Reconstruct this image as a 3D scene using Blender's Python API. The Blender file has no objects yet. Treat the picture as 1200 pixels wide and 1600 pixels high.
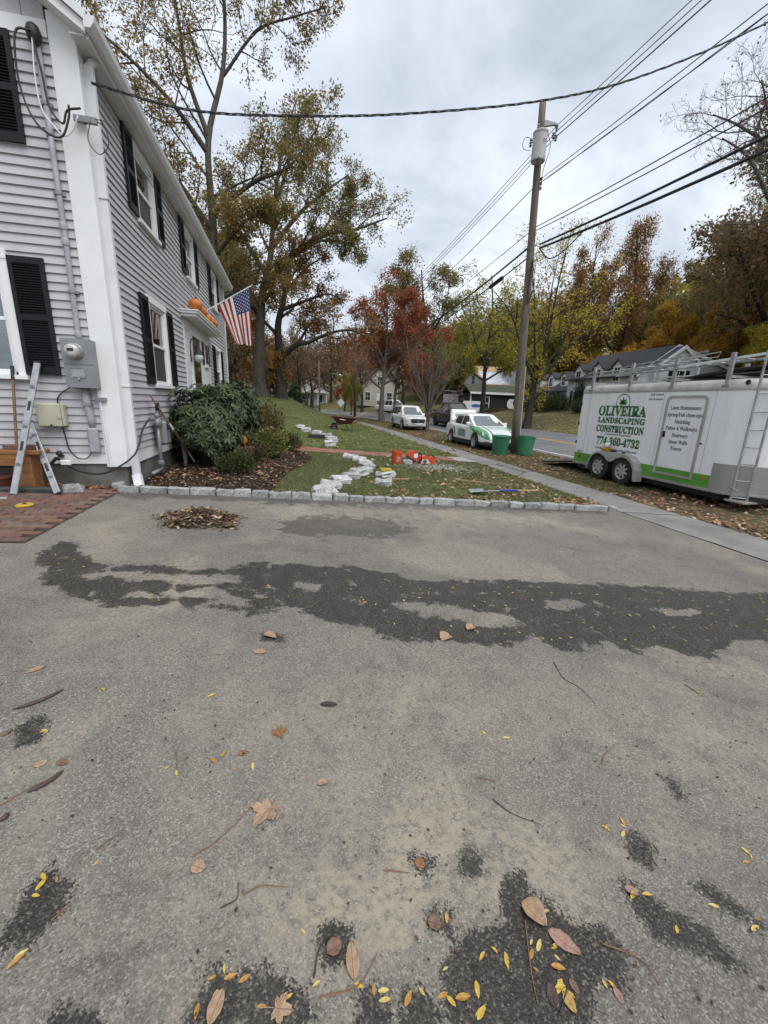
import bpy, bmesh, math, random
import numpy as np
from mathutils import Vector, Matrix

SC = bpy.context.scene
COL = SC.collection
R = math.radians
PI = math.pi

# ------------------------------------------------------------------ camera
# world: +Y runs along the street (and the house front), +X from the house to the street
CAM_H = 1.8
def cam_setup():
    c = bpy.data.cameras.new('camera'); o = bpy.data.objects.new('camera', c); COL.objects.link(o)
    c.sensor_fit = 'HORIZONTAL'; c.sensor_width = 36.0; c.lens = 36.0*642/1200
    c.clip_start = 0.05; c.clip_end = 3000
    yaw, pitch, roll = R(12.9), R(14.77), R(2.07)
    fh = Vector((math.sin(yaw), math.cos(yaw), 0)); rt = Vector((math.cos(yaw), -math.sin(yaw), 0)); up = Vector((0, 0, 1))
    F = fh*math.cos(pitch)-up*math.sin(pitch); U0 = fh*math.sin(pitch)+up*math.cos(pitch)
    Rt = rt*math.cos(roll)+U0*math.sin(roll); U = U0*math.cos(roll)-rt*math.sin(roll)
    M = Matrix((Rt, U, -F)).transposed().to_4x4(); M.translation = (0, 0, CAM_H)
    o.matrix_world = M
    SC.camera = o
cam_setup()

# ------------------------------------------------------------------ sky, sun, exposure
SUN_EL, SUN_AZ = R(58), R(150)      # behind thick cloud
def world_setup():
    w = bpy.data.worlds.new('World'); SC.world = w; w.use_nodes = True
    nt = w.node_tree; nt.nodes.clear()
    N = nt.nodes.new; Lk = nt.links.new
    out = N('ShaderNodeOutputWorld'); bg = N('ShaderNodeBackground')
    sky = N('ShaderNodeTexSky'); sky.sky_type = 'NISHITA'; sky.sun_disc = False
    sky.sun_elevation = SUN_EL; sky.sun_rotation = SUN_AZ; sky.air_density = 1.3; sky.dust_density = 3
    sc = N('ShaderNodeVectorMath'); sc.operation = 'SCALE'; sc.inputs['Scale'].default_value = 0.10
    Lk(sky.outputs[0], sc.inputs[0])
    tc = N('ShaderNodeTexCoord')
    sep = N('ShaderNodeSeparateXYZ'); Lk(tc.outputs['Generated'], sep.inputs[0])
    # project the view direction on a flat cloud deck: x/(z+.25), y/(z+.25)
    az = N('ShaderNodeMath'); az.operation = 'ADD'; az.inputs[1].default_value = 0.28; Lk(sep.outputs[2], az.inputs[0])
    mz = N('ShaderNodeMath'); mz.operation = 'MAXIMUM'; mz.inputs[1].default_value = 0.12; Lk(az.outputs[0], mz.inputs[0])
    dx = N('ShaderNodeMath'); dx.operation = 'DIVIDE'; Lk(sep.outputs[0], dx.inputs[0]); Lk(mz.outputs[0], dx.inputs[1])
    dy = N('ShaderNodeMath'); dy.operation = 'DIVIDE'; Lk(sep.outputs[1], dy.inputs[0]); Lk(mz.outputs[0], dy.inputs[1])
    cb = N('ShaderNodeCombineXYZ'); Lk(dx.outputs[0], cb.inputs[0]); Lk(dy.outputs[0], cb.inputs[1])
    n1 = N('ShaderNodeTexNoise'); n1.inputs['Scale'].default_value = 1.9; n1.inputs['Detail'].default_value = 5
    n1.inputs['Roughness'].default_value = 0.58; n1.inputs['Distortion'].default_value = 0.35
    Lk(cb.outputs[0], n1.inputs['Vector'])
    rp = N('ShaderNodeValToRGB'); e = rp.color_ramp.elements
    e[0].position = 0.26; e[0].color = (0.265, 0.30, 0.353, 1)
    e[1].position = 0.70; e[1].color = (0.625, 0.662, 0.71, 1)
    m = rp.color_ramp.elements.new(0.5); m.color = (0.445, 0.483, 0.54, 1)
    Lk(n1.outputs['Fac'], rp.inputs[0])
    mx = N('ShaderNodeMix'); mx.data_type = 'RGBA'; mx.inputs[0].default_value = 0.93
    Lk(sc.outputs[0], mx.inputs[6]); Lk(rp.outputs[0], mx.inputs[7])
    Lk(mx.outputs[2], bg.inputs[0]); bg.inputs[1].default_value = 1.0
    Lk(bg.outputs[0], out.inputs[0])
world_setup()
SC.world.cycles.sampling_method = 'MANUAL'; SC.world.cycles.sample_map_resolution = 256
def sun_setup():
    l = bpy.data.lights.new('sun', 'SUN'); l.energy = 1.5; l.angle = R(50); l.color = (1, 0.97, 0.93)
    o = bpy.data.objects.new('sun', l); COL.objects.link(o)
    # sky sun_rotation is clockwise from +Y
    d = Vector((math.sin(SUN_AZ)*math.cos(SUN_EL), math.cos(SUN_AZ)*math.cos(SUN_EL), math.sin(SUN_EL)))
    o.rotation_euler = d.to_track_quat('Z', 'Y').to_euler()
    o.location = (0, 0, 60)
sun_setup()
vs = SC.view_settings
vs.view_transform = 'Standard'; vs.look = 'None'; vs.gamma = 1; vs.exposure = 0.88
vs.use_curve_mapping = False
SC.cycles.max_bounces = 4; SC.cycles.diffuse_bounces = 2; SC.cycles.glossy_bounces = 2
SC.cycles.transmission_bounces = 4; SC.cycles.transparent_max_bounces = 6
SC.cycles.use_denoising = True
SC.cycles.use_adaptive_sampling = True; SC.cycles.adaptive_threshold = 0.02

# ------------------------------------------------------------------ materials
MATS = {}
def lin(c):     # sRGB 0-255 triple to linear
    return tuple(((v/255)/12.92 if v/255 <= 0.04045 else ((v/255+0.055)/1.055)**2.4) for v in c)
def base_mat(name):
    m = bpy.data.materials.new(name); m.use_nodes = True
    nt = m.node_tree; b = nt.nodes['Principled BSDF']
    MATS[name] = m
    return m, nt, b
def noise_node(nt, vec, scale, detail=4, rough=0.55, dist=0.0):
    n = nt.nodes.new('ShaderNodeTexNoise'); n.inputs['Scale'].default_value = scale; n.inputs['Detail'].default_value = detail
    n.inputs['Roughness'].default_value = rough; n.inputs['Distortion'].default_value = dist
    if vec is not None: nt.links.new(vec, n.inputs['Vector'])
    return n.outputs['Fac']
def mathn(nt, op, a, b=None, c=None, clamp=False):
    n = nt.nodes.new('ShaderNodeMath'); n.operation = op; n.use_clamp = clamp
    for i, v in enumerate((a, b, c)):
        if v is None: continue
        if isinstance(v, (int, float)): n.inputs[i].default_value = v
        else: nt.links.new(v, n.inputs[i])
    return n.outputs[0]
def ramp(nt, fac, stops):
    n = nt.nodes.new('ShaderNodeValToRGB'); nt.links.new(fac, n.inputs[0])
    cr = n.color_ramp
    while len(cr.elements) > 1: cr.elements.remove(cr.elements[-1])
    cr.elements[0].position = stops[0][0]; cr.elements[0].color = (*stops[0][1], 1)
    for p, c in stops[1:]:
        e = cr.elements.new(p); e.color = (*c, 1)
    return n.outputs[0]
def smooth(nt, v, a, b):
    n = nt.nodes.new('ShaderNodeMapRange'); n.interpolation_type = 'SMOOTHSTEP'
    nt.links.new(v, n.inputs[0]); n.inputs[1].default_value = a; n.inputs[2].default_value = b
    return n.outputs[0]
def mixc(nt, fac, a, b, mode='MIX'):
    n = nt.nodes.new('ShaderNodeMix'); n.data_type = 'RGBA'; n.blend_type = mode
    for i, v in ((0, fac), (6, a), (7, b)):
        if isinstance(v, (int, float)): n.inputs[i].default_value = v
        elif isinstance(v, tuple): n.inputs[i].default_value = (*v, 1)
        else: nt.links.new(v, n.inputs[i])
    return n.outputs[2]
def bump(nt, b, h, dist=0.01, strength=0.5):
    n = nt.nodes.new('ShaderNodeBump'); n.inputs['Distance'].default_value = dist; n.inputs['Strength'].default_value = strength
    nt.links.new(h, n.inputs['Height']); nt.links.new(n.outputs[0], b.inputs['Normal'])
def coord(nt, kind='Object', scale=None):
    t = nt.nodes.new('ShaderNodeTexCoord'); o = t.outputs[kind]
    if scale:
        mp = nt.nodes.new('ShaderNodeMapping'); mp.inputs['Scale'].default_value = scale; nt.links.new(o, mp.inputs['Vector']); o = mp.outputs[0]
    return o
def pmat(name, c1, c2=None, scale=8, rough=0.6, bumpd=0.0, bscale=None, metal=0.0, stretch=None, spec=None, detail=5, coat=0.0, objrand=0.0, lo=0.35, hi=0.65):
    if name in MATS: return MATS[name]
    m, nt, b = base_mat(name)
    b.inputs['Roughness'].default_value = rough; b.inputs['Metallic'].default_value = metal
    if spec is not None: b.inputs['Specular IOR Level'].default_value = spec
    if coat: b.inputs['Coat Weight'].default_value = coat; b.inputs['Coat Roughness'].default_value = 0.05
    if c2 is None: c2 = tuple(v*0.86 for v in c1)
    v = coord(nt, 'Object', stretch)
    n = noise_node(nt, v, scale, detail)
    col = ramp(nt, n, [(lo, c1), (hi, c2)])
    if objrand:
        oi = nt.nodes.new('ShaderNodeObjectInfo')
        hs = nt.nodes.new('ShaderNodeHueSaturation'); nt.links.new(col, hs.inputs['Color'])
        mr = nt.nodes.new('ShaderNodeMapRange'); nt.links.new(oi.outputs['Random'], mr.inputs[0])
        mr.inputs[3].default_value = 1-objrand; mr.inputs[4].default_value = 1+objrand
        nt.links.new(mr.outputs[0], hs.inputs['Value'])
        r2 = mathn(nt, 'FRACT', mathn(nt, 'MULTIPLY', oi.outputs['Random'], 7.31))
        mr2 = nt.nodes.new('ShaderNodeMapRange'); nt.links.new(r2, mr2.inputs[0]); mr2.inputs[3].default_value = 0.5-objrand*0.06; mr2.inputs[4].default_value = 0.5+objrand*0.06
        nt.links.new(mr2.outputs[0], hs.inputs['Hue'])
        col = hs.outputs[0]
    nt.links.new(col, b.inputs['Base Color'])
    if bumpd:
        h = noise_node(nt, v, bscale or scale*6, 4)
        bump(nt, b, h, bumpd, 0.6)
    rr = mathn(nt, 'MULTIPLY_ADD', n, 0.25, rough-0.12, True); nt.links.new(rr, b.inputs['Roughness'])
    return m
def island_mat(name, stops, rough=0.6, transl=0.3, noise=False, spec=0.3):
    """leaf-like: every loose piece takes its own colour from the ramp"""
    m, nt, b = base_mat(name)
    g = nt.nodes.new('ShaderNodeNewGeometry')
    col = ramp(nt, g.outputs['Random Per Island'], stops)
    if noise:
        v = coord(nt, 'Object'); n = noise_node(nt, v, 0.35, 3)
        col = mixc(nt, smooth(nt, n, 0.35, 0.7), col, noise)
    nt.links.new(col, b.inputs['Base Color'])
    b.inputs['Roughness'].default_value = rough; b.inputs['Specular IOR Level'].default_value = spec
    if transl:
        tr = nt.nodes.new('ShaderNodeBsdfTranslucent'); nt.links.new(col, tr.inputs[0])
        mx = nt.nodes.new('ShaderNodeMixShader'); mx.inputs[0].default_value = transl
        nt.links.new(b.outputs[0], mx.inputs[1]); nt.links.new(tr.outputs[0], mx.inputs[2])
        nt.links.new(mx.outputs[0], nt.nodes['Material Output'].inputs[0])
    return m
def glass_dark(name, col, rough=0.03):
    m, nt, b = base_mat(name); b.inputs['Base Color'].default_value = (*col, 1); b.inputs['Roughness'].default_value = rough
    b.inputs['Specular IOR Level'].default_value = 0.8; b.inputs['Coat Weight'].default_value = 0.6; b.inputs['Coat Roughness'].default_value = 0.02
    return m
def pane_glass(name):
    m, nt, b = base_mat(name)
    gl = nt.nodes.new('ShaderNodeBsdfGlossy'); gl.inputs['Roughness'].default_value = 0.02; gl.inputs[0].default_value = (0.9, 0.93, 0.95, 1)
    tp = nt.nodes.new('ShaderNodeBsdfTransparent'); tp.inputs[0].default_value = (0.75, 0.8, 0.8, 1)
    fr = nt.nodes.new('ShaderNodeFresnel'); fr.inputs[0].default_value = 1.7
    f2 = mathn(nt, 'MULTIPLY_ADD', fr.outputs[0], 0.9, 0.12, True)
    mx = nt.nodes.new('ShaderNodeMixShader'); nt.links.new(f2, mx.inputs[0]); nt.links.new(tp.outputs[0], mx.inputs[1]); nt.links.new(gl.outputs[0], mx.inputs[2])
    nt.links.new(mx.outputs[0], nt.nodes['Material Output'].inputs[0])
    return m

# ------------------------------------------------------------------ mesh helpers
def new_obj(name, me, mat=None, parent=None):
    o = bpy.data.objects.new(name, me); COL.objects.link(o)
    if mat is not None:
        if me.materials: me.materials[0] = mat
        else: me.materials.append(mat)
    if parent is not None: o.parent = parent
    return o
def raw_mesh(name, V, Fq):
    """V (n,3) array, Fq (m,k) array with constant k: quick mesh"""
    V = np.asarray(V, dtype=np.float32); Fq = np.asarray(Fq, dtype=np.int32)
    me = bpy.data.meshes.new(name)
    k = Fq.shape[1]; m = Fq.shape[0]
    me.vertices.add(len(V)); me.vertices.foreach_set('co', V.ravel())
    me.loops.add(m*k); me.loops.foreach_set('vertex_index', Fq.ravel())
    me.polygons.add(m); me.polygons.foreach_set('loop_start', np.arange(0, m*k, k, dtype=np.int32))
    me.polygons.foreach_set('loop_total', np.full(m, k, dtype=np.int32))
    me.update(calc_edges=True); me.validate()
    return me
class MB:
    def __init__(s): s.v = []; s.f = []
    def add(s, V, F):
        n = len(s.v); s.v += [tuple(p) for p in V]; s.f += [tuple(i+n for i in f) for f in F]; return s
    def box(s, x0, x1, y0, y1, z0, z1):
        return s.add([(x0, y0, z0), (x1, y0, z0), (x1, y1, z0), (x0, y1, z0), (x0, y0, z1), (x1, y0, z1), (x1, y1, z1), (x0, y1, z1)],
                     [(0, 3, 2, 1), (4, 5, 6, 7), (0, 1, 5, 4), (1, 2, 6, 5), (2, 3, 7, 6), (3, 0, 4, 7)])
    def obox(s, a, b, w, h, up=(0, 0, 1)):
        """box along a-b with width w (sideways) and height h (along up)"""
        a, b = Vector(a), Vector(b); d = (b-a).normalized(); u = Vector(up); sd = d.cross(u)
        if sd.length < 1e-4: sd = d.cross(Vector((1, 0, 0)))
        sd.normalize(); u = sd.cross(d).normalized()
        P = []
        for p in (a, b):
            for i, j in ((-1, -1), (1, -1), (1, 1), (-1, 1)): P.append(p+sd*(w/2*i)+u*(h/2*j))
        return s.add(P, [(0, 1, 2, 3), (7, 6, 5, 4), (0, 4, 5, 1), (1, 5, 6, 2), (2, 6, 7, 3), (3, 7, 4, 0)])
    def tube(s, pts, rad, n=8, cap=True):
        pts = [Vector(p) for p in pts]
        if isinstance(rad, (int, float)): rad = [rad]*len(pts)
        V = []; F = []; ref = None
        for i, p in enumerate(pts):
            t = (pts[min(i+1, len(pts)-1)]-pts[max(i-1, 0)]).normalized()
            if ref is None:
                ref = t.cross(Vector((0, 0, 1)))
                if ref.length < 0.05: ref = t.cross(Vector((0, 1, 0)))
            ref = (ref-t*ref.dot(t)).normalized(); b = t.cross(ref)
            for k in range(n):
                a = 2*PI*k/n; V.append(p+(ref*math.cos(a)+b*math.sin(a))*rad[i])
        for i in range(len(pts)-1):
            for k in range(n):
                k2 = (k+1) % n; F.append((i*n+k, i*n+k2, (i+1)*n+k2, (i+1)*n+k))
        if cap: F.append(tuple(range(n-1, -1, -1))); F.append(tuple(range((len(pts)-1)*n, len(pts)*n)))
        return s.add(V, F)
    def lathe(s, prof, n=24, c=(0, 0, 0), axis='z', cap=True):
        V = []; F = []
        for r, z in prof:
            for k in range(n):
                a = 2*PI*k/n; x, y = r*math.cos(a), r*math.sin(a)
                if axis == 'z': q = (x, y, z)
                elif axis == 'x': q = (z, x, y)
                else: q = (y, z, x)
                V.append((q[0]+c[0], q[1]+c[1], q[2]+c[2]))
        m = len(prof)
        for i in range(m-1):
            for k in range(n):
                k2 = (k+1) % n; F.append((i*n+k, i*n+k2, (i+1)*n+k2, (i+1)*n+k))
        if cap: F.append(tuple(range(n-1, -1, -1))); F.append(tuple(range((m-1)*n, m*n)))
        return s.add(V, F)
    def prism(s, poly, a0, a1, plane='xz'):
        """poly in 2D extruded along the remaining axis from a0 to a1"""
        def P(q, a):
            return (q[0], a, q[1]) if plane == 'xz' else ((a, q[0], q[1]) if plane == 'yz' else (q[0], q[1], a))
        n = len(poly); V = [P(q, a0) for q in poly]+[P(q, a1) for q in poly]
        F = [tuple(range(n)), tuple(range(2*n-1, n-1, -1))]+[(i, (i+1) % n, n+(i+1) % n, n+i) for i in range(n)]
        return s.add(V, F)
    def grid(s, P):
        r, c = len(P), len(P[0]); V = [q for row in P for q in row]
        return s.add(V, [(i*c+j, i*c+j+1, (i+1)*c+j+1, (i+1)*c+j) for i in range(r-1) for j in range(c-1)])
    def xf(s, M):
        s.v = [tuple(M @ Vector(p)) for p in s.v]; return s
    def build(s, name, mat, parent=None, smooth=False, fix=True, bevel=0):
        me = bpy.data.meshes.new(name); me.from_pydata(s.v, [], s.f)
        if fix or bevel:
            bm = bmesh.new(); bm.from_mesh(me)
            if bevel: bmesh.ops.bevel(bm, geom=bm.edges[:], offset=bevel, segments=1, affect='EDGES', profile=0.6)
            if fix: bmesh.ops.recalc_face_normals(bm, faces=bm.faces[:])
            bm.to_mesh(me); bm.free()
        if smooth: me.polygons.foreach_set('use_smooth', [True]*len(me.polygons))
        me.update()
        return new_obj(name, me, mat, parent)
def shade_auto(o, ang=40):
    me = o.data; me.polygons.foreach_set('use_smooth', [True]*len(me.polygons))
    try: me.set_sharp_from_angle(angle=R(ang))
    except Exception: pass
    return o
def thing(name, label, cat, loc=(0, 0, 0), rotz=0, group=None):
    o = bpy.data.objects.new(name, None); COL.objects.link(o); o.empty_display_size = 0.1
    o.location = loc; o.rotation_euler = (0, 0, rotz)
    o['label'] = label; o['category'] = cat
    if group: o['group'] = group
    return o
def tag(o, label, cat, group=None):
    o['label'] = label; o['category'] = cat
    if group: o['group'] = group
    return o
def structure(o): o['kind'] = 'structure'; return o
def stuff(o, label=None, cat=None):
    o['kind'] = 'stuff'
    if label: o['label'] = label
    if cat: o['category'] = cat
    return o
def copy_tree(o, parent=None):
    c = o.copy(); COL.objects.link(c); c.parent = parent
    for ch in o.children: copy_tree(ch, c)
    return c
def sl(me_obj, mat):      # own material on a copy that shares mesh data
    me_obj.material_slots[0].link = 'OBJECT'; me_obj.material_slots[0].material = mat

# ------------------------------------------------------------------ ground height
def bend(y): return 0.0035*max(0.0, y-30)**2 if y < 75 else 0.0035*2025+0.315*(y-75)
def ground(x, y):
    u = x+bend(y)
    if u < 5.95:
        z = min(0.057*(5.95-u), 0.57)
        if y > 20: z += 0.11*(min(y, 36)-20)*min(max((4.6-u)/5, 0), 1)
        return z
    if u < 10.5: return 0.0
    if u < 17.4: return 0.3*(u-10.5)/6.9
    z = 0.3+0.2*(min(u, 24)-17.4)+0.09*(min(max(u, 24), 60)-24)
    if u > 34: z += 0.16*(min(u, 120)-34)
    return z
# ------------------------------------------------------------------ ground materials
WET= [(-2.107, 3.799), (-2.118, 4.183), (-1.968, 4.136), (-1.613, 3.631), (-1.451, 3.577), (-1.22, 3.607), (-0.845, 3.496), (-0.595, 3.526), (-0.339, 3.648), (-0.171, 3.65), (0.231, 3.576), (0.591, 3.578), (0.805, 3.425), (1.07, 3.279), (1.484, 3.232), (2.008, 3.24), (2.387, 3.191), (2.93, 3.153), (3.667, 3.05), (4.172, 2.935), (4.74, 2.921), (5.168, 2.692), (3.915, 1.95), (3.508, 2.067), (3.274, 2.127), (2.845, 1.931), (2.604, 2.011), (2.476, 2.1), (2.231, 2.041), (2.156, 2.164), (1.836, 2.087), (1.689, 2.159), (1.596, 2.285), (1.366, 2.183), (1.149, 2.214), (0.951, 2.289), (0.728, 2.289), (0.565, 2.331), (0.419, 2.486), (0.252, 2.564), (0.126, 2.678), (-0.029, 2.78), (-0.14, 2.737), (-0.288, 2.698), (-0.484, 2.753), (-0.705, 2.828), (-0.849, 2.911), (-0.96, 2.867), (-1.072, 2.843), (-1.24, 2.878), (-1.415, 2.932), (-1.638, 3.087), (-1.844, 3.309)]
HOLES= [[(-1.561, 3.367), (-1.476, 3.455), (-1.12, 3.429), (-0.817, 3.362), (-0.573, 3.374), (-0.385, 3.256), (-0.786, 3.213), (-0.976, 3.239), (-1.175, 3.302)], [(-1.139, 3.053), (-0.931, 3.068), (-0.588, 3.15), (-0.489, 3.113), (-0.497, 3.002), (-0.78, 2.979), (-1.045, 3.019)], [(0.744, 2.799), (0.982, 2.811), (1.272, 2.725), (1.623, 2.555), (1.612, 2.46), (1.396, 2.427), (1.198, 2.548), (0.927, 2.639)], [(2.11, 2.827), (2.388, 2.817), (2.437, 2.732), (2.21, 2.662), (2.094, 2.712)], [(-0.618, 2.923), (-0.42, 2.926), (-0.314, 2.851), (-0.408, 2.826), (-0.566, 2.871)], [(-0.028, 3.2), (0.204, 3.159), (0.148, 3.087), (-0.003, 3.126)], [(3.093, 2.612), (3.417, 2.563), (3.278, 2.502), (3.078, 2.534)]]
HALF= [[(-0.218, 5.017), (0.096, 5.258), (0.699, 5.392), (1.207, 5.254), (1.556, 4.896), (1.306, 4.609), (0.728, 4.45), (0.291, 4.47), (-0.131, 4.512)]]
SPOTS= [[(-0.781, 0.949), (-0.787, 0.999), (-0.777, 1.051), (-0.752, 1.115), (-0.69, 1.071), (-0.688, 1.013), (-0.718, 0.966), (-0.748, 0.939)], [(-0.262, 0.709), (-0.272, 0.755), (-0.234, 0.797), (-0.161, 0.778), (-0.141, 0.732), (-0.174, 0.693)], [(-0.136, 0.686), (-0.119, 0.752), (-0.056, 0.754), (0.005, 0.718), (0.014, 0.66)], [(0.671, 0.884), (0.719, 0.886), (0.715, 0.821), (0.756, 0.779), (0.805, 0.722), (0.9, 0.675), (0.862, 0.596), (0.799, 0.607), (0.749, 0.596), (0.703, 0.549), (0.655, 0.524), (0.339, 0.58), (0.36, 0.682), (0.439, 0.737), (0.532, 0.767), (0.609, 0.754), (0.632, 0.834)], [(1.053, 0.804), (1.12, 0.756), (1.185, 0.675), (1.223, 0.605), (1.228, 0.553), (1.173, 0.584), (1.104, 0.625), (1.032, 0.668), (1.026, 0.735)], [(1.316, 0.744), (1.365, 0.717), (1.44, 0.634), (1.402, 0.607), (1.351, 0.665)], [(1.217, 0.953), (1.252, 0.9), (1.183, 0.845), (1.171, 0.89)], [(0.068, 0.843), (0.112, 0.828), (0.115, 0.777), (0.07, 0.771), (0.056, 0.816)], [(0.384, 0.999), (0.443, 0.969), (0.432, 0.937), (0.38, 0.949)], [(-1.158, 1.743), (-1.123, 1.814), (-1.075, 1.789), (-1.068, 1.68), (-1.107, 1.667)], [(-0.21, 2.46), (-0.106, 2.438), (-0.088, 2.347), (-0.196, 2.369)], [(-0.564, 0.762), (-0.548, 0.786), (-0.488, 0.77), (-0.456, 0.722), (-0.553, 0.74)], [(0.265, 0.661), (0.302, 0.667), (0.339, 0.625), (0.312, 0.596), (0.253, 0.617)], [(0.556, 0.962), (0.596, 0.945), (0.564, 0.901), (0.534, 0.921)], [(1.554, 1.135), (1.609, 1.138), (1.582, 1.063), (1.542, 1.051)], [(0.362, 0.826), (0.427, 0.808), (0.417, 0.77), (0.363, 0.787)], [(0.136, 0.684), (0.178, 0.688), (0.193, 0.639), (0.142, 0.626)]]
OVAL= [(0.129, 0.716, 0.132, 0.803), (0.712, 0.729, 0.774, 0.659), (0.674, 0.81, 0.716, 0.736), (0.649, 0.626, 0.633, 0.575), (0.709, 0.622, 0.714, 0.589), (0.675, 0.602, 0.682, 0.559), (0.82, 0.583, 0.819, 0.555), (-0.201, 2.444, -0.12, 2.379), (-0.252, 2.256, -0.17, 2.223), (-1.347, 2.143, -1.281, 2.19), (-0.224, 0.697, -0.198, 0.76), (0.946, 2.274, 1.03, 2.339), (0.063, 0.786, 0.108, 0.8), (0.363, 0.81, 0.401, 0.792), (0.374, 0.98, 0.402, 0.955), (-0.339, 1.075, -0.297, 1.054), (-1.006, 1.535, -0.96, 1.553), (-0.927, 1.549, -0.885, 1.529), (0.068, 1.314, 0.111, 1.317), (-0.248, 1.494, -0.208, 1.506), (0.11, 1.76, 0.198, 1.741), (-1.206, 1.707, -1.183, 1.746), (1.04, 0.791, 1.073, 0.764), (1.183, 2.396, 1.253, 2.444)]
MAPLE= [(-0.17, 1.265, -0.053, 1.199), (-0.111, 1.64, -0.058, 1.576), (-0.096, 0.685, -0.031, 0.713)]
POD= [(-0.961, 1.414, -0.883, 1.499), (-1.248, 1.868, -1.105, 1.992), (-0.984, 1.31, -0.974, 1.338)]
CLUST= [(0.665, 0.65, 10), (0.398, 0.632, 8), (1.168, 0.953, 5), (1.568, 0.796, 3), (-0.314, 1.486, 2), (-0.208, 0.78, 4), (0.65, 0.716, 3), (0.499, 0.698, 4), (0.411, 0.819, 1), (0.205, 0.696, 3), (0.026, 0.74, 1), (-1.05, 1.712, 3), (-0.475, 1.445, 2), (-0.222, 1.443, 2), (1.077, 0.763, 3), (1.292, 0.701, 1), (1.386, 0.642, 2), (1.13, 0.66, 1), (0.807, 0.592, 2), (0.99, 1.431, 1), (0.265, 0.661, 2), (0.14, 0.714, 1), (-0.751, 1.089, 4), (-0.61, 1.112, 1), (-0.716, 0.901, 2), (2.305, 1.612, 2), (-0.403, 1.874, 1), (-0.939, 1.99, 1), (-0.227, 0.753, 2), (-0.055, 0.705, 2), (0.67, 0.785, 2), (0.262, 1.245, 1), (0.883, 1.483, 1), (0.013, 0.845, 1)]
TWIGS= [[(1.595, 1.985), (1.554, 1.83), (1.595, 1.739), (1.595, 1.606)], [(-1.019, 1.373), (-0.943, 1.451), (-0.904, 1.454)], [(-0.498, 1.542), (-0.47, 1.445)], [(-0.232, 0.939), (-0.19, 0.957), (-0.191, 1.001)], [(-0.172, 0.963), (-0.118, 0.98), (-0.041, 0.963)], [(0.04, 0.701), (0.139, 0.707), (0.202, 0.763)], [(0.748, 1.15), (0.795, 1.085), (0.883, 1.027)], [(0.657, 0.762), (0.61, 0.652), (0.592, 0.592)], [(0.856, 0.674), (0.942, 0.623), (0.951, 0.567)], [(0.684, 0.601), (0.621, 0.552)], [(-0.344, 1.099), (-0.264, 1.149), (-0.169, 1.252)], [(1.331, 1.242), (1.386, 1.288), (1.479, 1.332)], [(0.026, 0.74), (0.047, 0.803), (0.103, 0.83)], [(-0.643, 1.165), (-0.588, 1.219)], [(-0.68, 0.982), (-0.639, 1.029)], [(2.308, 1.698), (2.317, 1.583)], [(0.265, 0.966), (0.346, 0.944)], [(0.728, 1.255), (0.8, 1.224)]]
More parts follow.
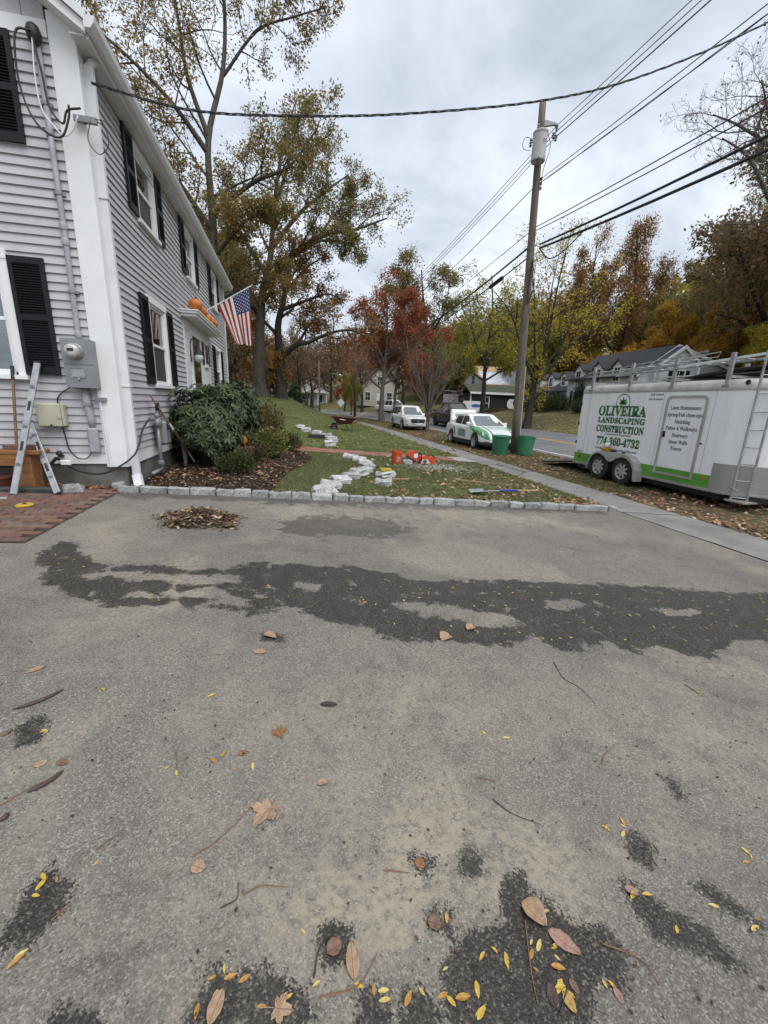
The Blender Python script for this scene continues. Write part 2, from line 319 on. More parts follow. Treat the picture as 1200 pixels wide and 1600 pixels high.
def asphalt_mat(name, dry, wetmap=False, tan=0.5, contrast=1.0):
    m, nt, b = base_mat(name)
    v = coord(nt, 'Object')
    vo = nt.nodes.new('ShaderNodeTexVoronoi'); vo.inputs['Scale'].default_value = 190; nt.links.new(v, vo.inputs['Vector'])
    vo.inputs['Randomness'].default_value = 1
    sepc = nt.nodes.new('ShaderNodeSeparateColor'); nt.links.new(vo.outputs['Color'], sepc.inputs[0])
    d = dry; k = contrast
    stone = ramp(nt, sepc.outputs[0], [(0.0, tuple(c*(1-.42*k) for c in d)), (0.45, tuple(c*.93 for c in d)), (0.8, tuple(c*1.16 for c in d)), (1.0, tuple(c*(1+.95*k) for c in d))])
    dark = noise_node(nt, v, 210, 3)
    col = mixc(nt, smooth(nt, dark, 0.42, 0.34), stone, tuple(c*0.40 for c in d))
    big = noise_node(nt, v, 0.55, 6, 0.6)
    col = mixc(nt, 1.0, col, ramp(nt, big, [(0.3, (0.78, 0.78, 0.80)), (0.52, (1, 1, 1)), (0.7, (1.18, 1.16, 1.12))]), 'MULTIPLY')
    md = noise_node(nt, v, 5.5, 6, 0.65, 0.4)
    col = mixc(nt, 1.0, col, ramp(nt, md, [(0.28, (0.80, 0.80, 0.82)), (0.5, (1, 1, 1)), (0.75, (1.12, 1.12, 1.10))]), 'MULTIPLY')
    dust = noise_node(nt, v, 0.85, 7, 0.62, 0.6)
    dmask = mathn(nt, 'MULTIPLY', smooth(nt, dust, 0.47, 0.66), tan)
    if wetmap:
        at0 = nt.nodes.new('ShaderNodeAttribute'); at0.attribute_name = 'dust'
        dmask = mathn(nt, 'ADD', dmask, mathn(nt, 'MULTIPLY', at0.outputs['Fac'], smooth(nt, md, 0.3, 0.62)), None, True)
    fine = noise_node(nt, v, 34, 4, .65)
    dmask = mathn(nt, 'MULTIPLY', dmask, smooth(nt, fine, 0.30, 0.62))
    col = mixc(nt, dmask, col, (0.30, 0.262, 0.205))
    if wetmap:
        at = nt.nodes.new('ShaderNodeAttribute'); at.attribute_name = 'wet'
        at2 = nt.nodes.new('ShaderNodeAttribute'); at2.attribute_name = 'damp'
        at3 = nt.nodes.new('ShaderNodeAttribute'); at3.attribute_name = 'rag'
        n1 = noise_node(nt, v, 7.5, 5, 0.62); n2 = noise_node(nt, v, 62, 3)
        rag = mathn(nt, 'MULTIPLY', mathn(nt, 'SUBTRACT', n1, 0.5), at3.outputs['Fac'])
        rag2 = mathn(nt, 'MULTIPLY', mathn(nt, 'SUBTRACT', n2, 0.5), 0.05)
        rag3 = mathn(nt, 'MULTIPLY', mathn(nt, 'SUBTRACT', sepc.outputs[1], 0.5), 0.035)
        s = mathn(nt, 'ADD', mathn(nt, 'ADD', mathn(nt, 'ADD', mathn(nt, 'MINIMUM', at.outputs['Fac'], 0.058), rag), rag2), rag3)
        wm = mathn(nt, 'MULTIPLY', smooth(nt, s, -0.008, 0.012), mathn(nt, 'MULTIPLY_ADD', smooth(nt, md, 0.3, 0.55), 0.14, 0.86))
        s2 = mathn(nt, 'ADD', at2.outputs['Fac'], mathn(nt, 'MULTIPLY', mathn(nt, 'SUBTRACT', n1, 0.5), 1.3))
        dm = mathn(nt, 'MULTIPLY', smooth(nt, s2, -0.05, 0.10), 0.6)
        wm = mathn(nt, 'MAXIMUM', wm, dm)
        wetc = mixc(nt, 1.0, mixc(nt, .75, col, stone), ramp(nt, sepc.outputs[0], [(0, (.12, .115, .107)), (.6, (.195, .187, .175)), (.9, (.30, .288, .27)), (1, (.48, .465, .44))]), 'MULTIPLY')
        col = mixc(nt, wm, col, wetc)
        rr = mathn(nt, 'MULTIPLY_ADD', wm, -0.42, 0.92); nt.links.new(rr, b.inputs['Roughness'])
        sp = mathn(nt, 'MULTIPLY_ADD', wm, 0.12, 0.25); nt.links.new(sp, b.inputs['Specular IOR Level'])
    else:
        b.inputs['Roughness'].default_value = 0.9; b.inputs['Specular IOR Level'].default_value = 0.25
    nt.links.new(col, b.inputs['Base Color'])
    h = mathn(nt, 'ADD', mathn(nt, 'MULTIPLY', vo.outputs['Distance'], -0.7), mathn(nt, 'MULTIPLY', dark, 0.8))
    bump(nt, b, h, 0.003, 0.45)
    return m
M_DRIVE = asphalt_mat('driveway_asphalt', (0.172, 0.158, 0.139), True, 0.65, .8)
M_ROAD = asphalt_mat('road_asphalt', (0.15, 0.152, 0.158), False, 0.12, 0.6)
def concrete_walk():
    m, nt, b = base_mat('sidewalk_cement')
    v = coord(nt, 'Object')
    n = noise_node(nt, v, 1.3, 7, 0.62); f = noise_node(nt, v, 160, 3)
    col = ramp(nt, n, [(0.3, (0.145, 0.137, 0.125)), (0.5, (0.215, 0.203, 0.185)), (0.7, (0.28, 0.264, 0.24))])
    col = mixc(nt, smooth(nt, f, 0.45, 0.32), col, (0.11, 0.11, 0.11))
    vo = nt.nodes.new('ShaderNodeTexVoronoi'); vo.feature = 'DISTANCE_TO_EDGE'; vo.inputs['Scale'].default_value = 0.33
    nv = nt.nodes.new('ShaderNodeTexNoise'); nv.inputs['Scale'].default_value = 2.2; nt.links.new(v, nv.inputs['Vector'])
    wv = mixc(nt, 0.12, v, nv.outputs['Color']); nt.links.new(wv, vo.inputs['Vector'])
    col = mixc(nt, smooth(nt, vo.outputs['Distance'], 0.010, 0.003), col, (0.04, 0.038, 0.035))
    nt.links.new(col, b.inputs['Base Color']); b.inputs['Roughness'].default_value = 0.9
    bump(nt, b, f, 0.005, 0.6)
    return m
M_WALK = concrete_walk()
def soil_mat(name, a, bb, c, s1=3.0, s2=45, bd=0.02, litter=None):
    m, nt, b = base_mat(name)
    v = coord(nt, 'Object')
    n1 = noise_node(nt, v, s1, 6, 0.6); n2 = noise_node(nt, v, s2, 4, 0.6)
    col = ramp(nt, n2, [(0.3, a), (0.52, bb), (0.72, c)])
    col = mixc(nt, 1.0, col, ramp(nt, n1, [(0.3, (0.7, 0.7, 0.7)), (0.7, (1.25, 1.25, 1.2))]), 'MULTIPLY')
    if litter:
        vo = nt.nodes.new('ShaderNodeTexVoronoi'); vo.inputs['Scale'].default_value = 9; nt.links.new(v, vo.inputs['Vector'])
        sc = nt.nodes.new('ShaderNodeSeparateColor'); nt.links.new(vo.outputs['Color'], sc.inputs[0])
        lm = mathn(nt, 'MULTIPLY', smooth(nt, vo.outputs['Distance'], 0.42, 0.30), smooth(nt, mathn(nt, 'MULTIPLY_ADD', n1, 0.8, sc.outputs[0]), 0.75, 0.80))
        col = mixc(nt, lm, col, ramp(nt, sc.outputs[1], litter))
    nt.links.new(col, b.inputs['Base Color']); b.inputs['Roughness'].default_value = 0.95; b.inputs['Specular IOR Level'].default_value = 0.15
    bump(nt, b, n2, bd, 0.8)
    return m
LIT = [(0.0, (0.16, 0.085, 0.035)), (0.5, (0.25, 0.16, 0.08)), (1.0, (0.33, 0.25, 0.15))]
M_BED = soil_mat('mulch_soil', (0.016, 0.012, 0.009), (0.035, 0.026, 0.019), (0.075, 0.055, 0.04))
M_LAWN = soil_mat('lawn_turf', (0.05, 0.058, 0.024), (0.11, 0.125, 0.05), (0.18, 0.18, 0.085), 0.9, 38, 0.02)
M_VERGE = soil_mat('verge_earth', (0.045, 0.040, 0.022), (0.10, 0.085, 0.05), (0.16, 0.135, 0.085), 0.8, 40, 0.02, LIT)
M_FARGRASS = soil_mat('leafy_grass', (0.06, 0.062, 0.026), (0.12, 0.115, 0.05), (0.19, 0.16, 0.08), 0.5, 9, 0.03, LIT)

# ------------------------------------------------------------------ terrain and street
def terrain():
    ax = np.concatenate([[-1500, -700, -300, -150, -80], np.arange(-50, 90, 2.5), [100, 120, 150, 220, 400, 800, 1500]])
    ay = np.concatenate([[-1500, -600, -250, -100, -50], np.arange(-30, 140, 3.0), [150, 180, 240, 320, 500, 900, 1600]])
    X, Y = np.meshgrid(ax, ay); Z = np.zeros_like(X)
    rng = np.random.default_rng(3)
    for i in range(Z.shape[0]):
        for j in range(Z.shape[1]):
            x, y = X[i, j], Y[i, j]; u = x+bend(y)
            z = ground(x, min(y, 130))
            if u < 19: z -= 0.22
            if y > 80: z += min((y-80)*0.05, 14)
            if x < -40: z += min((-40-x)*0.05, 10)
            Z[i, j] = z+(rng.uniform(-.06, .06) if u > 22 else 0)
    V = np.stack([X.ravel(), Y.ravel(), Z.ravel()], 1); nx = len(ax)
    F = [(i*nx+j, i*nx+j+1, (i+1)*nx+j+1, (i+1)*nx+j) for i in range(len(ay)-1) for j in range(nx-1)]
    me = raw_mesh('terrain', V, F); me.polygons.foreach_set('use_smooth', [True]*len(me.polygons))
    structure(new_obj('terrain', me, M_FARGRASS))
terrain()
def strip(name, us, y0, y1, dy, dz, mat, rag=0.0, seed=1, noise=0.0):
    rng = random.Random(seed)
    n = max(2, int((y1-y0)/dy)); P = []
    for i in range(n+1):
        y = y0+(y1-y0)*i/n; row = []
        for k, u in enumerate(us):
            x = u-bend(y)
            if k in (0, len(us)-1): x += rng.uniform(-rag, rag)
            row.append((x, y, ground(u-bend(y), y)+dz+rng.uniform(-noise, noise)*(0 if k in (0, len(us)-1) else 1)))
        P.append(row)
    return MB().grid(P).build(name, mat, smooth=True)
structure(strip('road', [10.35, 11.5, 13.98, 16, 17.5], -40, 140, 1.5, 0.012, M_ROAD, 0.05))
M_PAINTW = pmat('road_paint_white', (0.62, 0.62, 0.60), (0.42, 0.42, 0.41), 14, 0.7)
M_PAINTY = pmat('road_paint_yellow', (0.55, 0.33, 0.06), (0.40, 0.25, 0.07), 14, 0.7)
structure(strip('edge_line', [10.76, 10.88], -40, 140, 1.5, 0.017, M_PAINTW))
structure(strip('centre_line', [13.82, 13.93], -40, 140, 1.5, 0.017, M_PAINTY))
structure(strip('centre_line', [14.05, 14.16], -40, 140, 1.5, 0.017, M_PAINTY))
structure(strip('edge_line', [17.1, 17.21], -40, 140, 1.5, 0.017, M_PAINTW))
structure(strip('sidewalk', [5.97, 6.3, 6.7, 7.0], -20, 120, 0.5, 0.004, M_WALK, 0.015))
structure(strip('verge', [6.95, 7.6, 8.2, 8.8, 9.4, 10.0, 10.45], -20, 120, 0.35, -0.006, M_VERGE, 0.03, 5, 0.018))

# driveway with the wet run-off across it
def poly_sd(P, X, Y):
    P = np.array(P); n = len(P); best = np.full(X.shape, 1e9); inside = np.zeros(X.shape, bool)
    for i in range(n):
        a, c = P[i], P[(i+1) % n]; d = c-a; L = max(d@d, 1e-12)
        t = np.clip(((X-a[0])*d[0]+(Y-a[1])*d[1])/L, 0, 1)
        best = np.minimum(best, np.hypot(X-a[0]-t*d[0], Y-a[1]-t*d[1]))
        cond = (a[1] > Y) != (c[1] > Y)
        xi = a[0]+(Y-a[1])/(c[1]-a[1]+1e-12)*d[0]
        inside ^= cond & (X < xi)
    return np.where(inside, best, -best)
def driveway():
    ax = np.concatenate([[-14, -10, -7], np.arange(-5, -1.5, .06), np.arange(-1.5, 2.2, .02), np.arange(2.2, 5.95, .05), [5.95]])
    ay = np.concatenate([[-20, -10, -5, -2], np.arange(-1, .4, .2), np.arange(.4, 1.6, .015), np.arange(1.6, 4.6, .03), np.arange(4.6, 6.30, .06), [6.34]])
    X, Y = np.meshgrid(ax, ay)
    main = poly_sd(WET, X, Y)
    for h in HOLES: main = np.minimum(main, -poly_sd(h, X, Y)-.01)
    rag = np.full(X.shape, 0.36)
    sp = np.full(X.shape, -9.)
    for q in SPOTS: sp = np.maximum(sp, poly_sd(q, X, Y))
    wet = np.maximum(main, sp+.014); rag[sp > main] = 0.16
    damp = np.full(X.shape, -9.)
    for q in HALF: damp = np.maximum(damp, poly_sd(q, X, Y))
    damp = np.maximum(damp, poly_sd([(-2.35, 6.4), (-2.35, 5.9), (-1.9, 6.0), (0, 5.95), (5.6, 6.05), (5.6, 6.4)], X, Y)*1.2)
    dust = np.clip(1-np.abs(Y-5.45)/.75, 0, 1)*np.clip((X+1.4)/1.2, 0, 1)*np.clip((5.2-X)/2, 0, 1)*.8
    dust += np.clip(1-np.hypot((X-.7)/1.3, (Y-1.7)/.5), 0, 1)*.6+np.clip(1-np.hypot((X-2.0)/.9, (Y-1.3)/.5), 0, 1)*.6+np.clip(1-np.hypot((X-.2)/1.2, (Y-.95)/.35), 0, 1)*.8+np.clip(1-np.hypot((X-3.1)/.6, (Y-1.8)/.3), 0, 1)*.5
    Z = 0.057*(5.95-X)+0.0; Z = np.where(X < -4.2, 0.57, Z)
    V = np.stack([X.ravel(), Y.ravel(), Z.ravel()], 1); nx = len(ax)
    I, J = np.meshgrid(np.arange(len(ay)-1), np.arange(nx-1), indexing='ij'); I = I.ravel(); J = J.ravel()
    F = np.stack([I*nx+J, I*nx+J+1, (I+1)*nx+J+1, (I+1)*nx+J], 1)
    me = raw_mesh('driveway', V, F)
    for nm, A in (('wet', wet), ('damp', damp), ('dust', dust), ('rag', rag)):
        at = me.attributes.new(nm, 'FLOAT', 'POINT'); at.data.foreach_set('value', A.ravel().astype(np.float32))
    structure(new_obj('driveway', me, M_DRIVE))
driveway()

# brick paving beside the gable wall: each brick a piece of its own
BR = [pmat('brick_%d' % i, c, tuple(v*.55 for v in c), 22, 0.85, 0.004, 90) for i, c in enumerate([(0.175, 0.085, 0.06), (0.145, 0.078, 0.06), (0.20, 0.105, 0.075), (0.13, 0.085, 0.07), (0.185, 0.12, 0.095)])]
M_SAND = soil_mat('joint_sand', (0.03, 0.026, 0.02), (0.06, 0.05, 0.04), (0.10, 0.085, 0.065), 4, 60, 0.01)
def brick_mesh(name, l, w, h, seed):
    rng = random.Random(seed); mb = MB().box(-l/2, l/2, -w/2, w/2, 0, h)
    mb.v = [(x+rng.uniform(-.004, .004), y+rng.uniform(-.003, .003), z) for x, y, z in mb.v]
    o = mb.build(name, BR[seed % 5], bevel=0.006); me = o.data; bpy.data.objects.remove(o); return me
def paving():
    bed = structure(MB().grid([[(x, y, 0.057*(5.95-max(x, -4.2))+.006) for x in (-9, -4.2, -3.3, -2.36)] for y in (4.1, 4.8, 5.6, 6.6)]).build('brick_paving', M_SAND))
    ms = [brick_mesh('brick', .198, .093, .05, i) for i in range(10)]
    rng = random.Random(4); y = 4.16; r = 0
    while y < 6.44:
        x = -2.46-(.10 if r % 2 else 0)
        while x > -4.3:
            o = new_obj('brick', ms[rng.randrange(10)], None, bed)
            o.location = (x+rng.uniform(-.003, .003), y+rng.uniform(-.003, .003), 0.057*(5.95-x)-.028+rng.uniform(-.003, .004))
            o.rotation_euler = (rng.uniform(-.015, .015), 0.057+rng.uniform(-.015, .015), rng.uniform(-.02, .02)+(PI if rng.random() < .5 else 0))
            if abs(o.rotation_euler[2]) > 1: o.rotation_euler[1] *= -1
            x -= .205
        y += .101; r += 1
paving()

# granite block kerb between driveway and garden
def granite_mat(name, base=(0.36, 0.36, 0.355)):
    m, nt, b = base_mat(name); v = coord(nt, 'Object')
    vo = nt.nodes.new('ShaderNodeTexVoronoi'); vo.inputs['Scale'].default_value = 130; nt.links.new(v, vo.inputs['Vector'])
    sc = nt.nodes.new('ShaderNodeSeparateColor'); nt.links.new(vo.outputs['Color'], sc.inputs[0])
    col = ramp(nt, sc.outputs[0], [(0, tuple(c*.45 for c in base)), (.3, tuple(c*.85 for c in base)), (.7, base), (1, tuple(min(c*1.45, .8) for c in base))])
    n = noise_node(nt, v, 9, 5, .6); col = mixc(nt, 1.0, col, ramp(nt, n, [(.3, (.65, .65, .63)), (.65, (1.1, 1.1, 1.1))]), 'MULTIPLY')
    oi = nt.nodes.new('ShaderNodeObjectInfo'); mr = nt.nodes.new('ShaderNodeMapRange'); nt.links.new(oi.outputs['Random'], mr.inputs[0]); mr.inputs[3].default_value = .78; mr.inputs[4].default_value = 1.18
    hs = nt.nodes.new('ShaderNodeHueSaturation'); nt.links.new(col, hs.inputs['Color']); nt.links.new(mr.outputs[0], hs.inputs['Value'])
    nt.links.new(hs.outputs[0], b.inputs['Base Color']); b.inputs['Roughness'].default_value = .85
    bump(nt, b, noise_node(nt, v, 38, 5, .65), .02, .8)
    return m
M_GRAN = granite_mat('grey_granite', (0.36, 0.365, 0.36))
M_GRANW = granite_mat('fresh_granite', (0.50, 0.505, 0.50))
def rough_block(name, l, w, h, seed, jit=.012, bev=.014):
    rng = random.Random(seed); mb = MB(); n = 3
    mb.box(-l/2, l/2, -w/2, w/2, 0, h)
    me = bpy.data.meshes.new(name); me.from_pydata(mb.v, [], mb.f); bm = bmesh.new(); bm.from_mesh(me)
    bmesh.ops.subdivide_edges(bm, edges=[e for e in bm.edges if e.calc_length() > .15], cuts=1, use_grid_fill=True)
    for v in bm.verts:
        v.co.x += rng.uniform(-jit, jit); v.co.y += rng.uniform(-jit, jit); v.co.z += rng.uniform(-jit, jit)*(1 if v.co.z > h*.5 else 0)
    sharp = [e for e in bm.edges if len(e.link_faces) == 2 and e.calc_face_angle() > .8]
    bmesh.ops.bevel(bm, geom=sharp, offset=bev, segments=1, affect='EDGES', profile=.6)
    bmesh.ops.recalc_face_normals(bm, faces=bm.faces[:]); bm.to_mesh(me); bm.free()
    return me
def kerb():
    k = thing('granite_kerb', 'row of grey granite blocks edging the driveway along the lawn and mulch bed', 'kerb', (-2.4, 6.34, 0.47))
    rng = random.Random(8); x = -2.42; i = 0
    while x < 5.74:
        l = rng.choice([.25, .29, .31, .34, .36]); l = min(l, 5.86-x)
        me = rough_block('stone', l-.014, .12+rng.uniform(-.01, .015), .27, i, .013, .016)
        o = new_obj('stone', me, M_GRAN, k); xc = x+l/2
        o.location = (xc+2.4, rng.uniform(-.012, .012), 0.057*(5.95-xc)-.175-.47+rng.uniform(-.008, .01)); o.rotation_euler = (rng.uniform(-.03, .03), .057, rng.uniform(-.03, .03))
        x += l; i += 1
    for q, (xx, yy, rz) in enumerate([(-2.44, 6.52, 1.5), (-2.42, 6.72, 1.45)]):
        o = new_obj('stone', rough_block('stone', .2, .14, .25, 90+q), M_GRAN, k); o.location = (xx+2.4, yy-6.34, -.15); o.rotation_euler = (0, 0, rz)
kerb()

# garden bed, lawn, brick path
BEDX = [(6.42, -.26), (7.1, -.27), (7.8, -.2), (8.8, -.02), (10, .35), (10.7, .5), (11.2, .53), (11.9, .42), (12.4, .22), (12.62, .05)]
def bedx(y):
    for (a, p), (c, q) in zip(BEDX, BEDX[1:]):
        if a <= y <= c: return p+(q-p)*(y-a)/(c-a)
    return BEDX[0][1] if y < BEDX[0][0] else BEDX[-1][1]
from mathutils import noise as mnoise
def bumpz(x, y, a, s): return a*mnoise.noise(Vector((x*s, y*s, 3.1)))
def bed():
    P = []
    for i in range(125):
        y = 6.40+6.22*i/124; x1 = bedx(y)
        P.append([(-2.33+(x1+2.33)*j/44, y, ground(-2.33+(x1+2.33)*j/44, y)+.045*math.sin(PI*min(1, j/44*1.15))**.5+bumpz(-2.33+(x1+2.33)*j/44, y, .03, 3)+bumpz(x1*j/44, y, .018, 14)-.012) for j in range(45)])
    structure(MB().grid(P).build('garden_bed', M_BED, smooth=True))
bed()
def lawn():
    P = []
    for i in range(90):
        y = 6.40+6.24*i/89; x0 = bedx(y)-.01
        P.append([(x0+(5.99-x0)*j/60, y, ground(x0+(5.99-x0)*j/60, y)+.012+bumpz(x0+(5.99-x0)*j/60, y, .025, 1.7)*(0 if j in (0, 60) else 1)) for j in range(61)])
    structure(MB().grid(P).build('front_lawn', M_LAWN, smooth=True))
    P = []
    for i in range(140):
        y = 13.86+66*(i/139)**1.5; us = np.concatenate([np.linspace(-34, -4, 12), np.linspace(-3, 5.99, 30)])
        P.append([(u-bend(y), y, ground(u-bend(y), y)+.012+bumpz(u, y, .06, .7)*(0 if u > 5.9 or y < 14 else 1)) for u in us])
    structure(MB().grid(P).build('far_lawn', M_LAWN, smooth=True))
lawn()
def brick_path():
    p = structure(MB().grid([[(x, y, ground(x, y)+.008) for x in np.linspace(-2.3, 5.97, 30)] for y in (12.6, 13.2, 13.9)]).build('brick_path', M_SAND))
    rng = random.Random(3); mb = MB(); y = 12.66; r = 0
    while y < 13.86:
        x = -2.25+(.1 if r % 2 else 0)
        while x < 5.85:
            z = ground(x+.1, y); a = rng.uniform(-.004, .004)
            mb.add([(x, y, z+.02+a), (x+.194, y, z+.02+a-.011), (x+.194, y+.092, z+.02+a-.011), (x, y+.092, z+.02+a), (x, y, z-.02), (x+.194, y, z-.02), (x+.194, y+.092, z-.02), (x, y+.092, z-.02)],
                   [(0, 1, 2, 3), (0, 4, 5, 1), (1, 5, 6, 2), (2, 6, 7, 3), (3, 7, 4, 0)])
            x += .203
        y += .101; r += 1
    m = island_mat('path_bricks', [(0, (0.18, 0.075, 0.055)), (.5, (0.27, 0.125, 0.095)), (1, (0.33, 0.19, 0.15))], .85, 0)
    stuff(mb.build('bricks', m, p, fix=False))
brick_path()

# ------------------------------------------------------------------ grass blades and leaf litter (nobody could count them)
def blades(name, n, sampler, h, w, mat, label, seed=1, lean=.5):
    rng = np.random.default_rng(seed); P = sampler(rng, n); n = len(P)
    a = rng.uniform(0, 2*PI, n); hh = h*rng.uniform(.55, 1.25, n); ww = w*rng.uniform(.7, 1.3, n)
    dx = np.cos(a)*ww/2; dy = np.sin(a)*ww/2
    lx = rng.normal(0, lean, n)*hh; ly = rng.normal(0, lean, n)*hh
    V = np.empty((n, 3, 3)); V[:, 0] = P+np.stack([dx, dy, 0*a], 1); V[:, 1] = P-np.stack([dx, dy, 0*a], 1); V[:, 2] = P+np.stack([lx, ly, hh], 1)
    me = raw_mesh(name, V.reshape(-1, 3), np.arange(n*3).reshape(-1, 3))
    return stuff(new_obj(name, me, mat), label, 'grass')
M_GRASS = island_mat('grass_blades', [(0, (0.075, 0.092, 0.035)), (.3, (0.12, 0.15, 0.055)), (.6, (0.165, 0.19, 0.08)), (.85, (0.23, 0.225, 0.12)), (1, (0.34, 0.29, 0.17))], .6, .3)
M_GRASSF = island_mat('bright_grass_blades', [(0, (0.085, 0.13, 0.03)), (.4, (0.13, 0.20, 0.045)), (.8, (0.19, 0.255, 0.07)), (1, (0.32, 0.28, 0.14))], .6, .3)
M_GRASSV = island_mat('dry_grass_blades', [(0, (0.095, 0.10, 0.04)), (.4, (0.15, 0.155, 0.06)), (.8, (0.23, 0.205, 0.10)), (1, (0.34, 0.28, 0.16))], .6, .3)
def zl(x, y): return np.array([ground(a, b) for a, b in zip(x, y)])
def samp_near(rng, n):
    y = rng.uniform(6.42, 12.6, n); x0 = np.array([bedx(v) for v in y]); x = x0+(5.97-x0)*rng.uniform(0, 1, n)
    k = rng.random(n) < np.clip(.45+.55*np.array([mnoise.noise(Vector((a*1.1, b*1.1, 0))) for a, b in zip(x, y)])+.35, 0, 1)
    x, y = x[k], y[k]
    return np.stack([x, y, zl(x, y)+.008], 1)
def samp_far(rng, n):
    y = 13.9+36*rng.random(n)**1.6; u = np.where(rng.random(n) < .8, rng.uniform(-2.5, 5.97, n), rng.uniform(-9, -2.5, n)); x = u-np.array([bend(v) for v in y])
    k = ~((x < -2.2) & (y < 17.5)); x, y = x[k], y[k]
    return np.stack([x, y, zl(x, y)+.005], 1)
def samp_verge(rng, n):
    y = 8+42*rng.random(n)**1.5; u = rng.uniform(6.98, 10.4, n); x = u-np.array([bend(v) for v in y])
    k = ~((x > 8.0) & (y < 13) & (rng.random(n) < .9)) & (rng.random(n) < np.clip(.6+np.array([mnoise.noise(Vector((a*.6, b*.6, 5))) for a, b in zip(x, y)]), 0, 1)); x, y = x[k], y[k]
    return np.stack([x, y, zl(x, y)-.006], 1)
blades('grass', 95000, samp_near, .055, .009, M_GRASS, 'short dull green grass of the near front lawn', 1, .75)
blades('grass', 70000, samp_far, .06, .018, M_GRASSF, 'brighter green grass of the lawn beyond the brick path', 2)
blades('grass', 75000, samp_verge, .06, .014, M_GRASSV, 'patchy dry grass on the verge by the parked cars', 3)
def litter(name, n, sampler, size, mat, label, seed=1, zr=.02, cat='leaves'):
    rng = np.random.default_rng(seed); P = sampler(rng, n); n = len(P)
    base = np.array([(0, -.5), (.3, -.12), (.24, .25), (0, .5), (-.24, .25), (-.3, -.12)])
    a = rng.uniform(0, 2*PI, n); s = size*rng.uniform(.5, 1.3, n); cu = rng.uniform(-.1, .8, n); asp = rng.uniform(.6, 1.2, n)
    bx = base[None, :, 0]*asp[:, None]; by = np.repeat(base[None, :, 1], n, 0)
    bz = np.abs(bx)*cu[:, None]+by**2*rng.uniform(-.2, .7, n)[:, None]
    tx, ty = rng.normal(0, .25, n), rng.normal(0, .25, n)
    bz = bz+bx*tx[:, None]+by*ty[:, None]; bz -= bz.min(1, keepdims=True)
    ca, sa = np.cos(a)[:, None], np.sin(a)[:, None]
    V = np.stack([(bx*ca-by*sa)*s[:, None]+P[:, 0:1], (bx*sa+by*ca)*s[:, None]+P[:, 1:2], bz*s[:, None]+P[:, 2:3]+rng.uniform(0, zr, n)[:, None]+.003], 2)
    F = np.concatenate([np.arange(n)[:, None]*6+np.array([[0, 1, 2, 3]]), np.arange(n)[:, None]*6+np.array([[0, 3, 4, 5]])])
    me = raw_mesh(name, V.reshape(-1, 3), F)
    return stuff(new_obj(name, me, mat), label, cat)
M_LITTER = island_mat('dead_leaves', [(0, (0.10, 0.055, 0.03)), (.3, (0.19, 0.105, 0.05)), (.6, (0.30, 0.19, 0.10)), (.85, (0.40, 0.29, 0.17)), (1, (0.46, 0.36, 0.24))], .75, .15)
M_LITTERR = island_mat('russet_leaves', [(0, (0.12, 0.055, 0.035)), (.35, (0.25, 0.125, 0.07)), (.7, (0.40, 0.25, 0.15)), (1, (0.54, 0.42, 0.30))], .75, .15)
M_CHIP = island_mat('bark_chips', [(0, (0.02, 0.014, 0.01)), (.45, (0.055, 0.036, 0.024)), (.75, (0.11, 0.06, 0.038)), (.93, (0.20, 0.13, 0.08)), (1, (0.45, 0.38, 0.28))], .85, 0)
def ls_lawn(rng, n):
    y = 6.45+6.1*rng.random(n)**1.9; x0 = np.array([bedx(v)+.1 for v in y]); x = x0+(5.97-x0)*np.sqrt(rng.random(n))
    k = rng.random(n) < np.clip(.45+1.3*np.array([mnoise.noise(Vector((a*.9, b*1.4, 9))) for a, b in zip(x, y)])+(x > 1.0)*.25-(x < 1.0)*.4, .03, 1); x, y = x[k], y[k]
    return np.stack([x, y, zl(x, y)+.02], 1)
def ls_lawn2(rng, n):
    y = 14+25*rng.random(n)**1.3; u = 5.97-7*rng.random(n)**1.7; x = u-np.array([bend(v) for v in y])
    return np.stack([x, y, zl(x, y)+.02], 1)
def ls_verge(rng, n):
    y = 2.5+32*rng.random(n)**1.7; u = 7.0+3.4*rng.random(n)**1.1; x = u-np.array([bend(v) for v in y])
    k = rng.random(n) < np.clip(.55+1.2*np.array([mnoise.noise(Vector((a*.8, b*.5, 2))) for a, b in zip(x, y)]), .08, 1); x, y = x[k], y[k]
    return np.stack([x, y, zl(x, y)-.002], 1)
def ls_bed(rng, n):
    y = rng.uniform(6.45, 12.5, n); x0 = np.full(n, -2.28); x1 = np.array([bedx(v) for v in y]); x = x0+(x1-x0)*rng.random(n)
    return np.stack([x, y, np.array([ground(a, b) for a, b in zip(x, y)])+.03], 1)
def ls_bed2(rng, n):
    P = ls_bed(rng, n); k = (P[:, 1] > 7.0) & (rng.random(len(P)) < np.clip(.35+1.2*np.array([mnoise.noise(Vector((a*1.3, b*1.3, 7))) for a, b in zip(P[:, 0], P[:, 1])]), 0, 1)); return P[k]
def ls_across(rng, n):
    y = rng.uniform(12, 60, n); u = 17.6+16*rng.random(n)**1.4; x = u-np.array([bend(v) for v in y])
    return np.stack([x, y, zl(x, y)], 1)
def ls_found(rng, n):
    x = rng.uniform(-4.2, -2.5, n); y = 6.47-np.abs(rng.normal(0, .10, n)); return np.stack([x, y, np.array([.057*(5.95-a) for a in x])+.012], 1)
litter('leaf_litter', 2300, ls_lawn, .095, M_LITTER, 'tan fallen leaves strewn over the near lawn by the kerb', 1)
litter('leaf_litter', 1300, ls_lawn2, .11, M_LITTER, 'scattered fallen leaves on the lawn beyond the brick path', 2)
litter('leaf_litter', 13000, ls_verge, .085, M_LITTERR, 'thick brown leaf litter on the verge under the trailer', 3, .03)
litter('bark_mulch', 9000, ls_bed, .04, M_CHIP, 'dark bark mulch covering the garden bed', 4, .02, 'mulch')
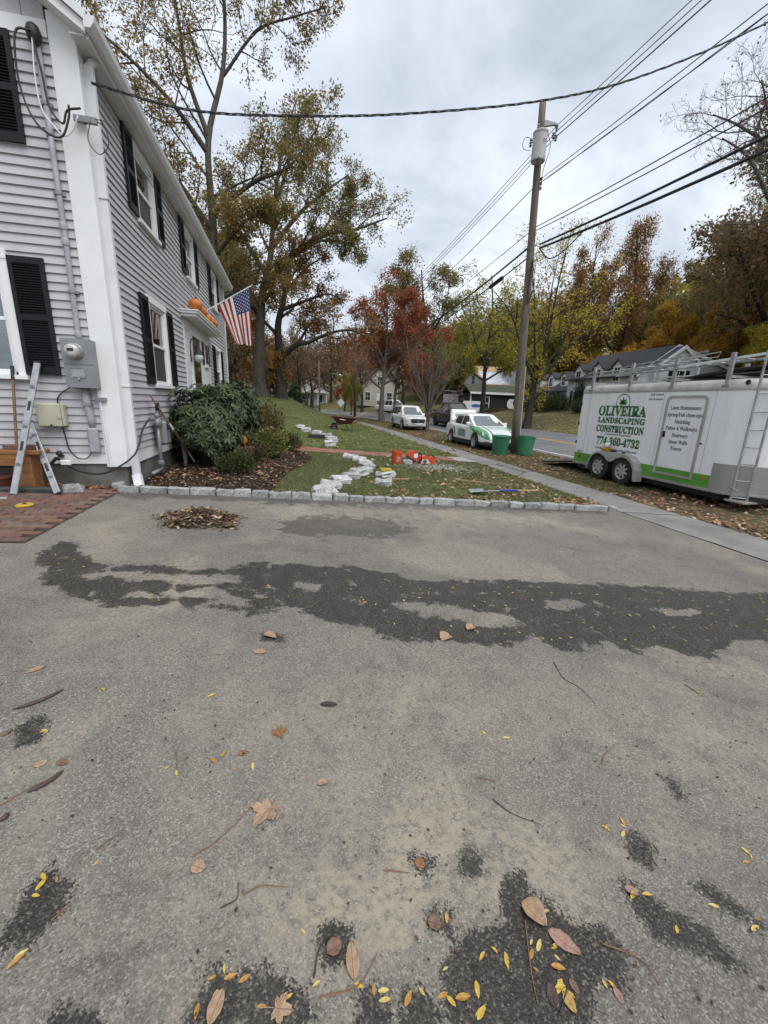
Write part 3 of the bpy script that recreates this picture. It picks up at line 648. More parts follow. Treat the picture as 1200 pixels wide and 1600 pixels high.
litter('leaf_litter', 1500, ls_bed2, .085, M_LITTERR, 'reddish brown leaves lying on the mulch bed', 5)
litter('leaf_litter', 5000, ls_across, .15, M_LITTER, 'fallen leaves over the grass across the street', 6)
litter('leaf_litter', 260, ls_found, .07, M_LITTERR, 'dry leaves blown against the concrete foundation', 7)
# ------------------------------------------------------------------ trees
def tubes_np(branches):
    """branches: list of (pts (n,3), radii (n,), sides) -> one V,F"""
    Vs = []; Fs = []; off = 0
    for pts, rad, n in branches:
        pts = np.asarray(pts); m = len(pts)
        t = np.gradient(pts, axis=0); t /= np.linalg.norm(t, axis=1, keepdims=True)+1e-9
        ref = np.array([0, 0, 1.]) if abs(t[0, 2]) < .9 else np.array([1., 0, 0])
        a = np.cross(t, ref); a /= np.linalg.norm(a, axis=1, keepdims=True)+1e-9; b = np.cross(t, a)
        ang = np.arange(n)*2*PI/n
        ring = a[:, None, :]*np.cos(ang)[None, :, None]+b[:, None, :]*np.sin(ang)[None, :, None]
        V = pts[:, None, :]+ring*np.asarray(rad)[:, None, None]
        Vs.append(V.reshape(-1, 3))
        I, K = np.meshgrid(np.arange(m-1), np.arange(n), indexing='ij'); I = I.ravel(); K = K.ravel(); K2 = (K+1) % n
        Fs.append(np.stack([off+I*n+K, off+I*n+K2, off+(I+1)*n+K2, off+(I+1)*n+K], 1)); off += m*n
    return np.concatenate(Vs), np.concatenate(Fs)
def wander(rng, p, d, L, n, wob, up):
    """curved polyline"""
    pts = [np.array(p, float)]; d = np.array(d, float); d /= np.linalg.norm(d)
    for i in range(n):
        d = d+rng.normal(0, wob, 3)+np.array([0, 0, up]); d /= np.linalg.norm(d)
        pts.append(pts[-1]+d*L/n)
    return np.array(pts)
def grow(rng, stems, nc, ang, ratio, wob, up, levels, start=.3, rratio=.5, cap=None, segs=(8, 6, 5, 3), rmin=.006):
    """stems: list of (pts, radii). returns branches, and the twigs of the last level"""
    out = [(p, r, 9) for p, r in stems]; cur = [(p, r) for p, r in stems]; twigs = []
    for L in range(levels):
        nxt = []
        for p, r in cur:
            seg = np.linalg.norm(np.diff(p, axis=0), axis=1); ln = seg.sum(); cum = np.concatenate([[0], np.cumsum(seg)])/ln
            k = nc[L] if isinstance(nc[L], int) else max(2, int(nc[L]*ln))
            az0 = rng.uniform(0, 2*PI)
            for i in range(k):
                f = start+(1-start)*(i+rng.uniform(.1, .9))/k
                j = min(np.searchsorted(cum, f), len(p)-1); j = max(j, 1)
                w = (f-cum[j-1])/(cum[j]-cum[j-1]+1e-9); q = p[j-1]*(1-w)+p[j]*w; rr = r[j-1]*(1-w)+r[j]*w
                t = p[j]-p[j-1]; t = t/(np.linalg.norm(t)+1e-9)
                a = np.cross(t, [0, 0, 1.] if abs(t[2]) < .95 else [1., 0, 0]); a /= np.linalg.norm(a); b = np.cross(t, a)
                az = az0+i*2.4+rng.normal(0, .4); th = R(ang[L])*rng.uniform(.7, 1.3)
                d = t*math.cos(th)+(a*math.cos(az)+b*math.sin(az))*math.sin(th)
                l2 = ln*ratio[L]*rng.uniform(.65, 1.25)*(1.15-.55*f)
                if cap: l2 = min(l2, cap[L])
                n = segs[min(L+1, len(segs)-1)]
                pp = wander(rng, q, d, l2, n, wob[L], up[L])
                r0 = max(min(rr*.75, rr*rratio*rng.uniform(.8, 1.2)+.002), rmin); rad = np.linspace(r0, max(r0*.3, rmin*.6), len(pp))
                nxt.append((pp, rad)); out.append((pp, rad, 6 if L == 0 else (4 if L == 1 else 3)))
        cur = nxt
    return out, cur
def leaf_quads(rng, P, D, size, asp=.55, droop=.3):
    """diamond leaves at points P, loosely along D"""
    n = len(P); d = D+rng.normal(0, .8, (n, 3)); d[:, 2] -= droop; d /= np.linalg.norm(d, axis=1, keepdims=True)+1e-9
    s = np.cross(d, rng.normal(0, 1, (n, 3))); s /= np.linalg.norm(s, axis=1, keepdims=True)+1e-9
    L = (size*rng.uniform(.6, 1.3, n))[:, None]; W = L*asp*.5
    V = np.stack([P, P+d*L*.45+s*W, P+d*L, P+d*L*.45-s*W], 1)
    return V.reshape(-1, 3), np.arange(n*4).reshape(-1, 4)
def leaves_on(rng, twigs, per, size, spread, keep=None, asp=.55):
    P = []; D = []
    for p, r in twigs:
        if keep is not None and rng.random() > keep(p[-1]): continue
        k = rng.poisson(per); f = rng.uniform(.15, 1.05, k)*(len(p)-1); i = np.clip(f.astype(int), 0, len(p)-2); w = (f-i)[:, None]
        q = p[i]*(1-w)+p[i+1]*w+rng.normal(0, spread, (k, 3)); P.append(q); D.append(np.repeat((p[-1]-p[0])[None], k, 0)/(np.linalg.norm(p[-1]-p[0])+1e-9))
    return leaf_quads(rng, np.concatenate(P), np.concatenate(D), size, asp)
def bark(name, a, b): 
    return pmat(name, a, b, 3, .9, .03, 14, stretch=(4, 4, .7), lo=.3, hi=.7)
M_BARK = bark('oak_bark', (0.115, 0.10, 0.083), (0.04, 0.034, 0.028))
M_BARKG = bark('grey_bark', (0.17, 0.155, 0.135), (0.07, 0.062, 0.054))
M_BARKD = bark('dark_bark', (0.05, 0.043, 0.036), (0.02, 0.017, 0.015))
LEAFK = 2.35
def leafm(name, cols, noise=False):
    n = len(cols); cols = [tuple(v*LEAFK for v in c) for c in cols]
    if noise: noise = tuple(v*LEAFK for v in noise)
    return island_mat(name, [(i/(n-1), c) for i, c in enumerate(cols)], .65, .45, noise)
L_OAK = leafm('oak_leaves', [(0.05, 0.05, 0.020), (0.085, 0.080, 0.029), (0.115, 0.098, 0.034), (0.145, 0.105, 0.036), (0.12, 0.070, 0.026)], (0.13, 0.085, 0.028))
L_OAKT = leafm('oak_leaves_thin', [(0.045, 0.040, 0.020), (0.080, 0.062, 0.030), (0.12, 0.082, 0.038), (0.15, 0.092, 0.042)])
L_OAKO = leafm('orange_oak_leaves', [(0.05, 0.034, 0.016), (0.095, 0.055, 0.021), (0.14, 0.075, 0.025), (0.18, 0.095, 0.03)])
L_RED = leafm('red_maple_leaves', [(0.07, 0.022, 0.014), (0.125, 0.038, 0.020), (0.17, 0.056, 0.026), (0.20, 0.085, 0.038)])
L_RUST = leafm('rust_leaves', [(0.045, 0.026, 0.015), (0.085, 0.043, 0.021), (0.12, 0.058, 0.026), (0.15, 0.08, 0.036)])
L_YEL = leafm('yellow_leaves', [(0.085, 0.085, 0.014), (0.15, 0.135, 0.02), (0.23, 0.18, 0.025), (0.31, 0.215, 0.035)])
L_YG = leafm('yellow_green_leaves', [(0.05, 0.062, 0.014), (0.095, 0.10, 0.02), (0.155, 0.14, 0.026), (0.22, 0.17, 0.03)])
L_GOLD = leafm('gold_leaves', [(0.08, 0.055, 0.012), (0.155, 0.095, 0.016), (0.22, 0.13, 0.02), (0.28, 0.14, 0.022)])
L_DARKG = leafm('evergreen_needles', [(0.012, 0.022, 0.012), (0.022, 0.040, 0.018), (0.035, 0.055, 0.025)])
L_BROWN = leafm('brown_leaves', [(0.05, 0.036, 0.024), (0.085, 0.056, 0.034), (0.12, 0.075, 0.042), (0.14, 0.085, 0.05)])
L_OLIVE = leafm('olive_leaves', [(0.045, 0.045, 0.019), (0.075, 0.070, 0.028), (0.105, 0.090, 0.033), (0.135, 0.092, 0.032)])

def make_tree(name, label, loc, stems, seed, leafmat, barkmat, nc, ang, ratio, wob, up, levels, per, size, spread, group=None, keep=None, start=.3, cap=None, asp=.55, rratio=.5, rmin=.006):
    rng = np.random.default_rng(seed); loc = np.array(loc, float)
    st = [(np.array(p, float)-loc, np.array(r, float)) for p, r in stems]
    br, tw = grow(rng, st, nc, ang, ratio, wob, up, levels, start, rratio, cap, rmin=rmin)
    t = thing(name, label, 'tree', tuple(loc), 0, group)
    V, F = tubes_np(br); me = raw_mesh('trunk', V, F); me.polygons.foreach_set('use_smooth', [True]*len(F)); new_obj('trunk', me, barkmat, t)
    if per > 0:
        kp = (lambda q: keep(q+loc)) if keep else None
        V, F = leaves_on(rng, tw, per, size, spread, kp, asp); new_obj('crown', raw_mesh('crown', V, F), leafmat, t)
    return t
def path(pts, n=14):      # Catmull-Rom through points
    P = [np.array(p, float) for p in pts]; P = [2*P[0]-P[1]]+P+[2*P[-1]-P[-2]]; out = []
    for i in range(1, len(P)-2):
        for k in range(n):
            t = k/n; a, b, c, d = P[i-1:i+3]
            out.append(.5*((2*b)+(c-a)*t+(2*a-5*b+4*c-d)*t*t+(3*b-a-3*c+d)*t**3))
    out.append(P[-2]); return np.array(out)
def limb(pts, r0, r1, n=5, flare=0):
    p = path(pts, n); f = np.linspace(0, 1, len(p)); r = r0+(r1-r0)*f**.8
    if flare: r = r+flare*np.exp(-f*9)
    return p, r

def hero_trees():
    # oak behind the house: trunk rises behind the roof, crown thin at the top and full below
    Yb = 26.0
    def q(x, z, dy=0): return (x, Yb+dy, z)
    st = [limb([(-3.9, Yb, .6), (-3.85, Yb, 6), (-3.77, Yb, 10.8), (-3.74, Yb, 14.2), (-2.9, Yb+.4, 17.5), (-2.7, Yb+.5, 20.5), (-2.9, Yb, 24)], .27, .045, 5, .2),
          limb([(-3.74, Yb, 13.6), (-5.2, Yb-.6, 15.2), (-7.0, Yb-1.4, 16.4), (-9.5, Yb-2, 17.6)], .15, .03),
          limb([(-3.74, Yb, 14.4), (-4.6, Yb+.4, 17), (-5.0, Yb+.8, 20), (-6.2, Yb+.6, 23.5)], .14, .03),
          limb([(-2.9, Yb+.4, 17.2), (-1.2, Yb, 19.0), (.6, Yb-.4, 19.6), (2.0, Yb-.4, 20.2)], .08, .025),
          limb([(-3.78, Yb, 11), (-1.6, Yb-.7, 12.4), (.2, Yb-1, 13.2), (1.6, Yb-1, 15)], .16, .035),
          limb([(-3.78, Yb, 10.2), (-5.6, Yb-1.2, 12.4), (-7.6, Yb-2, 13.6)], .16, .035),
          limb([(-3.8, Yb, 9), (-2.2, Yb-1.2, 10.3), (-.6, Yb-1.6, 11.2)], .13, .03),
          limb([(-3.8, Yb, 7.5), (-5.4, Yb+1.3, 9.6), (-7.2, Yb+1.6, 10.8)], .14, .03),
          limb([(-3.8, Yb, 7), (-1.7, Yb+1, 8.2), (.2, Yb+1.2, 8.8)], .12, .03)]
    make_tree('oak_tree', 'tall oak behind the house with bronze crown thinning out at its top', (-3.9, Yb, .6), st, 11, L_OAK, M_BARK, [13, 6, 5], [55, 50, 45], [.36, .5, .55], [.15, .17, .2], [.05, .02, 0], 3, 16, .135, .14,
              keep=lambda p: .95 if p[2] < 14.5 else (.8 if p[2] < 17 else .62), start=.18, cap=[3.8, 2.1, 1.1], rratio=.42, rmin=.013)
    # oak with the long limb reaching out over the lawn
    b = (-2.16, 34.0, 1.9)
    st = [limb([b, (-2.2, 34, 5), (-1.9, 34, 8.8), (-1.2, 33.9, 11.5), (-.8, 34, 15), (-.2, 34.2, 18.5)], .48, .07, 5, .22),
          limb([(-1.9, 34, 9.4), (-.2, 33.6, 11.2), (2.2, 33.2, 13.0), (4.6, 33, 13.6), (7.0, 33, 14.6)], .26, .05),
          limb([(-1.2, 33.9, 12), (.8, 34.4, 14.6), (2.8, 34.6, 16.4), (4.4, 34.6, 17.6)], .2, .04),
          limb([(-1.6, 34, 10.6), (-3.4, 34.6, 13.4), (-4.6, 35, 16)], .2, .04),
          limb([(-.8, 34, 14.6), (.2, 33, 17), (1.0, 32.6, 19.6)], .14, .035),
          limb([(.6, 33.5, 11.8), (2.4, 32, 12.4), (4.6, 31.4, 12.0)], .12, .03),
          limb([(-2.0, 34, 8.4), (-3.8, 33, 10.6), (-5.4, 32.4, 12)], .17, .035),
          limb([(2.2, 33.2, 13.0), (3.6, 33.8, 15.0), (5.4, 34, 16.4)], .11, .03)]
    make_tree('oak_tree', 'olive crowned oak on the lawn hill with a long limb reaching right', b, st, 12, L_OLIVE, M_BARK, [8, 6, 5], [50, 50, 45], [.36, .5, .55], [.13, .17, .2], [.05, .02, 0], 3, 17, .155, .19, keep=lambda p: .9, start=.28, cap=[3.6, 2.0, 1.1], rmin=.012)
    # lower oak with crooked dark branches, next to it
    b = (-.69, 34.0, 1.7)
    st = [limb([b, (-.75, 34, 3), (-.7, 34, 5.0)], .50, .40, 5, .12),
          limb([(-.7, 34, 4.8), (-.8, 33.8, 7), (-.3, 33.6, 9), (.2, 33.6, 11.2), (.6, 33.8, 13)], .34, .06),
          limb([(-.6, 34, 4.9), (.5, 33.4, 5.8), (1.4, 33.2, 6.0), (3.0, 32.8, 6.7), (4.6, 32.4, 6.9), (6.0, 32, 6.1)], .24, .03),
          limb([(-.4, 33.7, 8.2), (1.2, 33.8, 8.9), (2.8, 34.2, 9.6), (3.8, 34.4, 9.4)], .16, .03),
          limb([(-.3, 33.6, 9.2), (1.2, 33, 10.8), (2.4, 32.8, 11.6)], .13, .03),
          limb([(.6, 33.4, 5.8), (1.6, 33.6, 7.4), (2.6, 33.8, 8.0)], .12, .03),
          limb([(-.8, 33.9, 6.4), (-2.4, 34.2, 8), (-3.6, 34.4, 9.6)], .16, .03)]
    make_tree('oak_tree', 'crooked oak with thick dark trunk and orange lower leaves beside the garden', b, st, 13, L_OAKO, M_BARKD, [7, 6, 5], [52, 52, 48], [.36, .5, .55], [.18, .2, .2], [.05, .02, 0], 3, 14, .17, .2, keep=lambda p: .9 if p[0] < 1.2 else .62, start=.25, cap=[2.6, 1.6, .9])
    # red maple by the street
    b = (9.0, 42.0, 0)
    st = [limb([b, (8.95, 42, 2), (9.1, 42, 4.5), (9.3, 42, 8), (9.2, 42, 11)], .30, .05, 5, .1),
          limb([(9.0, 42, 3.2), (7.8, 41.8, 4.0), (6.8, 41.6, 5.2), (5.4, 41.6, 6.0)], .15, .03),
          limb([(9.1, 42, 4.2), (10.6, 42, 6), (12.4, 42, 8), (14, 42, 9.2)], .16, .03),
          limb([(9.2, 42, 5.6), (8.0, 42.4, 8), (7.0, 42.6, 10)], .13, .03),
          limb([(9.2, 42, 6), (10.4, 41.4, 9), (11.4, 41.2, 11)], .12, .03),
          limb([(9.0, 42, 3.6), (10.8, 41.2, 4.6), (12.6, 40.6, 5.6)], .12, .03)]
    make_tree('red_maple', 'red leaved maple at the kerb behind the white parked car', b, st, 14, L_RED, M_BARKG, [8, 6, 5], [48, 48, 45], [.42, .5, .55], [.12, .16, .2], [.06, .03, 0], 3, 20, .19, .22, keep=lambda p: (.95 if p[2] > 7 else .12) if p[0] < 11 else (.9 if p[2] > 4.5 else .3), start=.3, cap=[3.4, 2, 1.1])
    # rust coloured maple behind
    b = (12.8, 52.0, ground(12.8, 52)); 
    st = [limb([b, (12.8, 52, 3), (13.2, 52, 7), (13.4, 52, 11)], .26, .05), limb([(12.9, 52, 3.6), (15, 51.6, 6.4), (17.2, 51.4, 8)], .14, .03), limb([(13, 52, 4), (11.2, 52, 7), (10.4, 52, 9)], .14, .03), limb([(13, 52, 3), (15.4, 51, 4.2), (17.6, 50.6, 5)], .12, .03)]
    make_tree('rust_maple', 'rust red maple spreading above the dark pickup truck', b, st, 15, L_RUST, M_BARKG, [9, 6, 5], [50, 48, 45], [.42, .5, .55], [.12, .16, .2], [.05, .03, 0], 3, 20, .23, .26, start=.25, cap=[4, 2.2, 1.2])
    # bare young crab apple on the verge
    b = (9.1, 27.4, 0); st = [limb([b, (9.1, 27.4, .7), (9.08, 27.4, 1.3)], .13, .10, 4)]
    rg = np.random.default_rng(5)
    for k in range(11):
        a = k*2*PI/11+rg.uniform(-.2, .2); s = rg.uniform(.7, 1.9); h = rg.uniform(4.2, 6.3)
        st.append(limb([(9.08, 27.4, 1.1+.03*k), (9.08+.3*s*math.cos(a), 27.4+.3*s*math.sin(a), 2.1), (9.08+.8*s*math.cos(a), 27.4+.8*s*math.sin(a), 3.4), (9.08+1.1*s*math.cos(a), 27.4+1.1*s*math.sin(a), h)], .05, .012))
    st.append(limb([(9.1, 27.4, 1.2), (10.2, 27.0, 1.7), (11.2, 26.8, 2.7)], .05, .012))
    make_tree('crab_apple', 'small bare multi-stemmed tree on the verge before the white car', b, st, 16, L_RED, M_BARKG, [8, 6], [35, 40], [.42, .5], [.1, .14], [.1, .05], 2, .5, .12, .1, start=.3, cap=[1.8, .8], rmin=.006)
    # maple close behind the utility pole
    b = (17.6, 29.0, .35)
    st = [limb([b, (17.7, 29, 2.4), (17.9, 29, 4.6)], .30, .22, 5, .12)]
    rg = np.random.default_rng(7)
    for dx, dy, h, lean in ((-.4, 0, 12, -1.6), (.5, .2, 12.6, 1.0), (1.3, -.2, 11, 4.2), (2.2, .3, 9.4, 6.0), (-1.2, .4, 10, -3.6), (.1, -.6, 13, .1), (1.8, -.5, 8.0, 5.0)):
        st.append(limb([(17.85, 29, 4.0+rg.uniform(-.6, .5)), (17.9+dx, 29+dy, 6.0), (17.9+lean*.6, 29+dy*2, 6+(h-6)*.6), (17.9+lean, 29+dy*3, h)], .12, .02))
    make_tree('yellow_maple', 'airy yellow maple fanning up right behind the utility pole', b, st, 17, L_YEL, M_BARKD, [8, 5, 4], [38, 42, 45], [.34, .5, .5], [.1, .14, .2], [.09, .04, 0], 3, 10, .16, .18, keep=lambda p: .8 if p[2] < 7.5 else .42, start=.2, cap=[2.8, 1.5, .9])
    b = (16.4, 34.5, .3)
    st = [limb([b, (16.4, 34.5, 3), (16.3, 34.5, 6), (16.5, 34.4, 9), (16.2, 34.5, 12)], .24, .04, 5, .1), limb([(16.4, 34.5, 5), (14.8, 34, 7.5), (14.2, 34, 10)], .12, .02), limb([(16.4, 34.5, 5.4), (18, 35, 8), (18.6, 35, 10.4)], .12, .02), limb([(16.4, 34.5, 4), (18.4, 34.8, 5.2), (19.6, 35, 6.4)], .1, .02), limb([(16.4, 34.5, 4), (14.6, 34.8, 5.0), (13.4, 35, 5.8)], .1, .02)]
    make_tree('green_maple', 'slim yellow-green maple between the dark pickup and the utility pole', b, st, 18, L_YG, M_BARKD, [8, 6, 5], [45, 45, 45], [.36, .5, .55], [.1, .15, .2], [.06, .03, 0], 3, 16, .16, .2, keep=lambda p: .9 if p[2] < 8 else .55, start=.25, cap=[2.8, 1.6, .9])
    b = (16.0, 48.0, .4)
    st = [limb([b, (16, 48, 5), (15.4, 48, 9), (14.6, 48, 13), (14.2, 48, 16)], .34, .06, 5, .1), limb([(15.4, 48, 9), (17, 48, 12), (17.6, 48, 15.5)], .18, .03), limb([(15.5, 48, 8), (13, 48, 10.5), (11, 47.6, 13.4)], .17, .03), limb([(15, 48, 11), (12.6, 47.8, 13.6), (12, 47.8, 15.8)], .14, .03)]
    make_tree('olive_oak', 'olive brown oak rising above and behind the red maple', b, st, 19, L_OLIVE, M_BARKD, [8, 6, 5], [48, 48, 45], [.38, .5, .55], [.13, .16, .2], [.05, .03, 0], 3, 16, .22, .26, start=.25, cap=[3.6, 2.2, 1.1])
    # bare crowned tree at the right edge, before the wood
    b = (30.3, 21.0, 2.2)
    st = [limb([b, (30.2, 21, 6), (29.6, 20.8, 10.5), (29.0, 20.8, 15), (28.6, 20.8, 20)], .40, .08, 5, .15), limb([(29.6, 20.8, 10.6), (26.6, 20.6, 12.2), (24.6, 20.2, 13), (22.4, 19.8, 14.2), (20.4, 19.6, 14.6)], .22, .03), limb([(29.4, 20.8, 12.2), (26.8, 20.6, 14), (24.4, 20.4, 15.6), (22.6, 20.2, 17.6)], .2, .03), limb([(29.0, 20.8, 14.6), (26.4, 20.6, 17), (24, 20.6, 20.6)], .16, .03), limb([(29.7, 20.8, 10), (29.2, 20, 14), (29.6, 20, 18)], .2, .03), limb([(29.1, 20.8, 13.6), (26.4, 21, 15.2), (23.4, 21.4, 16.4), (21.6, 21.6, 16.8)], .15, .03)]
    make_tree('bare_tree', 'tall bare grey tree with fine twigs at the right edge above the wires', b, st, 20, L_OAKT, M_BARKG, [10, 8, 6], [46, 46, 42], [.36, .5, .55], [.14, .16, .2], [.05, .03, 0], 3, .25, .14, .1, start=.3, cap=[3.4, 2, 1.1], rmin=.008)
hero_trees()

# prototypes for the trees farther away; each tree is a thing of its own
def proto(seed, h, spreadf, per, size, levels=3, conifer=False):
    rng = np.random.default_rng(seed)
    if conifer:
        st = [limb([(0, 0, 0), (0, 0, h*.5), (.1, 0, h)], .2, .02)]; br = [(st[0][0], st[0][1], 7)]; tw = []
        for i in range(int(h*11)):
            f = .06+.92*rng.random(); a = rng.uniform(0, 2*PI); l = (1-f)**.8*h*.24*rng.uniform(.7, 1.1)+.15
            p = wander(rng, (0, 0, f*h), (math.cos(a), math.sin(a), .05), l, 4, .07, -.03); tw.append((p, np.linspace(.03, .008, len(p)))); br.append((p, tw[-1][1], 3))
    else:
        st = [limb([(0, 0, 0), (rng.normal(0, .15), 0, h*.3), (rng.normal(0, .4), rng.normal(0, .3), h*.6), (rng.normal(0, .6), 0, h*.96)], .03*h**.9, .05, 5, .1)]
        n = 7
        for i in range(n):
            a = i*2.4+rng.uniform(-.3, .3); f = .28+.5*i/n; s = spreadf*h*(1.15-f)*rng.uniform(.8, 1.1)
            p0 = st[0][0][int(f*(len(st[0][0])-1))]; z0 = p0[2]
            st.append(limb([p0, p0+np.array([.45*s*math.cos(a), .45*s*math.sin(a), .10*h]), p0+np.array([s*math.cos(a), s*math.sin(a), (.24+.1*rng.random())*h])], .013*h*(1.1-f), .03))
        br, tw = grow(rng, st, [8, 6, 5][:levels], [50, 48, 45], [.40, .5, .55], [.13, .17, .2], [.05, .03, 0], levels, .22, .5, [.20*h, .11*h, .065*h], rmin=.01)
    V, F = tubes_np(br); tm = raw_mesh('trunk', V, F)
    V, F = leaves_on(rng, tw, per, size, .02*h) if not conifer else leaves_on(rng, tw, per, size, .12, None, .25)
    return tm, raw_mesh('crown', V, F)
PROTO = [proto(31, 12, .42, 16, .19), proto(32, 12, .38, 16, .185), proto(33, 12, .46, 15, .20), proto(34, 12, .36, 2.2, .2), proto(35, 9, 0, 60, .5, conifer=True), proto(36, 12, .34, 10, .175), proto(37, 12, .40, 11, .175)]
for pm in PROTO: pm[0].materials.append(M_BARKD); pm[1].materials.append(L_OLIVE)
def far_tree(name, label, k, x, y, h, leaf, rz, z=None, wide=1.0, barkm=None, group=None):
    t = thing(name, label, 'tree', (x, y, (ground(x, y)-.1) if z is None else z), rz, group); s = h/(9 if k == 4 else 12)
    t.scale = (s*wide, s*wide, s)
    for nm, me, m in (('trunk', PROTO[k][0], barkm or M_BARKD), ('crown', PROTO[k][1], leaf)):
        o = new_obj(nm, me, None, t); sl(o, m)
    return t
FT = [
 # across the street, right: tall oaks behind the white colonial house
 ('oak_tree', 'tall russet oak, left of the two that rise behind the white dormered house', 5, 34.0, 46, 18, L_OAKO, .3, None, .62),
 ('oak_tree', 'tall russet oak, right of the two that rise behind the white dormered house', 6, 39.4, 46, 18.5, L_OAKO, 2.0, None, .72),
 ('oak_tree', 'dark brown oak looming over the roof rack at the right edge', 6, 34.5, 26, 19.5, L_OAKT, 1.1, None, .95),
 ('oak_tree', 'broad dark oak farthest right in the wood, under the bare tree', 5, 33.0, 19.0, 18.5, L_OLIVE, 4.0, None, .95),
 ('oak_tree', 'bronze oak right above the peak of the white gable', 5, 40.5, 33, 15.5, L_OAK, 2.7, None, .85),
 ('gold_maple', 'golden maple glowing behind the roof of the white gabled house', 2, 37.5, 36.5, 8.6, L_GOLD, .9, None, 1.1),
 ('gold_maple', 'orange gold maple low beside the gable of the white house', 0, 36.2, 29.5, 8.2, L_GOLD, 3.1, None, 1.1),
 ('yellow_maple', 'yellow leaved tree low at the right edge of the wood', 1, 32.6, 23.5, 7.4, L_YEL, 5.0, None, 1.0),
 ('yellow_maple', 'wide yellow-green tree just left of the white dormered house', 2, 30.5, 50, 10.4, L_YG, 1.7, None, 1.15),
 ('yellow_maple', 'golden yellow tree filling the gap behind the small dormers', 0, 35.5, 52, 10.5, L_YEL, .2, None, 1.1),
 ('yellow_maple', 'mustard tree standing behind the black shed', 1, 31.0, 60, 11.5, L_YG, 2.2, None, 1.1),
 ('olive_oak', 'olive tree behind the house wrapped in white sheeting', 2, 28.0, 68, 13.0, L_OLIVE, 4.4, None, 1.1),
 ('yellow_maple', 'green gold tree above the plywood roof', 0, 24.0, 64, 12.5, L_YG, 3.6, None, 1.0),
 ('brown_tree', 'brown tree at the foot of the wooded hill behind the sheeted house', 1, 38.0, 66, 14, L_OAK, 1.0, None, 1.1),
 ('brown_tree', 'brown oak high on the hill behind the white house chimney', 6, 46, 50, 12, L_OAK, 2.9, None, 1.1),
 ('brown_tree', 'dull green oak on the hill right of the two russet oaks', 0, 46, 40, 13, L_OLIVE, .8, None, 1.2),
 ('brown_tree', 'dim oak deep in the wood above the trailer ladder', 5, 44, 27, 15, L_OAK, 5.2, None, 1.2),
 ('brown_tree', 'shaded oak at the far right of the hill wood', 6, 42, 19, 15, L_OLIVE, 3.9, None, 1.2),
 # straight ahead along the street
 ('brown_tree', 'hazy brown leafless tree at the end of the street, left of centre', 3, 4.0, 84, 15, L_BROWN, .5, None, .95),
 ('brown_tree', 'second hazy brown tree at the street end, by the thin pole', 3, 8.5, 92, 17, L_BROWN, 2.5, None, .9),
 ('brown_tree', 'brown tree behind the diamond shaped sign', 3, -1.0, 88, 13, L_BROWN, 4.1, None, 1.2),
 ('brown_tree', 'faint brown tree farthest down the street', 3, 2.0, 112, 19, L_BROWN, 1.5, None, 1.2),
 ('brown_tree', 'brown bare tree over the small white house', 3, 16.5, 86, 15, L_BROWN, 3.3, None, 1.0),
 ('brown_tree', 'reddish bare tree behind the white pickup truck', 3, 17.5, 66, 12, L_RUST, .2, None, 1.0),
 ('rust_maple', 'purple red low maple near the white house at the street end', 1, 9.2, 74, 5.2, L_RED, .2, None, 1.1),
 ('fir_tree', 'dark green conifer behind the lawn hill, left of the street', 4, -2.2, 66, 9.5, L_DARKG, 0, None, 1.2),
 ('fir_tree', 'low dark conifer at the back of the lawn hill', 4, .6, 58, 3.6, L_DARKG, 1, None, 1.9),
 ('orange_tree', 'pale orange tree between the oak trunk and the conifer', 1, -3.6, 58, 9.5, L_OAKO, 2.4, None, .8),
 ('green_tree', 'small yellow-green tree at the foot of the second utility pole', 0, 8.4, 60, 6.4, L_YG, 3.4, None, .6),
 ('brown_tree', 'bare brown tree before the cream house at the bend', 3, 11.6, 70, 10, L_BROWN, 1.9, None, 1.0),
 ('brown_tree', 'rusty thin tree before the white porch house', 3, 3.0, 82, 9, L_RUST, .9, None, 1.1),
 # left, beyond the house
 ('olive_oak', 'olive oak just beyond the far corner of the house', 0, -7.5, 32, 13, L_OAK, 1.2, None, .9),
 ('olive_oak', 'dull brown oak far behind the flag', 2, -7.0, 46, 14, L_OLIVE, 3.2, None, 1.0),
 ('brown_tree', 'brown tree behind the pair of oak trunks', 3, -8.0, 62, 13, L_BROWN, 5.2, None, 1.2),
 ('brown_tree', 'tall thin tree at left centre behind the oaks', 3, 1.5, 72, 14, L_BROWN, 2.2, None, .8),
]
for a in FT: far_tree(*a)
# the wooded hill far behind reads as one mass
def wood(name, label, pts, leaf, h, seed, n=11):
    rng = np.random.default_rng(seed); Vt = []; P = []; D = []
    for (x, y) in pts:
        z = ground(x, min(y, 130))+(min((y-80)*.05, 14) if y > 80 else 0); hh = h*rng.uniform(.75, 1.2); c = np.array([x, y, z+hh*.58]); k = 1100
        d = rng.normal(0, 1, (k, 3)); d /= np.linalg.norm(d, axis=1, keepdims=True); rr = rng.random(k)**.45
        clump = np.array([mnoise.noise(Vector(v*2.2)+Vector((x, y, 0))) for v in d]); q = c+d*np.array([hh*.34, hh*.34, hh*.46])*(rr*(1+.45*clump))[:, None]; P.append(q); D.append(d)
    V, F = leaf_quads(rng, np.concatenate(P), np.concatenate(D), .75, .7); return stuff(new_obj(name, raw_mesh(name, V, F), leaf), label, 'woods')
rw = random.Random(9)
wood('woods', 'far wooded hillside on the right behind the houses', [(48+rw.uniform(0, 30), 14+i*2.6+rw.uniform(-2, 2)) for i in range(30)], L_YG, 11, 1)
wood('woods', 'far woods across the street behind the building site', [(24+i*1.9+rw.uniform(-2, 2), 82+rw.uniform(-6, 10)) for i in range(20)], L_OAKT, 13, 2)
wood('woods', 'brown woods closing the end of the street', [(-34+i*2.8+rw.uniform(-1.5, 1.5), 125+rw.uniform(-10, 20)) for i in range(28)], L_BROWN, 13, 3)
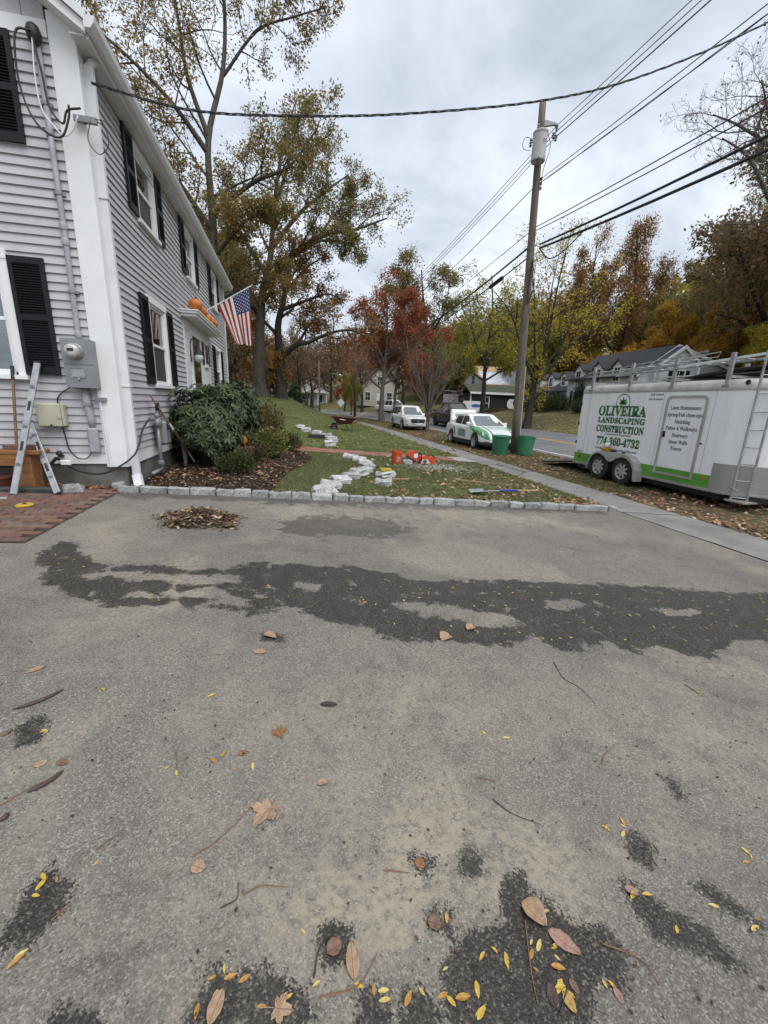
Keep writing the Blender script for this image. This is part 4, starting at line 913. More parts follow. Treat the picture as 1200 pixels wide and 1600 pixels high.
wood('woods', 'brown woods at the back of the left lawn', [(-45+i*2.9+rw.uniform(-2, 2), 70+rw.uniform(-8, 12)) for i in range(13)], L_BROWN, 12, 4)
wood('woods', 'gold and green understorey on the slope behind the white house', [(35+rw.uniform(0, 9), 16+i*2.0+rw.uniform(-1, 1)) for i in range(26)], L_GOLD, 5.5, 5)
wood('woods', 'yellow green understorey behind the building site', [(33+rw.uniform(-6, 6), 62+i*1.6) for i in range(10)], L_YG, 6, 6)
# ------------------------------------------------------------------ the grey clapboard house
def siding_mat():
    m, nt, b = base_mat('grey_clapboard')
    v = coord(nt, 'Object', (1, 1, 1)); n = noise_node(nt, v, 1.7, 6, .6); f = noise_node(nt, coord(nt, 'Object', (3, 3, 60)), 6, 3)
    col = ramp(nt, n, [(.3, (0.42, 0.42, 0.45)), (.55, (0.465, 0.46, 0.49)), (.75, (0.50, 0.495, 0.52))])
    col = mixc(nt, .10, col, ramp(nt, f, [(.3, (.2, .2, .2)), (.7, (.7, .7, .7))]))
    oi = nt.nodes.new('ShaderNodeObjectInfo'); col = mixc(nt, 1.0, col, ramp(nt, oi.outputs['Random'], [(0, (.93, .93, .94)), (1, (1.05, 1.05, 1.04))]), 'MULTIPLY')
    sp = nt.nodes.new('ShaderNodeSeparateXYZ'); nt.links.new(v, sp.inputs[0]); gr = noise_node(nt, coord(nt, 'Object', (2.5, 2.5, .6)), 2.2, 6, .65)
    dirt = mathn(nt, 'MULTIPLY', smooth(nt, mathn(nt, 'MULTIPLY_ADD', gr, 1.6, mathn(nt, 'MULTIPLY', sp.outputs[2], -.55)), .35, .9), .35); col = mixc(nt, dirt, col, (.24, .23, .215))
    nt.links.new(col, b.inputs['Base Color']); b.inputs['Roughness'].default_value = .55
    bump(nt, b, f, .001, .3); return m
M_SIDE = siding_mat()
M_WHITE = pmat('white_trim_paint', (0.80, 0.81, 0.82), (0.72, 0.73, 0.74), 2.2, .45)
M_WHITE2 = pmat('white_aluminium', (0.74, 0.75, 0.77), (0.65, 0.66, 0.68), 3, .4)
M_SHUT = pmat('black_shutter', (0.010, 0.011, 0.014), (0.014, 0.016, 0.020), 5, .5, spec=.25)
M_CONC = pmat('foundation_concrete', (0.17, 0.165, 0.15), (0.085, 0.083, 0.075), 2.5, .9, .01, 30)
M_PANE = pane_glass('window_glass')
M_DARK = pmat('room_dark', (0.012, 0.012, 0.013), (0.02, 0.02, 0.021), 3, .9)
M_SCREEN = pmat('insect_screen', (0.030, 0.032, 0.035), (0.045, 0.047, 0.05), 30, .6)
M_CURT = pmat('pale_curtain', (0.30, 0.31, 0.25), (0.17, 0.18, 0.14), 5, .9, stretch=(5, 5, .6))
M_BLIND = pmat('grey_blind', (0.27, 0.27, 0.27), (0.17, 0.17, 0.17), 40, .8, stretch=(.2, .2, 1))
M_ROOF = pmat('roof_shingle', (0.06, 0.06, 0.065), (0.035, 0.035, 0.038), 12, .9, .01, 40)
M_GALV = pmat('grey_painted_steel', (0.27, 0.285, 0.30), (0.22, 0.23, 0.245), 5, .42, metal=.2)
M_PVC = pmat('grey_conduit', (0.36, 0.375, 0.40), (0.28, 0.29, 0.31), 6, .45)
M_BLACK = pmat('black_rubber', (0.012, 0.012, 0.013), (0.02, 0.02, 0.02), 9, .55)
M_STEEL = pmat('worn_aluminium', (0.44, 0.455, 0.46), (0.28, 0.29, 0.295), 9, .42, metal=.55)
M_BEIGE = pmat('beige_plastic', (0.50, 0.48, 0.38), (0.42, 0.40, 0.31), 4, .5)
HX, HY, HZ = -2.31, 6.51, .47
EXPO = .1016
def house():
    H = thing('house', 'grey clapboard two-storey house with white trim and black shutters', 'house', (HX, HY, HZ))
    def B(mb, nm, mat, par=H, **k):
        mb.v = [(x-HX, y-HY, z-HZ) for x, y, z in mb.v]; return mb.build(nm, mat, par, **k)
    XW, YE = -9.8, 17.25
    # core behind the boards, with holes left out where windows are (openings get their own dark box)
    front_open = [(7.71+.40, 9.50-.40, 4.50, 5.55), (10.9+.38, 12.6-.38, 4.50, 5.55), (14.16+.38, 15.87-.38, 4.50, 5.55), (8.11, 9.15, 2.0, 3.36), (14.5, 15.6, 2.0, 3.34), (10.55, 13.5, .9, 3.52)]
    gab_open = [(-4.42, -3.36, 2.02, 3.40), (-4.42, -3.36, 4.55, 5.60)]
    B(MB().box(XW, HX-.02, HY+.02, YE-.02, .3, .84), 'foundation', M_CONC)
    B(MB().box(XW, HX-.014, HY-.012, HY+.0, .84, 1.005).box(HX, HX+.014, HY-.0, YE, .80, 1.005), 'skirt_board', M_WHITE)
    # each clapboard row, split by the openings
    rng = random.Random(2)
    z = 1.0; rows = 0; gab_mesh = {}
    while z < 5.62:
        z1 = min(z+EXPO, 5.66)
        def spans(a, b, op):
            segs = [(a, b)]
            for o0, o1, oz0, oz1 in op:
                if z+EXPO*.5 < oz0 or z+EXPO*.5 > oz1: continue
                ns = []
                for s0, s1 in segs:
                    if o1 <= s0 or o0 >= s1: ns.append((s0, s1)); continue
                    if o0 > s0: ns.append((s0, o0))
                    if o1 < s1: ns.append((o1, s1))
                segs = ns
            return segs
        for a, b in spans(XW, -2.55, gab_open):    # gable end, facing the driveway
            B(MB().add([(a, HY-.031, z), (b, HY-.031, z), (b, HY-.006, z1+.012), (a, HY-.006, z1+.012), (a, HY+.012, z), (b, HY+.012, z), (b, HY+.012, z1+.012), (a, HY+.012, z1+.012)],
                   [(0, 1, 2, 3), (4, 7, 6, 5), (0, 4, 5, 1), (2, 6, 7, 3), (0, 3, 7, 4), (1, 5, 6, 2)]), 'clapboard', M_SIDE)
        for a, b in spans(HY+.30, YE-.18, front_open):
            B(MB().add([(HX+.031, a, z), (HX+.031, b, z), (HX+.006, b, z1+.012), (HX+.006, a, z1+.012), (HX-.012, a, z), (HX-.012, b, z), (HX-.012, b, z1+.012), (HX-.012, a, z1+.012)],
                   [(0, 1, 2, 3), (4, 7, 6, 5), (0, 4, 5, 1), (2, 6, 7, 3), (0, 3, 7, 4), (1, 5, 6, 2)]), 'clapboard', M_SIDE)
        z += EXPO; rows += 1
    # backing wall
    B(MB().box(XW, HX-.5, HY+.35, HY+.37, .8, 5.7).box(HX-.37, HX-.35, HY+.3, YE-.1, .8, 5.7).box(HX-.4, HX-.03, HY+.015, HY+.05, .84, 5.7).box(HX-.05, HX-.015, HY+.03, HY+.35, .84, 5.7).box(XW, HX, YE-.04, YE-.02, .84, 5.7).box(XW, XW+.05, HY, YE, .3, 5.7), 'inner_wall', M_DARK)
    # corner boards
    B(MB().box(-2.55, HX+.03, HY-.034, HY+.0, .80, 5.86), 'corner_board', M_WHITE)
    B(MB().box(HX, HX+.030, HY+.002, HY+.16, .80, 5.60), 'corner_board', M_WHITE)
    B(MB().box(HX+.002, HX+.026, HY+.17, HY+.30, .80, 5.60), 'corner_board', M_WHITE)
    B(MB().box(HX-.05, HX+.034, YE-.18, YE+.03, .80, 5.62), 'corner_board', M_WHITE)
    # frieze under the eave, band across the gable
    B(MB().box(HX, HX+.028, HY+.16, YE, 5.585, 5.80), 'frieze_board', M_WHITE)
    B(MB().box(XW, -2.56, HY-.038, HY, 5.61, 5.765), 'gable_band', M_WHITE)
    # roof 35 degrees, ridge along the street
    sl_ = .68; ex = HX+.24; zr = 5.70; xr = -6.0
    zt = lambda x: zr+(ex-x)*sl_
    B(MB().prism([(ex, zr), (ex, zr+.05), (xr, zt(xr)+.05), (XW-.3, zt(xr)+.05-(xr-XW+.3)*sl_), (XW-.3, zt(xr)-(xr-XW+.3)*sl_), (xr, zt(xr))], HY-.26, YE+.25), 'roof', M_ROOF)
    B(MB().prism([(ex-.03, zr-.10), (ex-.03, zr-.004), (xr, zt(xr)-.024), (xr, zt(xr)-.25)], HY-.25, HY-.19), 'rake_board', M_WHITE)
    B(MB().prism([(ex-.0, zr-.02), (ex+.0, zr+.075), (xr, zt(xr)+.075), (xr, zt(xr)-.02)], HY-.285, HY-.262), 'rake_edge', M_WHITE2)
    B(MB().prism([(ex-.05, zr-.10), (ex-.05, zr-.075), (xr, zt(xr)-.11), (xr, zt(xr)-.14)], HY-.19, HY-.0), 'rake_soffit', M_WHITE)
    B(MB().prism([(ex-.04, zr-.12), (ex+.02, zr-.10), (ex+.02, zr-.02), (ex-.04, zr-.02)], YE+.2, YE+.24), 'rake_end', M_WHITE)
    B(MB().box(HX+.03, ex-.05, HY-.19, YE+.2, zr-.10, zr-.085), 'soffit', M_WHITE2)
    B(MB().box(ex-.05, ex-.02, HY-.188, YE+.2, zr-.12, zr-.01), 'fascia', M_WHITE)
    # gutter: open K profile
    g0 = ex-.018
    prof = [(g0, zr+.02), (g0, zr-.085), (g0+.06, zr-.085), (g0+.10, zr-.03), (g0+.115, zr+.025), (g0+.107, zr+.025), (g0+.09, zr-.025), (g0+.055, zr-.075), (g0+.008, zr-.075), (g0+.008, zr+.02)]
    B(MB().prism(prof, HY-.30, YE+.28), 'gutter', M_WHITE2)
    B(MB().prism([(g0, zr+.02), (g0, zr-.085), (g0+.06, zr-.085), (g0+.10, zr-.03), (g0+.115, zr+.025)], HY-.305, HY-.301), 'gutter_end', M_WHITE2)
    # gable shingles above the band
    for r in range(14):
        z0 = 5.765+r*.155; x = -2.57-(.11 if r % 2 else 0)
        while x > -5.2:
            if zt(x-.1)-.12 > z0+.16: B(MB().box(x-.212, x-.004, HY-.02-.004*(r % 2)-rng.uniform(0, .006), HY+.012, z0, z0+.165), 'shingle', M_SIDE)
            x -= .214
    B(MB().add([(-9.8, HY+.02, 5.7), (HX, HY+.02, 5.7), (HX-.4, HY+.02, 5.9), (xr, HY+.02, zt(xr)-.1)], [(0, 1, 2, 3)]), 'gable_wall', M_SIDE)
    # windows
    def shutter(a, b, z0, z1, face):
        """face 'f' front (a..b in y) or 'g' gable (a..b in x)"""
        def bx(mb, u0, u1, v0, v1, d0, d1):
            if face == 'f': mb.box(HX+d0, HX+d1, u0, u1, v0, v1)
            else: mb.box(u0, u1, HY-d1, HY-d0, v0, v1)
        fr = MB(); w = .048; zm = z0+(z1-z0)*.5
        bx(fr, a, a+w, z0, z1, .026, .062); bx(fr, b-w, b, z0, z1, .026, .062)
        bx(fr, a+w, b-w, z0, z0+.095, .026, .061); bx(fr, a+w, b-w, z1-.075, z1, .026, .061); bx(fr, a+w, b-w, zm-.035, zm+.035, .026, .061)
        s = B(fr, 'shutter', M_SHUT)
        bk = MB(); bx(bk, a+w, b-w, z0+.05, z1-.05, .026, .032)
        lv = bk; zz = z0+.10
        while zz < z1-.085:
            if abs(zz-zm) > .045:
                if face == 'f': lv.add([(HX+.034, a+w, zz+.018), (HX+.055, a+w, zz), (HX+.055, b-w, zz), (HX+.034, b-w, zz+.018), (HX+.034, a+w, zz+.024), (HX+.057, a+w, zz+.006), (HX+.057, b-w, zz+.006), (HX+.034, b-w, zz+.024)], [(0, 1, 2, 3), (4, 7, 6, 5), (1, 5, 6, 2)])
                else: lv.add([(a+w, HY-.034, zz+.018), (a+w, HY-.055, zz), (b-w, HY-.055, zz), (b-w, HY-.034, zz+.018), (a+w, HY-.034, zz+.024), (a+w, HY-.057, zz+.006), (b-w, HY-.057, zz+.006), (b-w, HY-.034, zz+.024)], [(0, 1, 2, 3), (4, 7, 6, 5), (1, 5, 6, 2)])
            zz += .0295
        o = B(lv, 'louvres', M_SHUT, s); stuff(o)
    def window(a, b, z0, z1, face, kind='curtain'):
        def bx(mb, u0, u1, v0, v1, d0, d1):
            if face == 'f': mb.box(HX+d0, HX+d1, u0, u1, v0, v1)
            else: mb.box(u0, u1, HY-d1, HY-d0, v0, v1)
            return mb
        cs = .085
        mb = MB(); bx(mb, a, a+cs, z0, z1, .0, .045); bx(mb, b-cs, b, z0, z1, .0, .045); bx(mb, a-.004, b+.004, z1-.10, z1+.012, .0, .052)
        w = B(mb, 'window', M_WHITE)
        B(bx(MB(), a-.03, b+.03, z0-.04, z0+.012, -.02, .085), 'sill', M_WHITE, w)
        # jamb box going into the room and dark back
        mb = MB(); bx(mb, a+cs, a+cs+.03, z0, z1-.1, -.12, .03); bx(mb, b-cs-.03, b-cs, z0, z1-.1, -.12, .03); bx(mb, a+cs, b-cs, z1-.13, z1-.1, -.12, .03); bx(mb, a+cs, b-cs, z0+.01, z0+.05, -.12, .03)
        B(mb, 'sash_frame', M_WHITE, w)
        i0, i1, j0, j1 = a+cs+.03, b-cs-.03, z0+.05, z1-.13; zm = (j0+j1)/2
        mb = MB(); s = .032
        bx(mb, i0, i1, zm-.022, zm+.022, -.05, .012); bx(mb, i0, i0+s, j0, j1, -.055, .004); bx(mb, i1-s, i1, j0, j1, -.055, .004); bx(mb, i0, i1, j0, j0+s, -.054, .003); bx(mb, i0, i1, j1-s, j1, -.054, .003)
        B(mb, 'meeting_rail', M_WHITE, w)
        B(bx(MB(), i0, i1, zm, j1, -.026, -.022), 'pane', M_PANE, w)
        B(bx(MB(), i0, i1, j0, zm, -.020, -.017), 'insect_screen' if kind != 'blind' else 'pane', M_SCREEN if kind != 'blind' else M_PANE, w)
        if kind == 'curtain':
            n = 24; P = []
            for side in (0, 1):
                mbc = MB(); P = [[], []]
                for k in range(n+1):
                    u = (i0+(i1-i0)*(.0+.46*k/n)) if side == 0 else (i1-(i1-i0)*(.46*k/n)); d = -.10+.02*math.sin(k*1.7)
                    for r, zz in enumerate((j0, j1)): P[r].append((HX+d, u, zz) if face == 'f' else (u, HY-d, zz))
                B(mbc.grid(P), 'curtain', M_CURT, w, smooth=True)
        elif kind == 'blind':
            mb = MB(); zz = j0
            while zz < j1: bx(mb, i0, i1, zz, zz+.004, -.11, -.085); zz += .028
            stuff(B(mb, 'blind_slats', M_BLIND, w))
        B(bx(MB(), a+.02, b-.02, z0, z1, -.30, -.28), 'room', M_DARK, w)
    window(8.10, 9.13, 4.47, 5.56, 'f', 'none'); shutter(7.71, 8.095, 4.49, 5.55, 'f'); shutter(9.14, 9.525, 4.49, 5.55, 'f')
    window(11.26, 12.24, 4.47, 5.56, 'f', 'blind'); shutter(10.88, 11.255, 4.49, 5.55, 'f'); shutter(12.245, 12.62, 4.49, 5.55, 'f')
    window(14.52, 15.50, 4.47, 5.56, 'f', 'none'); shutter(14.14, 14.515, 4.49, 5.55, 'f'); shutter(15.505, 15.88, 4.49, 5.55, 'f')
    window(8.10, 9.16, 1.97, 3.40, 'f', 'curtain'); shutter(7.71, 8.095, 1.99, 3.35, 'f'); shutter(9.17, 9.555, 1.99, 3.35, 'f')
    window(14.5, 15.58, 1.97, 3.36, 'f', 'none'); shutter(14.12, 14.495, 1.99, 3.32, 'f'); shutter(15.585, 15.96, 1.99, 3.32, 'f')
    window(-4.40, -3.335, 1.98, 3.44, 'g', 'blind'); shutter(-3.325, -2.94, 2.01, 3.38, 'g'); shutter(-4.80, -4.41, 2.01, 3.38, 'g')
    window(-4.40, -3.335, 4.53, 5.60, 'g', 'none'); shutter(-3.325, -2.93, 4.56, 5.606, 'g'); shutter(-4.80, -4.41, 4.56, 5.606, 'g')
    # entrance: panelled white surround, flat hood, door, little side window
    e = B(MB().box(HX-.01, HX+.035, 10.52, 13.52, .86, 3.53), 'entry_surround', M_WHITE)
    for z0 in np.arange(1.0, 3.5, .19): B(MB().box(HX+.034, HX+.044, 10.54, 13.5, z0, z0+.182), 'panel_board', M_WHITE, e)
    d = B(MB().box(HX+.03, HX+.05, 11.15, 12.1, .86, 3.2), 'door', pmat('door_paint', (0.10, 0.085, 0.07), (0.07, 0.06, 0.05), 6, .4))
    B(MB().box(HX+.05, HX+.06, 11.26, 11.99, 2.15, 3.0), 'door_glass', M_PANE, d); B(MB().lathe([(.0, .0), (.028, .01), (.03, .035), (.0, .05)], 10, (HX+.06, 11.24, 1.85), 'x'), 'door_knob', M_STEEL, d)
    B(MB().box(HX+.03, HX+.075, 11.05, 11.15, .86, 3.3).box(HX+.03, HX+.075, 12.1, 12.2, .86, 3.3).box(HX+.03, HX+.074, 11.15, 12.1, 3.2, 3.3), 'door_frame', M_WHITE, d)
    B(MB().box(HX+.02, HX+.075, 12.62, 13.1, 2.62, 3.24).box(HX+.02, HX+.10, 12.58, 13.14, 2.58, 2.62), 'small_window', M_WHITE)
    B(MB().box(HX+.074, HX+.08, 12.68, 13.04, 2.68, 3.18), 'small_pane', glass_dark('dark_pane', (.02, .022, .025)))
    shutter(12.36, 12.60, 2.64, 3.22, 'f'); shutter(13.12, 13.36, 2.64, 3.22, 'f')
    h = B(MB().box(HX, HX+.38, 10.36, 13.72, 3.55, 3.60).box(HX, HX+.34, 10.40, 13.68, 3.49, 3.55).box(HX, HX+.40, 10.34, 13.74, 3.60, 3.625), 'entry_hood', M_WHITE)
    # lantern: arched bracket, shade, glass body
    L = B(MB().tube([(HX+.05, 11.0, 2.75), (HX+.05, 11.0, 3.0), (HX+.09, 11.0, 3.10), (HX+.17, 11.0, 3.12), (HX+.22, 11.0, 3.05), (HX+.22, 11.0, 2.98)], .012, 8).box(HX+.035, HX+.055, 10.95, 11.05, 2.6, 2.85), 'wall_lantern', M_BLACK)
    B(MB().lathe([(.01, 0), (.03, -.03), (.06, -.12), (.095, -.2), (.10, -.22)], 16, (HX+.22, 11.0, 2.98)), 'lamp_shade', M_BLACK, L)
    B(MB().lathe([(.085, -.22), (.10, -.28), (.08, -.36), (.03, -.4)], 16, (HX+.22, 11.0, 2.98)), 'lamp_globe', pmat('frosted_glass', (.55, .56, .57), None, 4, .2), L, smooth=True)
    # downspout on the front next to the corner
    px = HX+.075; py = HY+.12
    D = B(MB().obox((px, py, .62), (px, py, 5.50), .10, .075, (0, 1, 0)), 'downspout', M_WHITE2, bevel=.006)
    for k in range(3): B(MB().obox((px, py+(-.022+k*.022), .64), (px, py+(-.022+k*.022), 5.48), .082, .006, (0, 1, 0)), 'rib', M_WHITE2, D)
    B(MB().tube([(px, py, 5.48), (px+.03, py+.03, 5.56), (px+.12, py+.1, 5.63)], .045, 8), 'elbow', M_WHITE2, D, smooth=True)
    B(MB().obox((px, py, .66), (px+.05, py-.10, .50), .11, .08, (0, 1, 0)), 'outlet', M_WHITE2, D)
    for zz in (1.9, 4.15): B(MB().box(px-.06, px+.06, py-.05, py+.05, zz, zz+.022), 'strap', M_WHITE2, D)
    # cable clip and ground conduit
    B(MB().tube([(-2.52, HY-.05, 1.70), (-2.495, HY-.05, .80)], .013, 8), 'ground_conduit', M_WHITE2)
    B(MB().box(-2.56, -2.44, HY-.08, HY-.03, 1.70, 1.745), 'ground_clamp', M_GALV)
    return H
house()
def on_house():
    # meter cabinet with its service pipe: fixed equipment, one thing each
    m = thing('meter_box', 'grey electric meter cabinet with round glass meter on the gable wall', 'meter', (-2.66, HY-.03, 1.86))
    MB().box(-.168, .168, -.15, 0, 0, .60).build('cabinet', M_GALV, m, bevel=.006)
    MB().box(-.175, .175, -.158, -.146, .29, .605).build('upper_cover', M_GALV, m, bevel=.004)
    MB().box(-.172, .172, -.156, -.146, .0, .285).build('lower_cover', M_GALV, m, bevel=.004)
    MB().lathe([(.098, 0), (.10, -.02), (.092, -.03)], 28, (-.02, -.158, .445), 'y').build('meter_ring', M_STEEL, m)
    MB().lathe([(.088, -.03), (.086, -.085), (.078, -.11), (.05, -.118), (0, -.12)], 28, (-.02, -.158, .445), 'y').build('meter_glass', pmat('meter_face', (.50, .50, .47), (.34, .34, .32), 12, .12, coat=.6), m, smooth=True)
    MB().box(-.055, .015, -.285, -.277, .445, .475).build('display', M_BLACK, m)
    MB().box(-.10, .07, -.166, -.157, .13, .24).build('breaker_window', M_PVC, m, bevel=.012)
    MB().tube([(-.015, -.166, .118), (-.015, -.172, .10)], .012, 8).build('latch', M_STEEL, m)
    p = thing('service_conduit', 'grey service pipe running up the gable wall to a weatherhead', 'conduit', (-2.67, HY-.05, 2.46))
    MB().tube([(-.005, 0, 0), (0, 0, .12), (.012, 0, 1.5), (.01, -.005, 3.05)], [.036, .031, .031, .031], 12).build('pipe', M_PVC, p, smooth=True)
    for z in (.02, 1.08, 1.25, 2.2): MB().lathe([(.036, 0), (.040, .012), (.040, .075), (.036, .085)], 14, (.006, 0, z)).build('coupling', M_PVC, p, smooth=True)
    for z in (.55, 1.62, 2.5): MB().lathe([(.042, 0), (.042, .035)], 14, (.006, 0, z)).box(-.05, .075, 0, .025, z, z+.035).build('pipe_strap', M_GALV, p)
    MB().lathe([(.034, -.02), (.06, .03), (.075, .09), (.055, .15), (.015, .18)], 14, (0, -.035, 3.05)).build('weatherhead', M_BLACK, p, smooth=True)
    for k, q in enumerate([[(0, -.1, 3.12), (-.13, -.14, 3.05), (-.16, -.15, 2.6), (-.05, -.16, 2.25), (.16, -.14, 2.15), (.27, -.13, 2.35), (.30, -.16, 2.47)], [(0, -.08, 3.08), (-.02, -.1, 2.7), (.0, -.1, 2.42), (.1, -.12, 2.27), (.2, -.12, 2.18), (.3, -.13, 2.25), (.38, -.16, 2.38)], [(0, -.08, 3.1), (.05, -.09, 2.75), (.08, -.1, 2.45), (.2, -.12, 2.30), (.27, -.14, 2.42), (.42, -.17, 2.45)]]):
        c = path(q, 6); MB().tube([tuple(v) for v in c], .011 if k != 1 else .008, 6).build('service_wire', M_BLACK if k != 1 else M_WHITE2, p, smooth=True)
    b = thing('lower_conduit', 'short grey pipe with flat access fitting below the meter cabinet', 'conduit', (-2.68, HY-.05, 1.86))
    MB().tube([(0, 0, 0), (.0, 0, -.20), (.02, 0, -.40), (.02, 0, -.52)], [.05, .05, .045, .035], 12).build('pipe', M_PVC, b, smooth=True)
    MB().box(-.04, .085, -.05, .03, -.86, -.52).build('access_fitting', M_PVC, b, bevel=.02); MB().box(-.055, .06, -.056, .03, -.225, -.19).build('clamp', M_GALV, b)
    n = thing('utility_box', 'beige plastic utility box on the grey siding left of the meter', 'box', (-3.11, HY-.03, 1.35))
    MB().box(-.145, .13, -.11, 0, 0, .30).build('cover', M_BEIGE, n, bevel=.014); MB().box(.13, .165, -.09, 0, .01, .29).build('hinge_side', M_BEIGE, n, bevel=.008)
    MB().box(.09, .135, -.118, -.108, .11, .14).build('latch', M_BEIGE, n); MB().lathe([(.014, 0), (.014, -.008)], 10, (.01, -.11, .02), 'y').build('screw', M_BLACK, n)
    def cable(nm, lab, pts, r, mat=M_BLACK):
        tag(MB().tube([tuple(v) for v in path(pts, 7)], r, 6).build(nm, mat, smooth=True), lab, 'cable')
    y = HY-.05
    cable('cable', 'thin black cable dropping from the beige box to the pipe fitting', [(-3.02, y, 1.36), (-3.0, y, 1.2), (-2.98, y, 1.05), (-2.9, y, .93), (-2.78, y-.02, .92), (-2.72, y, 1.0), (-2.70, y, 1.12)], .008)
    cable('cable', 'thin black cable looping from the meter cabinet to the beige box', [(-2.84, y, 2.35), (-2.87, y, 2.1), (-2.83, y, 1.9), (-2.95, y, 1.8), (-3.02, y, 1.72), (-3.03, y, 1.64)], .008)
    cable('hose', 'dark hose swinging low round the white corner to the gas meter', [(-3.05, HY-.05, .85), (-2.9, HY-.10, .76), (-2.6, HY-.16, .72), (-2.36, HY-.12, .82), (-2.18, HY+.02, 1.0), (-2.15, HY+.3, 1.3), (-2.17, HY+.75, 1.45)], .014)
    f = thing('outdoor_faucet', 'black tap with small white timer on the white skirt board', 'faucet', (-3.08, HY-.03, .92))
    MB().tube([(0, 0, .03), (0, -.09, .03), (0, -.13, .0)], .022, 8).lathe([(.035, 0), (.04, .03), (.02, .06)], 10, (-.0, -.08, .05)).build('tap', M_BLACK, f)
    MB().box(.03, .15, -.16, -.11, -.075, -.01).build('timer', M_WHITE, f, bevel=.008); MB().tube([(-.02, -.12, .02), (-.10, -.13, -.07)], .02, 8).build('hose_end', M_BLACK, f)
    cable('cable', 'loose thin cable ring hanging at the top of the white corner board', [(-2.2, HY-.12, 4.85), (-2.24, HY-.14, 4.65), (-2.14, HY-.15, 4.52), (-2.04, HY-.13, 4.62), (-2.05, HY-.1, 4.78), (-2.14, HY-.08, 4.87), (-2.28, HY-.08, 4.83)], .005)
    # gas meter
    g = thing('gas_meter', 'grey gas meter with pipes against the clapboards beside the downspout', 'meter', (-2.18, 7.75, .46))
    MB().tube([(0, -.10, -.05), (0, -.10, .55), (.0, -.09, .85)], [.028, .028, .024], 10).build('riser_pipe', M_GALV, g, smooth=True)
    MB().lathe([(.02, -.05), (.075, -.03), (.08, 0), (.075, .03), (.02, .05)], 16, (.01, -.09, .90), 'x').lathe([(.03, 0), (.045, .05), (.03, .1)], 12, (0, -.09, .96)).build('regulator', M_GALV, g, smooth=True)
    MB().tube([(0, -.09, .97), (0, -.06, 1.12), (0, .08, 1.13), (0, .12, 1.05), (0, .12, .98)], .024, 10).build('cross_pipe', M_GALV, g, smooth=True)
    MB().box(-.09, .10, -.02, .27, .52, .93).build('meter_body', M_GALV, g, bevel=.04); MB().box(.10, .115, .04, .2, .78, .88).build('dial', M_BLACK, g)
    MB().tube([(0, .22, .93), (0, .22, 1.05), (-.08, .24, 1.08)], .02, 8).build('outlet_pipe', M_GALV, g); MB().tube([(0, -.10, .12), (-.02, -.55, .12)], .03, 10).build('branch_pipe', M_GALV, g, smooth=True)
    MB().box(-.04, .04, -.15, -.05, .20, .27).build('valve', M_STEEL, g, bevel=.01)
on_house()
# ------------------------------------------------------------------ lettering (flat print, a few mm proud)
BOLD = {}
for i in range(26): BOLD[chr(65+i)] = chr(0x1D400+i); BOLD[chr(97+i)] = chr(0x1D41A+i)
for i in range(10): BOLD[chr(48+i)] = chr(0x1D7CE+i)
def text_pts(s, offset=0.0, serif=True):
    """flat text mesh normalised so that it spans 0..1 in u; returns V (u,v), faces and cap height / width"""
    cu = bpy.data.curves.new('t', 'FONT'); cu.body = ''.join(BOLD.get(c, c) for c in s) if serif else s
    cu.resolution_u = 3; cu.offset = offset
    o = bpy.data.objects.new('t', cu); COL.objects.link(o); bpy.context.view_layer.update()
    me = bpy.data.meshes.new_from_object(o.evaluated_get(bpy.context.evaluated_depsgraph_get()))
    V = np.empty(len(me.vertices)*3); me.vertices.foreach_get('co', V); V = V.reshape(-1, 3)[:, :2]; F = [tuple(p.vertices) for p in me.polygons]
    bpy.data.objects.remove(o); bpy.data.curves.remove(cu); bpy.data.meshes.remove(me)
    return V, F
def print_text(nm, s, mat, parent, frame, w, h=None, offset=0.0, serif=True, shear=0.0):
    """frame(u, v) -> 3D point; text is scaled to width w, height by cap height h"""
    V, F = text_pts(s, offset, serif); u0, u1 = V[:, 0].min(), V[:, 0].max(); v1 = V[:, 1].max()
    k = w/(u1-u0); kv = (h/0.70 if h else k)
    mb = MB(); mb.add([frame((u-u0)*k+shear*v*kv, v*kv) for u, v in V], F)
    return mb.build(nm, mat, parent, fix=False)

